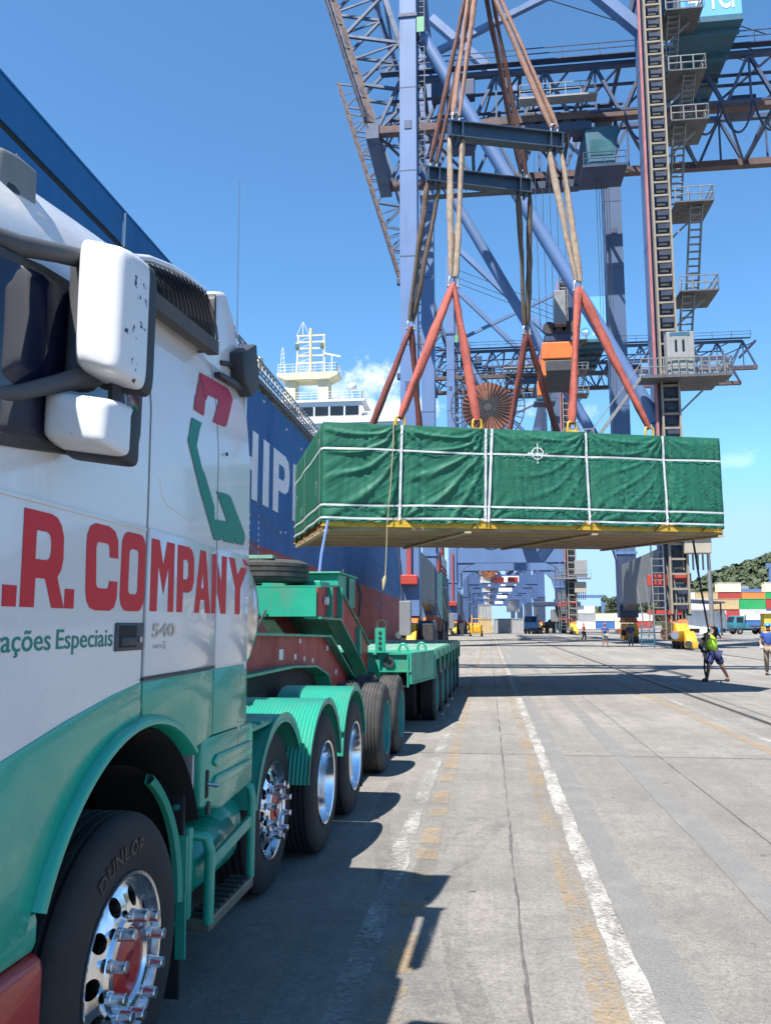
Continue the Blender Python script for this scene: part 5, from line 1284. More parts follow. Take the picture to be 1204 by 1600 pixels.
def crane(Y0, label, detail, boom_up=True, boxes=True):
    M_CR = MATS['crane_blue_paint'] if detail else M_CRF
    t = Thing('quay_crane', label, 'crane', (4, Y0 + 10, 0), group='blue quay cranes along the berth')
    y0, y1 = Y0, Y0 + CW; ym = Y0 + 10
    ya, yb = Y0 + 5.5, Y0 + 14.5
    legs = {}
    for nm, x, y, w, d, zt in (('A', SX, y0, 1.3, 1.8, 62), ('B', SX, y1, 1.3, 1.8, 62), ('C', LX_, y0, 1.7, 1.8, 51), ('D', LX_, y1, 1.6, 1.8, 51)):
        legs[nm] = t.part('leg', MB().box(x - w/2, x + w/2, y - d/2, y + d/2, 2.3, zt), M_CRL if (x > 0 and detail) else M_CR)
        t.part('leg_joint', MB().box(x - w/2 - .12, x + w/2 + .12, y - d/2 - .12, y + d/2 + .12, 8.2, 8.45), M_CR, legs[nm])
        t.part('leg_joint', MB().box(x - w/2 - .10, x + w/2 + .10, y - d/2 - .10, y + d/2 + .10, 49.6, 49.9), M_CRD, legs[nm])
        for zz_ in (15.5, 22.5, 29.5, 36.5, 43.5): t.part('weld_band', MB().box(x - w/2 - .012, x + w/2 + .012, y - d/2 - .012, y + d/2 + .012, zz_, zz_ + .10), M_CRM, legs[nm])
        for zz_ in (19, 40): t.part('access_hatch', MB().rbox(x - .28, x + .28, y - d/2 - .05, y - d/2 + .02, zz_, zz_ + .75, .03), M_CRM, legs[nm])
        t.part('leg_foot', MB().box(x - w/2 - .03, x + w/2 + .03, y - d/2 - .03, y + d/2 + .03, 2.28, 8.0), M_CRD if x > 0 else M_CR, legs[nm])
    for x in (SX, LX_):
        t.part('sill_beam', MB().prism([(y0 + .95, 7.2), (y1 - .95, 7.2), (y1 - .95, 2.9), (y1 - 3, 3.4), (y0 + 3, 3.4), (y0 + .95, 2.9)], x - .55, x + .55), M_GREYB)
    for y in (y0, y1):
        pb = t.part('portal_beam', MB().box(SX + .66, LX_ - .86, y - .7, y + .7, 11.4, 13.7), M_CR)
        for x, s2 in ((SX + .66, 1), (LX_ - .86, -1)):
            t.part('gusset', MB().prism([(x, 11.39), (x + s2*3.0, 11.39), (x + s2*1.5, 10.7), (x + s2*.6, 9.7), (x, 7.6)], y - .55, y + .55, 'XZ'), M_CR, pb)
        t.part('brace_tube', MB().cyl((SX + .6, y, 49.4), (LX_ - .7, y, 16.3), .52, 16), M_CR, smooth=40)
        if boxes and not detail:
            t.part('sign_plate', MB().box(-1.9 + (2 if y == y1 else 0), .6, y - .76, y - .715, 11.8, 13.3), M_PLATE, pb)
            t.part('sign_plate', MB().box(3.4, 7.6, y - .76, y - .715, 11.9, 13.4), M_PLATE, pb)
    if not detail:
        for y in (y0, y1):
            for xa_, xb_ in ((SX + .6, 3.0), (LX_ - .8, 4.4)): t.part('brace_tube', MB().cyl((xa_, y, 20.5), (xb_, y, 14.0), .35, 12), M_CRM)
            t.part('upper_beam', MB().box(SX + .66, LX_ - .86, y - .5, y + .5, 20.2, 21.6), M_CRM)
    # cable reel beside the portal beam
    rx, rz = .2, 17.4 if detail else 14.9; ry = y0 - 1.0
    rl = t.part('cable_reel', MB().lathe([(-.25, .0), (-.25, 1.85), (.25, 1.85), (.25, 0)], (rx, ry, rz), 'Y', 40), M_RUST, smooth=30)
    t.part('reel_hub', MB().lathe([(-.34, 0), (-.34, .55), (-.28, .60)], (rx, ry, rz), 'Y', 24), M_CHAS, rl)
    ns = 36
    for k in range(ns):
        a = 2*pi*k/ns; t.part('reel_spoke', MB().beam((rx + .3*cos(a), ry - .31, rz + .3*sin(a)), (rx + 2.65*cos(a), ry - .31, rz + 2.65*sin(a)), .06, .06, (0, 1, 0)), M_CHAS if detail else M_RUSTB, rl)
    t.part('reel_rim', MB().lathe([(-.34, 2.62), (-.34, 2.70), (-.28, 2.70), (-.28, 2.62), (-.34, 2.62)], (rx, ry, rz), 'Y', 48), M_CHAS, rl)
    t.part('reel_stand', MB().box(rx - .25, rx + .25, ry + .27, ry + .9, 13.7, 17.8), M_CR, rl)
    # girder
    gx0, gx1, npn = -9.0, 45.0, 13
    pl_ = (gx1 - gx0) / npn
    P = lambda s_, q: (gx0 + pl_ * s_, 44.0 + 4.6 * q)
    for y in (ya, yb):
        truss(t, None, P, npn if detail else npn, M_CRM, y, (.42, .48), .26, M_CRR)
    for k in range(0, npn + 1, 1 if detail else 2):
        x = gx0 + pl_ * k
        t.part('cross_tie', MB().beam((x, ya, 48.6 if k % 2 else 44.2), (x, yb, 48.6 if k % 2 else 44.2), .3, .35), M_CRD)
    t.part('girder_end', MB().box(gx0 - .8, gx0 + .3, ya - .5, yb + .5, 43.2, 44.6), M_CRM)
    # boom
    if boom_up: ang = radians(73.5)
    else: ang = radians(0.5)
    hx_, hz = -9.0, 43.9
    nb = 12; lb = 5.0
    def PB(s_, q): return (hx_ - lb*s_*cos(ang) + 4.4*q*sin(ang), hz + lb*s_*sin(ang) + 4.4*q*cos(ang))
    for y in (ya, yb):
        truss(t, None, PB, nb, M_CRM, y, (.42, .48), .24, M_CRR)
    for k in range(nb + 1):
        for q in (0, 1):
            x, z = PB(k if q == 0 else min(k + .5, nb - .5), q); t.part('cross_tie', MB().beam((x, ya, z), (x, yb, z), .25, .28), M_CR)
    if detail:
        for k in range(2*nb):
            x, z = PB(k / 2, .04); x2, z2 = PB((k + 1) / 2, .04)
            t.part('plan_brace', MB().beam((x, ya if k % 2 else yb, z), (x2, yb if k % 2 else ya, z2), .14, .14), M_CRD)
    # upper frame, stays
    for y in (y0, y1):
        t.part('back_stay', MB().beam((SX + .6, y + (1 if y == y0 else -1) * 0, 66), (LX_ - .4, y, 47.2), .9, .8), M_CR)
    t.part('top_strut', MB().beam((SX, ya, 50.3), (LX_ + 4, ya, 60.5), .5, .5), M_CR)
    t.part('apex_beam', MB().box(SX - .6, SX + .6, y0 - .9, y1 + .9, 62.0, 63.4), M_CR)
    # machinery house
    hxa, hxb = 15.6, 20.1
    ho = t.part('machinery_house', MB().box(hxa, hxb, y0 + .2, y0 + 16, 48.2, 55.5), M_LBL)
    t.part('house_floor', MB().box(hxa - .05, hxb + .05, y0 + .1, y0 + 16.1, 47.7, 48.18), M_TEAL, ho)
    for k in range(5): t.part('floor_rib', MB().box(hxa, hxb, y0 + 1 + 3*k, y0 + 1.3 + 3*k, 47.3, 47.69), M_TEAL, ho)
    me = text_mesh('lettering', 'TCP', 1.9, lambda a, b, d: (hxa + 2.0 + a - 4, y0 + .185 - d - t.o.y, 48.85 + b), .02, 2.4, .02)
    obj('lettering', me, M_SHW, ho)
    t.part('logo_disc', MB().lathe([(-.02, 0), (-.02, .75), (0, .75)], (hxa + 1.05, y0 + .19, 49.5), 'Y', 24), mat('logo_blue', (.05, .25, .55), .5), ho)
    t.part('logo_arrow', MB().prism([(hxa + .55, 49.4), (hxa + 1.1, 49.4), (hxa + 1.1, 49.1), (hxa + 1.55, 49.52), (hxa + 1.1, 49.95), (hxa + 1.1, 49.65), (hxa + .55, 49.65)], y0 + .14, y0 + .165, 'XZ'), M_SHW, ho)
    t.part('support_frame', MB().prism([(hxa - 4, 49.2), (hxa - .1, 49.2), (hxa - .1, 57), (hxa - 2.2, 57)], y0 + 1, y0 + 1.6, 'XZ'), M_CRD, ho)
    # bogies
    for x in (SX, LX_):
        for y, s2 in ((y0 + .3, -1), (y1 - .3, 1)):
            eq = t.part('equaliser', MB().bprism([(y - 1.6, 1.8), (y + 1.6, 1.8), (y + .9, 2.3), (y - .9, 2.3)], x - .6, x + .6, r=.05), M_BOGR)
            bogie(t, eq, x, y, s2)
    if not detail: return t
    # ------------ only where it can be made out
    # trolley with its platform, hoist ropes, the driver's cab
    tr_ = t.part('trolley', MB().box(3.4, 9.2, ya - .6, ya + .5, 42.6, 43.3), M_CRD)
    t.part('trolley_beam', MB().box(3.4, 9.2, yb - .5, yb + .6, 42.6, 43.3), M_CRD, tr_)
    for x in (3.6, 6.0, 8.6): t.part('trolley_beam', MB().box(x, x + .5, ya + .5, yb - .5, 42.7, 43.2), M_CRD, tr_)
    t.part('trolley_deck', MB().box(3.2, 9.6, ya - 1.8, ya - .7, 44.9, 45.05), M_CABIN, tr_)
    rail_box(t, tr_, [(3.3, ya - 1.75), (9.5, ya - 1.75)], 45.05, M_CABIN)
    for x in (4.2, 5.5, 7.2, 8.4): t.part('trolley_gear', MB().rbox(x - .45, x + .45, ya - .3, ya + 2.5, 43.3, 44.0 + .8 * random.random(), .08), mat('machine_dark', (.05, .05, .055), .6, .3, .3, 2), tr_)
    cb = t.part('driver_cab', MB().bprism([(8.9, 39.4), (11.0, 39.4), (11.4, 42.8), (8.6, 42.8)], ya - .5, ya + 2.3, 'XZ', r=.08), M_TEAL)
    t.part('cab_glass', MB().box(8.98, 10.9, ya - .54, ya - .51, 40.2, 41.6), mat('cab_glass', (.05, .12, .13), .05, 0, .3, 1), cb)
    t.part('cab_platform', MB().box(8.3, 11.9, ya - .9, ya + 2.6, 39.0, 39.2), M_CRD, cb)
    for x in (8.7, 11.2): t.part('cab_hanger', MB().box(x, x + .25, ya + .5, ya + .8, 42.8, 44.0), M_CRD, cb)
    rail_box(t, cb, [(8.4, ya - .85), (11.8, ya - .85)], 39.2, M_CRD)
    # festoon loops
    for k in range(9):
        xa = 11.8 + 2.55 * k; pts = []
        for i in range(13):
            u = i / 12; pts.append((xa + 2.4*u, ya - 1.1, 43.6 - 2.6 * (1 - (2*u - 1) ** 2) ** .75))
        t.part('festoon_cable', MB().tube(pts, .09, 6), M_CRD, smooth=60)
    t.part('festoon_rail', MB().beam((9, ya - 1.1, 43.75), (44, ya - 1.1, 43.75), .15, .2), M_CRD)
    wk = t.part('walkway', MB().box(-8.5, 44, ya - 1.0, ya - .3, 48.9, 48.98), M_CRD)
    rail_box(t, wk, [(-8.5, ya - 1.0), (44, ya - 1.0)], 48.98, M_CRD, 1.0, .07, 3)
    for x in (-3.5, -1.0): t.part('gear_box', MB().rbox(x - .6, x + .6, ya - 1.3, ya - .2, 46, 47.5, .1), M_CRD)
    # bracing between the trusses, catwalk under the girder, cable trays, thin wire stays
    for k in range(npn):
        xa_, xb_ = gx0 + pl_*k, gx0 + pl_*(k + 1)
        t.part('plan_brace', MB().beam((xa_, ya, 43.9), (xb_, yb, 43.9), .18, .18), M_CRD); t.part('plan_brace', MB().beam((xa_, yb, 48.5), (xb_, ya, 48.5), .16, .16), M_CRD)
        t.part('inner_post', MB().beam((xa_, (ya + yb)/2, 44.1), (xa_ + pl_/2, ya, 48.5), .14, .14), M_CRD)
    cw_ = t.part('catwalk', MB().box(-6, 12, yb + .7, yb + 1.5, 43.2, 43.28), M_GRATE)
    rail_box(t, cw_, [(-6, yb + .75), (12, yb + .75)], 43.28, M_CRD, 1.1, .06, 1.5)
    for z, x0_, x1_ in ((44.9, -8, 12), (45.4, -8, 12), (47.2, -8, 40), (46.3, 14, 40)): t.part('cable_tray', MB().beam((x0_, ya + .6, z), (x1_, ya + .6, z), .3, .12), M_CRD)
    for x, w_, z, h_ in ((-6.5, 1.6, 44.6, 1.3), (-1.5, 2.0, 43.0, 1.0), (1.2, 1.2, 44.6, 1.6), (10.6, 1.4, 44.5, 1.5), (22, 2.2, 44.6, 1.4), (26, 1.5, 44.6, 1.2)): t.part('equipment_box', MB().rbox(x - w_/2, x + w_/2, ya + 1.5, ya + 3, z, z + h_, .08), M_CRD)
    for dy, za_, zb_ in ((1.0, 64.5, 51.0), (2.2, 63.5, 50.2), (3.0, 62.8, 49.6)): t.part('wire_stay', MB().cyl((SX + .6, ya + dy, za_), (24, ya + dy, zb_), .05, 6), M_CHAS)
    for q in (0, 1): t.part('boom_walkway_rail', MB().beam((PB(.2, .10)[0] - 1.0, ya - .9, PB(.2, .10)[1] + q), (PB(nb - .3, .10)[0] - 1.0, ya - .9, PB(nb - .3, .10)[1] + q), .07, .07), M_CRD)
    for k in range(2*nb):
        x, z = PB(k/2 + .2, .04); t.part('boom_walkway_post', MB().beam((x - .1, ya - .5, z), (x - 1.0, ya - .9, z + 1.0), .06, .06), M_CRD)
    cg = t.part('leg_ladder', MB().box(SX + .75, SX + .82, y0 - .5, y0 - .43, 36.4, 62), M_CRD); t.part('leg_ladder', MB().box(SX + 1.25, SX + 1.32, y0 - .5, y0 - .43, 36.4, 62), M_CRD)
    for k in range(50): t.part('ladder_rung', MB().box(SX + .82, SX + 1.25, y0 - .49, y0 - .44, 36.7 + .5*k, 36.76 + .5*k), M_GRATE, cg)
    t.part('leg_sign', MB().box(SX + .72, SX + 1.3, y0 - .95, y0 - .91, 48.2, 49.5), mat('green_sign', (.10, .30, .16), .5), cg)
    for z in (20, 27.5, 42): t.part('leg_lamp', MB().rbox(SX - .95, SX - .66, y0 - .5, y0 - .1, z, z + .5, .05), M_CRD)
    for k in range(6): t.part('rope_fall', MB().cyl((9.6 + .25*k, ya + 1 + .3*k, 43.5), (9.6 + .25*k, ya + 1 + .3*k, 25 - k), .022, 5), M_CHAS)
    # lift mast and stair tower on the landside leg
    fy = y0 - .92
    lm = t.part('lift_mast', MB().box(12.55, 13.65, fy - .10, fy - .04, 2.4, 58), M_CRD)
    for x in (12.5, 13.68): t.part('mast_rail', MB().box(x - .065, x + .065, fy - .55, fy - .11, 2.4, 58), M_RACK, lm)
    for k in range(54): t.part('mast_rung', MB().box(12.59, 13.59, fy - .50, fy - .30, 3.0 + 1.03*k, 3.14 + 1.03*k), M_RACK, lm)
    for k in range(0, 54): t.part('mast_block', MB().box(12.8, 13.4, fy - .26, fy - .14, 3.4 + 1.03*k, 3.7 + 1.03*k), M_CHAS, lm)
    t.part('red_conduit', MB().box(12.05, 12.22, fy - .35, fy - .05, 8.6, 58), mat('faded_red_pipe', (.34, .12, .12), .6, 0, .2, 1), lm)
    lv = [19.0, 25.4, 32.2, 38.6, 42.6, 47.6]
    for i, z in enumerate(lv):
        pf_ = t.part('platform', MB().box(14.0, 16.7, y0 - 1.8, y0 + 1.6, z - .10, z), M_GRATE)
        rail_box(t, pf_, [(14.0, y0 - 1.75), (16.65, y0 - 1.75), (16.65, y0 + 1.6)], z, M_GALV, 1.1, .07, .7)
        t.part('platform_strut', MB().beam((13.9, y0 - .4, z - 2.2), (16.0, y0 - .4, z - .2), .14, .14), M_GALV, pf_)
        if i:
            xs_ = 14.7 if i % 2 else 15.6
            stair(t, pf_, (xs_, y0 + 1.5, lv[i-1] + .1), (xs_ + .0, y0 - 1.2, z), .85, M_GALV, 14)
    # lift cabin and wide landing
    ln_ = t.part('landing', MB().box(10.9, 17.0, y0 - 2.7, y0 - .95, 18.75, 18.95), M_GRATE)
    rail_box(t, ln_, [(10.9, y0 - 2.65), (17.0, y0 - 2.65), (17.0, y0 - .95)], 18.95, M_GALV, 1.2, .07, .5)
    cbn = t.part('lift_cabin', MB().rbox(12.75, 14.6, y0 - 2.5, y0 - 1.5, 18.96, 22.1, .05), M_CABIN)
    for x in (13.35, 13.85): t.part('cabin_window', MB().rbox(x - .09, x + .09, y0 - 2.54, y0 - 2.49, 20.6, 21.5, .03), M_DGL, cbn)
    t.part('cabin_door', MB().box(13.05, 14.15, y0 - 2.525, y0 - 2.505, 19.1, 21.75), M_CABIN, cbn)
    t.part('cabin_sign', MB().box(12.95, 14.3, y0 - 2.53, y0 - 2.51, 21.78, 22.05), M_TEAL, cbn)
    stair(t, ln_, (7.4, y0 - 1.9, 14.2), (10.9, y0 - 1.9, 18.9), .9, M_GALV, 16, 'x')
    lp2 = t.part('landing', MB().box(5.4, 7.5, y0 - 2.6, y0 - .8, 13.9, 14.15), M_GALV)
    rail_box(t, lp2, [(5.4, y0 - 2.55), (7.5, y0 - 2.55)], 14.15, M_GALV, 1.1, .07, .5)
    # gear about the feet
    f8 = t.part('foot_platform', MB().box(9.9, 15.9, y0 - 2.6, y0 - .95, 8.6, 8.85), M_GALV)
    rail_box(t, f8, [(9.9, y0 - 2.55), (15.9, y0 - 2.55)], 8.85, M_GALV, 1.1, .06, .8)
    t.part('cabinet', MB().rbox(13.4, 15.2, y0 - 1.9, y0 - 1.0, 6.5, 8.2, .05), mat('tan_cabinet', (.34, .30, .24), .6, 0, .15, 2), f8)
    t.part('cabinet', MB().rbox(13.5, 15.4, y0 - 2.2, y0 - 1.1, 9.0, 11.6, .05), M_CABIN, f8)
    for k in range(6): t.part('bracket_bar', MB().box(13.4 + .33*k, 13.5 + .33*k, y0 - 1.15, y0 - 1.0, 5.4, 6.5), M_RACK, f8)
    for xa, xb in ((11.25, 12.05),):
        ldr = t.part('ladder_rail', MB().beam((xa, y0 - 1.4, .6), (xa, y0 - 1.4, 11.5), .08, .1), M_GALV)
        t.part('ladder_rail', MB().beam((xb, y0 - 1.4, .6), (xb, y0 - 1.4, 11.5), .08, .1), M_GALV, ldr)
        for k in range(22): t.part('ladder_rung', MB().beam((xa, y0 - 1.4, .9 + .48*k), (xb, y0 - 1.4, .9 + .48*k), .05, .05), M_GALV, ldr)
    for x, zt in ((10.4, 4.2), (10.9, 5.0), (12.4, 6), (12.7, 6.8)): t.part('cable_drop', MB().tube([(x, y0 - 1.2, .8), (x + .15, y0 - 1.25, zt*.5), (x - .1, y0 - 1.1, zt)], .05, 6), M_GALV)
    for k in range(5): t.part('conduit', MB().tube([(12.1 + .22*k, y0 - 1.0, 4.9), (12.35 + .25*k, y0 - 1.15, 3.4), (12.5 + .25*k, y0 - 1.05, 1.9)], .05, 6), M_GALV)
    t.part('red_band', MB().box(12.1, 13.95, y0 - 1.06, y0 - .94, 4.55, 5.2), M_CRED)
    for k in range(4): t.part('red_clip', MB().rbox(11.0 + .35*k, 11.25 + .35*k, y0 - 1.2, y0 - .95, 4.3, 5.1, .04), M_CRED)
    t.part('red_band', MB().box(10.9, 13.2, y0 - 1.15, y0 - 1.0, 2.35, 2.65), M_CRED)
    bgt = t.part('gate_frame', MB().box(10.3, 11.2, y0 - 1.60, y0 - 1.57, .3, .42), M_TEAL)
    for k in range(4): t.part('gate_bar', MB().box(10.3, 11.2, y0 - 1.60, y0 - 1.57, .65 + .28*k, .72 + .28*k), M_TEAL, bgt)
    for x in (10.3, 11.14): t.part('gate_post', MB().box(x, x + .06, y0 - 1.64, y0 - 1.605, .05, 1.7), M_TEAL, bgt)
    # machinery, cable guides and a stowed ladder at the waterside feet
    rnd_ = random.Random(5)
    for k in range(16):
        yy_ = y0 - 1.0 + 1.35*k; hh_ = rnd_.uniform(.5, 2.4); ww_ = rnd_.uniform(.3, .8)
        t.part('foot_machinery', MB().rbox(SX + .7 + rnd_.uniform(-.2, .3), SX + .7 + ww_ + .3, yy_, yy_ + rnd_.uniform(.5, 1.2), .05, .05 + hh_, .04), (M_CHAS, M_CRD, M_BOGR, M_CHAS)[k % 4])
    for x in (SX + 1.0, SX + 1.5): t.part('stowed_ladder', MB().beam((x, y0 + 4, 3.6), (x + .4, y0 + 13, .5), .08, .12), M_GALV)
    for k in range(12): t.part('ladder_rung', MB().beam((SX + 1.0 + .033*k, y0 + 4.3 + .75*k, 3.5 - .258*k), (SX + 1.5 + .033*k, y0 + 4.3 + .75*k, 3.5 - .258*k), .05, .05), M_GALV)
    # waterside leg: red conduit, cabinet, guard
    rc = t.part('red_conduit', MB().box(SX - .2, SX + .12, y0 - 1.2, y0 - .95, 5.2, 13), mat('conduit_red', (.30, .05, .05), .6, 0, .15, 1))
    t.part('red_box', MB().rbox(SX - .6, SX + .6, y0 - 1.5, y0 - .92, 4.5, 5.2, .06), M_CRED, rc)
    t.part('arm_pipe', MB().tube([(SX - 1.3, y0 - 1.0, 7.4), (SX - .95, y0 - 1.0, 7.4), (SX - .75, y0 - 1.0, 6.2), (SX - .5, y0 - 1.0, 3.2)], .1, 8), M_CRD, rc)
    t.part('cabinet', MB().rbox(SX - .55, SX + .25, y0 - 3.0, y0 - 2.2, .9, 3.3, .05), M_GREYB)
    t.part('cabinet_stand', MB().box(SX - .4, SX + .3, y0 - 2.9, y0 - 2.1, .02, .9), M_CHAS)
    return t

c1 = crane(60, 'nearest blue quay crane with raised lattice boom and lift mast on its landside leg', True)
# its container spreader
sp_ = Thing('container_spreader', 'orange container spreader hanging on thin ropes under the nearest crane', 'spreader', (5.9, 66, 21))
sp_.part('spreader_frame', MB().rbox(4.5, 7.2, 62.9, 69.1, 22.2, 23.6, .1), M_ORNG)
for y in (63.2, 68.8):
    for x in (4.55, 7.0): sp_.part('flipper', MB().rbox(x - .12, x + .25, y - .2, y + .2, 20.9, 22.2, .05), M_ORNG)
sp_.part('lower_frame', MB().rbox(4.7, 7.1, 62.95, 69.05, 21.2, 22.15, .1), mat('machine_dark', (.05, .05, .055), .6))
hb_ = sp_.part('head_block', MB().rbox(4.9, 6.9, 64.2, 67.8, 24.0, 25.2, .15), M_CRD)
for x in (5.2, 6.0, 6.7): sp_.part('sheave', MB().cyl((x, 64.1, 25.2), (x, 64.5, 25.2), .5, 16), M_CHAS, hb_)
sp_.part('cable_basket', MB().rbox(5.6, 6.5, 63.4, 64.3, 25.2, 28.0, .05), M_GALV, hb_)
for x in (4.4, 5.0, 5.6, 6.2, 6.8, 7.3): sp_.part('hoist_rope', MB().cyl((x * .9 + .6, 65, 25.2), (x, 65, 43), .025, 5), M_CHAS, hb_)
c2 = copy_tree(c1.e); c2.location.y += 73; tag(c2, 'second blue quay crane, smaller in view behind the red slings', 'crane')
for Y0_, lab, bu in ((207, 'third blue quay crane seen under the hanging crate', False), (268, 'fourth blue quay crane far down the quay', False), (340, 'fifth blue quay crane, second from the end of the quay', False), (440, 'farthest blue quay crane at the end of the quay', False)):
    crane(Y0_, lab, False, bu)
# ---------------------------------------------------------------- people
def skin_mesh(name, J, E, R, root, sub=1):
    names = list(J); idx = {k: i for i, k in enumerate(names)}
    me = bpy.data.meshes.new(name); me.from_pydata([J[k] for k in names], [(idx[a], idx[b]) for a, b in E], [])
    o = bpy.data.objects.new(name, me); COL.objects.link(o)
    o.modifiers.new('skin', 'SKIN').use_smooth_shade = True
    sv = me.skin_vertices[0].data
    for k in names:
        r = R[k]; sv[idx[k]].radius = r if isinstance(r, tuple) else (r, r); sv[idx[k]].use_root = (k == root)
    ss = o.modifiers.new('sub', 'SUBSURF'); ss.levels = sub; ss.render_levels = sub
    dg = bpy.context.evaluated_depsgraph_get()
    out = bpy.data.meshes.new_from_object(o.evaluated_get(dg)); out.name = name; out.materials.clear()
    bpy.data.objects.remove(o); bpy.data.meshes.remove(me)
    out.polygons.foreach_set('use_smooth', [True] * len(out.polygons)); return out
STAND = dict(pelvis=(0, 0, .95), waist=(0, 0, 1.10), chest=(0, 0, 1.32), neck=(0, 0, 1.48), jaw=(0, -.02, 1.555), crown=(0, 0, 1.70),
             shL=(.17, 0, 1.42), elL=(.24, .02, 1.14), wrL=(.24, -.10, .92), haL=(.235, -.14, .84), shR=(-.17, 0, 1.42), elR=(-.24, .02, 1.14), wrR=(-.24, -.10, .92), haR=(-.235, -.14, .84),
             hiL=(.09, 0, .90), knL=(.11, -.03, .50), anL=(.12, .02, .09), toL=(.13, -.15, .04), hiR=(-.09, 0, .90), knR=(-.11, -.03, .50), anR=(-.12, .02, .09), toR=(-.13, -.15, .04))
EDG = [('pelvis', 'waist'), ('waist', 'chest'), ('chest', 'neck'), ('neck', 'jaw'), ('jaw', 'crown'), ('chest', 'shL'), ('shL', 'elL'), ('elL', 'wrL'), ('wrL', 'haL'), ('chest', 'shR'), ('shR', 'elR'), ('elR', 'wrR'), ('wrR', 'haR'),
       ('pelvis', 'hiL'), ('hiL', 'knL'), ('knL', 'anL'), ('anL', 'toL'), ('pelvis', 'hiR'), ('hiR', 'knR'), ('knR', 'anR'), ('anR', 'toR')]
RAD = dict(pelvis=(.15, .11), waist=(.145, .10), chest=(.18, .125), neck=.062, jaw=.072, crown=.082, shL=.068, elL=.043, wrL=.031, haL=.036, shR=.068, elR=.043, wrR=.031, haR=.036,
           hiL=.09, knL=.062, anL=.043, toL=.04, hiR=.09, knR=.062, anR=.043, toR=.04)
M_WHT = None
M_SKIN = mat('skin', (.28, .15, .095), .55, 0, .06, 10)
M_BOOT = mat('boot_leather', (.03, .026, .024), .6, 0, .2, 10)
def person(label, loc, rz, pose=None, shirt=None, legs=None, vest=None, helmet=None, sleeves='short', shorts=False, hat=True, fingers=False, glove=None, scale=1.0, group='dock workers'):
    J = dict(STAND); J.update(pose or {})
    root = bpy.data.objects.new('person', None); COL.objects.link(root)
    root.location = loc; root.rotation_euler = (0, 0, rz); root.scale = (scale,) * 3; tag(root, label, 'person', group)
    body = obj('body', skin_mesh('body', J, EDG, RAD, 'pelvis', 1), M_SKIN, root)
    def cloth_part(name, keys, grow, m, over=None):
        R = {k: (tuple(x + grow for x in RAD[k]) if isinstance(RAD[k], tuple) else RAD[k] + grow) for k in keys}
        if over: R.update(over)
        E = [(a, b) for a, b in EDG if a in keys and b in keys]
        return obj(name, skin_mesh(name, {k: J[k] for k in keys}, E, R, keys[0], 1), m, root)
    up = ['chest', 'waist', 'pelvis', 'shL', 'shR', 'elL', 'elR'] + (['wrL', 'wrR'] if sleeves == 'long' else [])
    JJ = J
    if sleeves == 'short':
        J = dict(J)
        for s2 in 'LR': J['el' + s2] = tuple(Vector(JJ['sh' + s2]).lerp(Vector(JJ['el' + s2]), .7))
    cloth_part('shirt', up, .016, shirt); J = JJ
    if vest is not None:
        J = dict(JJ)
        for s2 in 'LR': J['el' + s2] = tuple(Vector(JJ['sh' + s2]).lerp(Vector(JJ['el' + s2]), .18))
        vk = ['chest', 'waist', 'pelvis', 'shL', 'shR']
        cloth_part('vest', vk, .045, vest, {'pelvis': (.12, .10)}); J = JJ
    lk = ['pelvis', 'hiL', 'hiR', 'knL', 'knR'] + ([] if shorts else ['anL', 'anR'])
    over = None
    if shorts: over = {'knL': .115, 'knR': .115, 'hiL': .13, 'hiR': .13, 'pelvis': (.19, .15)}
    cloth_part('shorts' if shorts else 'trousers', lk, .022, legs, over)
    for s2 in 'LR':
        a, b_ = Vector(J['an' + s2]), Vector(J['to' + s2]); a2 = Vector((a.x, a.y + .03, b_.z)); d = (b_ - a2)
        bt = MB().tube([a2 - d * .15, a2 + d * .3, a2 + d * .8, a2 + d * 1.15], [.045, .055, .052, .03], 8)
        obj('boot', bt.mesh('boot', smooth=60), M_BOOT, root)
        h = Vector(J['ha' + s2]); w = Vector(J['wr' + s2]); dv2 = (h - w).normalized()
        if fingers:
            sd = dv2.cross(Vector((0, 1, 0.2))).normalized(); fr_ = sd.cross(dv2)
            for q, (o_, l_) in enumerate(((-.032, .065), (-.011, .078), (.011, .072), (.031, .058))):
                p0 = h + sd * o_; obj('finger', MB().tube([p0, p0 + dv2 * l_ * .55 + fr_ * .008, p0 + dv2 * l_ * .7 + fr_ * .035], [.0095, .009, .008], 6).mesh('finger', smooth=60), glove or M_SKIN, body)
            p0 = w.lerp(h, .45) + sd * -.03; obj('finger', MB().tube([p0, p0 - sd * .03 + dv2 * .03, p0 - sd * .03 + dv2 * .06 + fr_ * .02], [.011, .010, .009], 6).mesh('finger', smooth=60), glove or M_SKIN, body)
        if glove is not None: obj('glove', MB().sphere(tuple(h), .058, 10, 8, 1.2).mesh('glove', smooth=60), glove, root)
    cr, jw = Vector(J['crown']), Vector(J['jaw']); upv = (cr - jw).normalized()
    if helmet is not None:
        hm = MB(); q = upv.to_track_quat('Z', 'Y').to_matrix()
        base = jw + upv * .105
        prof = [(.0, .135), (.004, .122), (.02, .116), (.06, .105), (.095, .075), (.115, .03), (.118, 0)]
        hm.lathe(prof, axis='Z', n=18)
        hm.v = [tuple(base + q @ Vector((x, y * 1.12, z))) for x, y, z in hm.v]
        obj('helmet', hm.mesh('helmet', smooth=60), helmet, root)
    return root
M_VESTG = mat('hi_vis_vest', (.52, .80, .04), .6, 0, .1, 6)
M_NAVY = mat('navy_cloth', (.012, .018, .075), .8, 0, .2, 8); M_BLUEC = mat('blue_shirt_cloth', (.018, .06, .24), .8, 0, .15, 8)
M_BLKC = mat('black_cloth', (.012, .012, .014), .85, 0, .2, 8); M_KHAKI = mat('khaki_cloth', (.22, .18, .13), .85, 0, .15, 8)
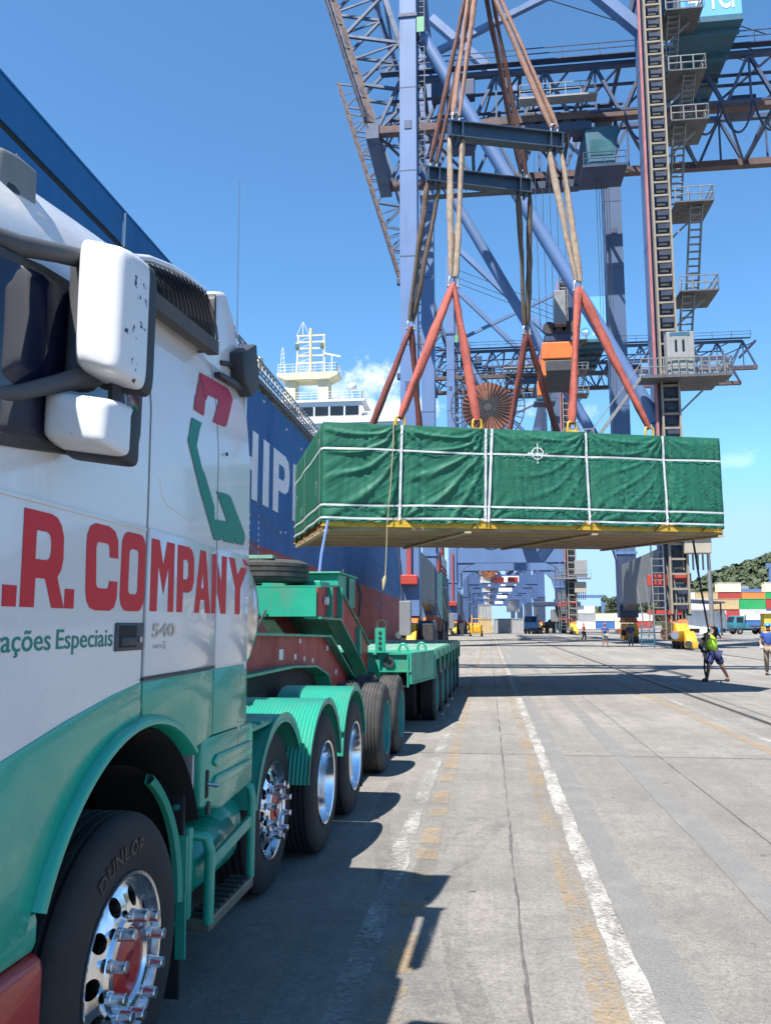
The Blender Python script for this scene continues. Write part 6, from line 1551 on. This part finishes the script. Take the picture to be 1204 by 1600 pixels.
M_REDC = mat('red_shirt_cloth', (.40, .02, .02), .8, 0, .15, 8); M_GREYC = mat('grey_cloth', (.20, .20, .20), .85, 0, .15, 8)
M_HB = mat('blue_helmet', (.03, .22, .60), .35, 0, .05); M_HW = mat('white_helmet', (.75, .75, .74), .35, 0, .05); M_HR = mat('red_helmet', (.5, .03, .02), .35)
M_LBC = mat('light_blue_cloth', (.16, .36, .62), .8, 0, .1, 8); M_GLV = mat('white_glove', (.62, .62, .60), .8, 0, .1, 9)
# worker hauling on the tag line: knees bent, leaning back, one arm raised to the rope
PULL = dict(pelvis=(.08, .08, .80), waist=(.03, .06, .95), chest=(-.05, .01, 1.15), neck=(-.13, -.05, 1.28), jaw=(-.19, -.11, 1.32), crown=(-.26, -.13, 1.45),
            shR=(-.22, .0, 1.20), elR=(-.38, -.14, 1.0), wrR=(-.33, -.24, .80), haR=(-.31, -.26, .72), shL=(.11, .03, 1.28), elL=(.10, -.20, 1.48), wrL=(-.08, -.28, 1.55), haL=(-.15, -.29, 1.58),
            hiR=(-.02, .07, .76), knR=(-.16, -.14, .46), anR=(-.15, .06, .09), toR=(-.29, .0, .04), hiL=(.17, .07, .76), knL=(.24, -.04, .46), anL=(.48, .12, .09), toL=(.36, -.02, .04))
person('worker in yellow-green vest and navy shorts hauling on the black tag line', (6.72, 26.33, 0), radians(8), PULL, M_BLKC, M_NAVY, M_VESTG, M_HW, 'long', True, fingers=True, scale=1.07)
WALK = dict(elR=(-.27, -.02, 1.13), wrR=(-.24, -.22, .98), haR=(-.23, -.29, .96), knL=(.12, -.14, .50), anL=(.12, -.06, .10), toL=(.13, -.22, .05), knR=(-.10, .03, .50), anR=(-.11, .20, .10), toR=(-.12, .05, .04), elL=(.27, .05, 1.14), wrL=(.28, -.02, .90), haL=(.28, -.05, .82))
person('man in blue shirt and khaki trousers at the right edge of the picture', (9.43, 29.6, 0), radians(-18), WALK, M_BLUEC, M_KHAKI, None, M_HB, 'short', fingers=True, glove=M_GLV)
BEND = dict(waist=(0, -.10, 1.06), chest=(0, -.26, 1.22), neck=(0, -.38, 1.30), jaw=(0, -.45, 1.33), crown=(0, -.53, 1.44), shL=(.17, -.30, 1.27), shR=(-.17, -.30, 1.27), elL=(.22, -.45, 1.06), elR=(-.22, -.45, 1.06), wrL=(.16, -.60, .95), wrR=(-.16, -.60, .95), haL=(.14, -.67, .92), haR=(-.14, -.67, .92))
person('stooping man in blue shirt and light blue trousers behind the hauling worker', (10.95, 43.0, 0), radians(30), BEND, M_BLUEC, M_LBC, None, M_HB, 'short')
LOOK = dict(elL=(.30, -.05, 1.16), wrL=(.12, -.18, 1.22), haL=(.06, -.2, 1.25), elR=(-.30, -.05, 1.16), wrR=(-.12, -.18, 1.22), haR=(-.06, -.2, 1.25))
person('man in blue shirt and grey shorts standing alone on the open apron', (8.6, 63.4, 0), radians(5), dict(LOOK, anL=(.19, .02, .09), toL=(.21, -.14, .04), anR=(-.19, .02, .09), toR=(-.21, -.14, .04)), M_BLUEC, M_GREYC, None, M_HR, 'short', True)
person('man in dark blue with light vest band beside the crane ladder', (10.8, 65.5, 0), radians(-10), LOOK, M_NAVY, M_GREYC, M_BLUEC, M_HB, 'long')
person('man in red shirt and dark trousers walking far down the apron', (8.95, 80.5, 0), radians(60), WALK, M_REDC, M_BLKC, None, M_HR, 'short')
# black tag line from the crate to his hands
r0 = lo(LW - .1, 1.2, 0.0); r1 = Vector((6.58, 26.05, 1.60))
pts = [r0.lerp(r1, k / 10) - Vector((0, 0, .10 * sin(pi * k / 10))) for k in range(11)]
pts += [Vector((6.50, 26.05, 1.2)), Vector((6.44, 26.05, .82)), Vector((6.42, 26.1, .4)), Vector((6.5, 26.2, .03))]
single('tag_line', MB().tube(pts, .028, 7), M_BLKC, 'black tag line from the crate to the hauling worker', 'rope', smooth=60)

# ---------------------------------------------------------------- container yard, vehicles, light poles
def container_mesh(L_=6.06, W_=2.44, H_=2.59):
    b = MB()
    def side(n, P):
        """corrugated wall: P(u, depth, v)"""
        prof = []
        for k in range(n):
            for du, dd in ((0, 0), (.25, 0), (.4, .045), (.75, .045), (.9, 0)): prof.append(((k + du) / n, dd))
        prof.append((1, 0))
        vs = [P(u, d, v) for u, d in prof for v in (0.06, .94)]
        b.add(vs, [(2*i, 2*i+2, 2*i+3, 2*i+1) for i in range(len(prof)-1)])
    side(14, lambda u, d, v: (-L_/2 + L_*u, -W_/2 + d, H_*v)); side(14, lambda u, d, v: (L_/2 - L_*u, W_/2 - d, H_*v))
    side(6, lambda u, d, v: (L_/2 - d, -W_/2 + W_*u, H_*v)); side(4, lambda u, d, v: (-L_/2 + d, W_/2 - W_*u, H_*v))
    for x in (-L_/2, L_/2):
        for y in (-W_/2, W_/2): b.box(x - .06, x + .06, y - .06, y + .06, 0, H_)
    for z in (.0, H_ - .14):
        for y in (-W_/2, W_/2): b.box(-L_/2 + .06, L_/2 - .06, y - .05, y + .05, z, z + .14)
        for x in (-L_/2, L_/2): b.box(x - .05, x + .05, -W_/2 + .06, W_/2 - .06, z, z + .14)
    b.add([(-L_/2, -W_/2, H_ - .03), (L_/2, -W_/2, H_ - .03), (L_/2, W_/2, H_ - .03), (-L_/2, W_/2, H_ - .03)], [(0, 1, 2, 3)])
    return b.mesh('shipping_container')
ME_C20 = container_mesh(); ME_C40 = container_mesh(12.19)
CC = dict(red=(.36, .045, .035), brown=(.22, .055, .035), blue=(.03, .13, .36), green=(.02, .30, .09), white=(.68, .68, .66), cream=(.66, .60, .45), grey=(.30, .31, .32), orange=(.55, .20, .05), tan=(.45, .34, .18), teal=(.08, .32, .30), yellow=(.62, .42, .04))
CM = {k: mat('container_' + k, v, .55, 0, .12, .6, dirt=.35, dirtcol=(.14, .09, .06), dscale=1.2, streak=4) for k, v in CC.items()}
TIER = ('bottom', 'second', 'third', 'fourth', 'fifth', 'sixth'); ORD = ('first', 'second', 'third', 'fourth', 'fifth', 'sixth', 'seventh', 'eighth', 'ninth', 'tenth')
def stack(name, i, x, y, cols, me=ME_C20, rz=0.0, group='stacked shipping containers'):
    for k, c in enumerate(cols):
        o = obj('shipping_container', me, CM[c], None, (x + random.uniform(-.04, .04), y + random.uniform(-.05, .05), .004 + 2.605 * k), (0, 0, rz))
        tag(o, f'{c} container, {TIER[k]} tier of the {ORD[i]} stack, {name}', 'container', group)
front_cols = [('grey', 'white', 'white'), ('blue', 'red', 'tan'), ('blue', 'white', 'green'), ('grey', 'blue', 'red'), ('grey', 'blue', 'teal'), ('tan', 'grey', 'tan'), ('blue', 'orange', 'red')]
for i, cols in enumerate(front_cols): stack('front row by the trucks', i, 52.0 + 6.25 * i, 214, cols)
for i, cols in enumerate([('grey', 'white', 'grey', 'white'), ('red', 'white', 'orange', 'tan'), ('red', 'brown', 'green', 'red', 'cream'), ('red', 'blue', 'tan', 'orange'), ('brown', 'red', 'brown', 'green', 'cream'), ('red', 'grey', 'cream', 'white'), ('blue', 'white', 'white', 'white'), ('red', 'grey', 'white', 'cream'), ('red', 'red', 'cream', 'white')]): stack('back row of the yard', i, 54 + 6.25 * i, 240, cols)
for i, cols in enumerate([('brown', 'red', 'brown', 'yellow'), ('grey', 'brown', 'yellow')]): stack('row nearest the right edge', i, 63.5 + 6.25*i, 182 - 1.5*i, cols)
for i, cols in enumerate([('white', 'grey', 'white'), ('blue', 'cream'), ('cream', 'white'), ('red', 'white')]): stack('white row past the crane feet', i, 33 + 6.3 * i, 290, cols)
for i, cols in enumerate([('grey',), ('grey',), ('grey',)]): stack('short row standing on the quay lane', i, 2.2 + 2.55 * i, 150, cols, rz=pi/2)
stack('pair of rusty boxes on the lane', 0, -.6, 158, ('tan', 'grey'), rz=pi/2)

def truck_yard(label, loc, rz, cab_m, load=None, name='terminal_tractor'):
    t = Thing(name, label, 'truck', (0, 0, 0), rz, group='terminal tractors on the apron', place=loc)
    ch_ = t.part('chassis', MB().box(-3.2, 2.2, -.5, .5, .65, .95), M_CHAS)
    cb = t.part('cab', MB().bprism([(1.0, .9), (2.9, .9), (2.95, 1.9), (2.55, 2.95), (1.05, 2.95)], -1.15, 1.0, 'XZ', r=.08), cab_m, smooth=30)
    t.part('windscreen', MB().prism([(2.97, 1.98), (2.64, 2.82), (2.60, 2.82), (2.93, 1.98)], -1.0, .85, 'XZ'), M_DGL, cb)
    for y in (-1.17, 1.005): t.part('side_window', MB().box(1.35, 2.45, y, y + .02, 1.9, 2.75), M_DGL, cb)
    t.part('bonnet', MB().rbox(.1, 1.0, -1.0, .9, .9, 1.7, .06), cab_m)
    t.part('exhaust', MB().cyl((.8, .8, 1.6), (.8, .8, 3.2), .09, 8), M_CHAS)
    t.part('bumper', MB().rbox(2.85, 3.1, -1.2, 1.1, .45, .85, .05), M_CHAS)
    for x in (2.0, -1.9, -2.9):
        for y in (-1.0, 1.0):
            w_ = t.part('wheel', MB().lathe([(-.16, .26), (-.16, .45), (-.11, .52), (.11, .52), (.16, .45), (.16, .26)], (x, y, .522), 'Y', 20), M_RUB, smooth=40)
            t.part('rim', MB().lathe([(-.13, 0), (-.13, .27), (.13, .27), (.13, 0)], (x, y, .522), 'Y', 16), M_GREYB, w_)
    t.part('flatbed', MB().box(-13.5, -1.0, -1.2, 1.2, 1.12, 1.42), M_CRR)
    for x in (-11, -12.3):
        for y in (-1.0, 1.0): t.part('wheel', MB().lathe([(-.16, 0), (-.16, .45), (-.11, .52), (.11, .52), (.16, .45), (.16, 0)], (x, y, .522), 'Y', 20), M_RUB, smooth=40)
    return t
M_CABT = mat('tractor_teal_paint', (.035, .19, .25), .45, 0, .08, 2, dirt=.3)
truck_yard('teal terminal tractor with flat trailer parked in front of the container stacks', (41.5, 140, 0), radians(195), M_CABT)
truck_yard('blue terminal tractor waiting under the far cranes', (7.4, 141, 0), radians(-100), mat('tractor_blue_paint', (.04, .16, .38), .45, 0, .08, 2))
for i, (x, y, c) in enumerate(((31.0, 126, 'white'), (38.5, 158, 'white'))):
    o = obj('shipping_container', ME_C20, CM[c], None, (x, y, 1.45 if i else 1.0), (0, 0, .05))
    tag(o, ('white refrigerated container beside the crane leg under a dark canopy', 'white container standing behind the teal tractor')[i], 'container')
single('trailer_bogie', MB().box(28.2, 34.0, 125, 127, .45, .99), M_CHAS, 'dark chassis carrying the white refrigerated container', 'trailer')
cn_ = Thing('canopy', 'dark flat canopy on a post beside the landside crane leg', 'canopy', (33, 128, 0))
cn_.part('roof', MB().prism([(25.5, 5.5), (33.6, 4.8), (33.6, 4.6), (25.5, 5.0)], 123, 130, 'XZ'), M_CRD)
for x, y in ((33.2, 124), (33.2, 129), (26, 129)): cn_.part('post', MB().cyl((x, y, 0), (x, y, 4.8), .12, 8), M_CHAS)
yb_ = Thing('safety_box', 'small yellow steel box with a warning triangle by the container row', 'box', (45.0, 138, 0))
yb_.part('body', MB().rbox(43.2, 46.8, 137, 139, .1, 3.3, .05), CM['yellow']); yb_.part('roof', MB().box(42.6, 47.4, 136.6, 139.4, 3.3, 3.7), CM['white'])
yb_.part('warning_sign', MB().prism([(44.4, .9), (45.6, .9), (45.0, 2.0)], 136.92, 136.96, 'XZ'), M_CHAS)
sk = Thing('waste_skip', 'blue-green tarpaulined skip at the right edge of the container yard', 'skip', (49.5, 138, 0))
sk.part('bin', MB().prism([(47.8, .1), (52.4, .1), (53, 2.0), (47.4, 2.0)], 136.5, 139.5, 'XZ'), CM['blue']); sk.part('cover', MB().prism([(47.3, 2.0), (53.1, 2.0), (51.5, 3.0), (48.6, 3.1)], 136.4, 139.6, 'XZ'), CM['green'])
# reach stacker under the far cranes
rs = Thing('reach_stacker', 'dark reach stacker with long boom under the far cranes', 'reach stacker', (12.2, 148, 0))
rs.part('chassis', MB().rbox(9.6, 14.6, 145, 152, .9, 2.0, .1), M_CHAS)
for x in (10.0, 11.2, 13.0, 14.2): rs.part('wheel', MB().lathe([(-.3, 0), (-.3, .7), (-.2, .85), (.2, .85), (.3, .7), (.3, 0)], (x, 145.6, .85), 'X', 20), M_RUB, smooth=40)
rs.part('cab', MB().rbox(11.0, 13.0, 148, 150, 2.0, 4.2, .1), M_GREYB); rs.part('boom', MB().beam((12.5, 151, 4.6), (11.5, 143.5, 5.4), .8, .9), M_CRD)
rs.part('spreader', MB().rbox(7.5, 15.5, 142.6, 143.6, 4.6, 5.4, .1), M_CRD)
ys = Thing('forklift', 'yellow forklift standing at the waterside in the distance', 'forklift', (-1.7, 112, 0))
ys.part('body', MB().rbox(-2.5, -.9, 111, 113.6, .45, 1.5, .12), M_BOGY, smooth=30); ys.part('overhead_guard', MB().rbox(-2.3, -1.1, 111.4, 113, 2.3, 2.42, .04), M_BOGY)
for x in (-2.25, -1.15):
    for y in (111.5, 112.9): ys.part('guard_post', MB().beam((x, y, 1.5), (x, y, 2.3), .09, .09), M_CHAS)
    ys.part('mast', MB().beam((x, 110.9, .2), (x, 110.9, 2.9), .14, .2), M_BOGY)
    for y in (111.4, 113.2): ys.part('wheel', MB().lathe([(-.15, 0), (-.15, .36), (.15, .36), (.15, 0)], (x - .2 if x < -2 else x + .2, y, .38), 'X', 16), M_RUB)
sp2 = Thing('container_spreader', 'pair-hung red spreader lowered under the far crane portal', 'spreader', (4.1, 180, 9))
sp2.part('frame', MB().rbox(1.2, 3.4, 178, 184, 10.6, 11.6, .1), M_CRED); sp2.part('frame', MB().rbox(4.3, 6.4, 178, 184, 10.6, 11.6, .1), M_CRED)
for x in (1.6, 3.0, 4.7, 6.0): sp2.part('hoist_rope', MB().cyl((x, 181, 11.6), (x, 181, 44), .03, 5), M_CHAS)
oct_ = obj('shipping_container', ME_C20, CM['grey'], None, (5.3, 181, 4.2), (0, 0, pi/2)); tag(oct_, 'grey container hanging under the red spreader in the distance', 'container')
# light masts
def light_pole(x, y, h, label):
    t = Thing('light_pole', label, 'light pole', (x, y, 0), group='tall light poles')
    t.part('pole', MB().tube([(x, y, 0), (x, y, h)], [.32, .16], 12), M_GALV, smooth=40)
    t.part('head_ring', MB().lathe([(h - .2, .6), (h - .2, .75), (h, .75), (h, .6), (h - .2, .6)], (x, y, 0), 'Z', 16), M_GALV)
    for k in range(6):
        a = 2*pi*k/6; t.part('floodlight', MB().rbox(x + .9*cos(a) - .25, x + .9*cos(a) + .25, y + .9*sin(a) - .25, y + .9*sin(a) + .25, h - .5, h - .1, .05), M_GREYB)
light_pole(28.3, 110, 17.5, 'grey light pole rising behind the hanging crate near the hauling worker')
# yard gantries
def yard_gantry(x0, x1, y, h, label):
    t = Thing('yard_gantry', label, 'gantry crane', ((x0+x1)/2, y, 0), group='yard gantry cranes')
    for x in (x0, x1):
        for yy in (y - 4, y + 4): t.part('leg', MB().box(x - .6, x + .6, yy - .5, yy + .5, 1, h - 1.6), M_CR)
        t.part('sill_beam', MB().box(x - .6, x + .6, y - 6, y + 6, .4, 1.8), M_CR)
        for yy in (y - 5, y + 5): t.part('wheel', MB().lathe([(-.3, 0), (-.3, .7), (.3, .7), (.3, 0)], (x, yy, .7), 'X', 14), M_RUB)
    for yy in (y - 4, y + 4): t.part('girder', MB().box(x0 - 1.5, x1 + 1.5, yy - .6, yy + .6, h - 1.6, h), M_CR)
    t.part('trolley', MB().box(x0 + 6, x0 + 10, y - 3.5, y + 3.5, h, h + 1.5), M_CABIN)
yard_gantry(124, 149, 450, 19.5, 'blue yard gantry spanning the stacks in front of the wooded hill')
yard_gantry(99, 124, 300, 22.8, 'nearer blue yard gantry cut by the right edge of the picture')
yard_gantry(45, 70, 520, 19, 'distant blue yard gantry seen past the landside crane legs')
# second ship farther along the berth, its hull dark teal with containers on deck
s2_ = Thing('container_ship', 'dark teal container ship moored beyond the nearest crane', 'ship', (HX - 14, 280, -2.6))
s2_.part('hull', MB().prism([(HX - 30, -4), (HX - 30, 13.5), (HX, 13.5), (HX, 4), (HX - .5, -4)], 190, 400, 'XZ'), mat('teal_hull_paint', (.02, .085, .10), .5, 0, .15, .3, dirt=.4))
s2_.part('rail', MB().box(HX - .1, HX, 190, 400, 14.2, 14.35), M_SHW)
for i, (y, cols) in enumerate(((196, ('red', 'brown')), (209, ('brown', 'white', 'red')), (222, ('red', 'white')))):
    for k, c in enumerate(cols):
        o = obj('shipping_container', ME_C40, CM[c], None, (HX - 2, y, 13.52 + 2.605*k), (0, 0, pi/2)); tag(o, f'{c} container on the teal ship deck, {TIER[k]} tier, {ORD[i]} from the near end', 'container', 'containers on the far ship')
# bollards along the water's edge
BW = ('hidden behind the truck cab', 'beside the trailer gooseneck', 'beside the trailer deck end', 'just beyond the trailer', 'level with the nearest crane', 'between the first crane legs', 'just past the first crane', 'beside the yellow forklift', 'before the second crane')
for k in range(9):
    y = 8 + 18 * k
    b = MB().lathe([(0, .28), (.08, .28), (.12, .17), (.38, .15), (.44, .26), (.52, .26), (.56, .16), (.56, 0)], (QX + .75, y, .0), 'Z', 16)
    o = single('bollard', b, M_BOGY, f'yellow iron mooring bollard at the quay edge, {BW[k]}', 'bollard', group='mooring bollards', smooth=40)

# ---------------------------------------------------------------- wooded hill
def hill_z(x, y):
    r = 104 * math.exp(-((x - 420) / 215) ** 2 - ((y - 830) / 180) ** 2)
    return r + 5 * noise.noise((x * .02, y * .02, 0)) - 3
hm_ = MB().grid(lambda u, v: (60 + 760 * u, 560 + 560 * v, hill_z(60 + 760 * u, 560 + 560 * v)), 60, 40)
M_FOR = mat('forest_floor', (.035, .055, .02), .9, 0, .3, .05)
setting('hill', hm_, M_FOR, smooth=60)
def leaf_clump(seed):
    rnd = random.Random(seed); b = MB()
    for k in range(46):
        a, z = rnd.uniform(0, 2*pi), rnd.uniform(-.55, 1); r = sqrt(max(0, 1 - z*z)) * rnd.uniform(.75, 1.05)
        c = Vector((r*cos(a), r*sin(a), z * .8)); n = (c + Vector((rnd.uniform(-.5, .5), rnd.uniform(-.5, .5), rnd.uniform(-.2, .6)))).normalized()
        t_ = n.orthogonal().normalized(); q = n.cross(t_); s_ = rnd.uniform(.22, .42)
        b.add([c + t_*s_, c + q*s_*.8 + n*.08, c - t_*s_, c - q*s_*.8 - n*.05], [(0, 1, 2, 3)])
    return b
clumps = [leaf_clump(k) for k in range(6)]
fb = [MB(), MB(), MB()]
rnd = random.Random(3)
for k in range(2600):
    x = rnd.uniform(95, 520); y = rnd.uniform(600, 880); z = hill_z(x, y)
    if z < 2: continue
    s_ = rnd.uniform(3.2, 7.0); cl = clumps[rnd.randrange(6)]; m = rnd.randrange(3); ca, sa = cos(k), sin(k)
    fb[m].add([(x + s_*(vx*ca - vy*sa), y + s_*(vx*sa + vy*ca), z + s_*(.6 + vz*rnd.uniform(.9, 1.0))) for vx, vy, vz in cl.v], cl.f)
for b, col in zip(fb, ((.050, .070, .030), (.064, .086, .038), (.044, .060, .030))):
    o = obj('hill_forest', b.mesh('hill_forest'), mat('forest_leaves_%d' % int(col[0]*1000), col, .8, 0, .35, .12)); tag(o, 'dense green wood covering the hill', 'wood', kind='stuff')
def tree(x, y, h, seed, label):
    rnd = random.Random(seed); t = Thing('tree', label, 'tree', (x, y, 0), group='trees in the distance')
    t.part('trunk', MB().tube([(x, y, 0), (x + .2, y, h*.35), (x - .1, y, h*.6)], [.35, .25, .12], 8), M_TIMB)
    b = MB()
    for k in range(26):
        a = rnd.uniform(0, 2*pi); r = h * .30 * sqrt(rnd.random()); zz = h * rnd.uniform(.42, .95); s_ = h * rnd.uniform(.07, .13); cl = clumps[k % 6]
        b.add([(x + r*cos(a) + s_*v[0], y + r*sin(a) + s_*v[1], zz + s_*v[2]) for v in cl.v], cl.f)
    t.part('crown', b, MATS['forest_leaves_50'])
for i, (x, y, h) in enumerate(((58, 400, 14), (64, 405, 12), (70, 398, 13), (78, 404, 11))): tree(x, y, h, i, f'round green tree beyond the crane legs, {ORD[i]} from left')
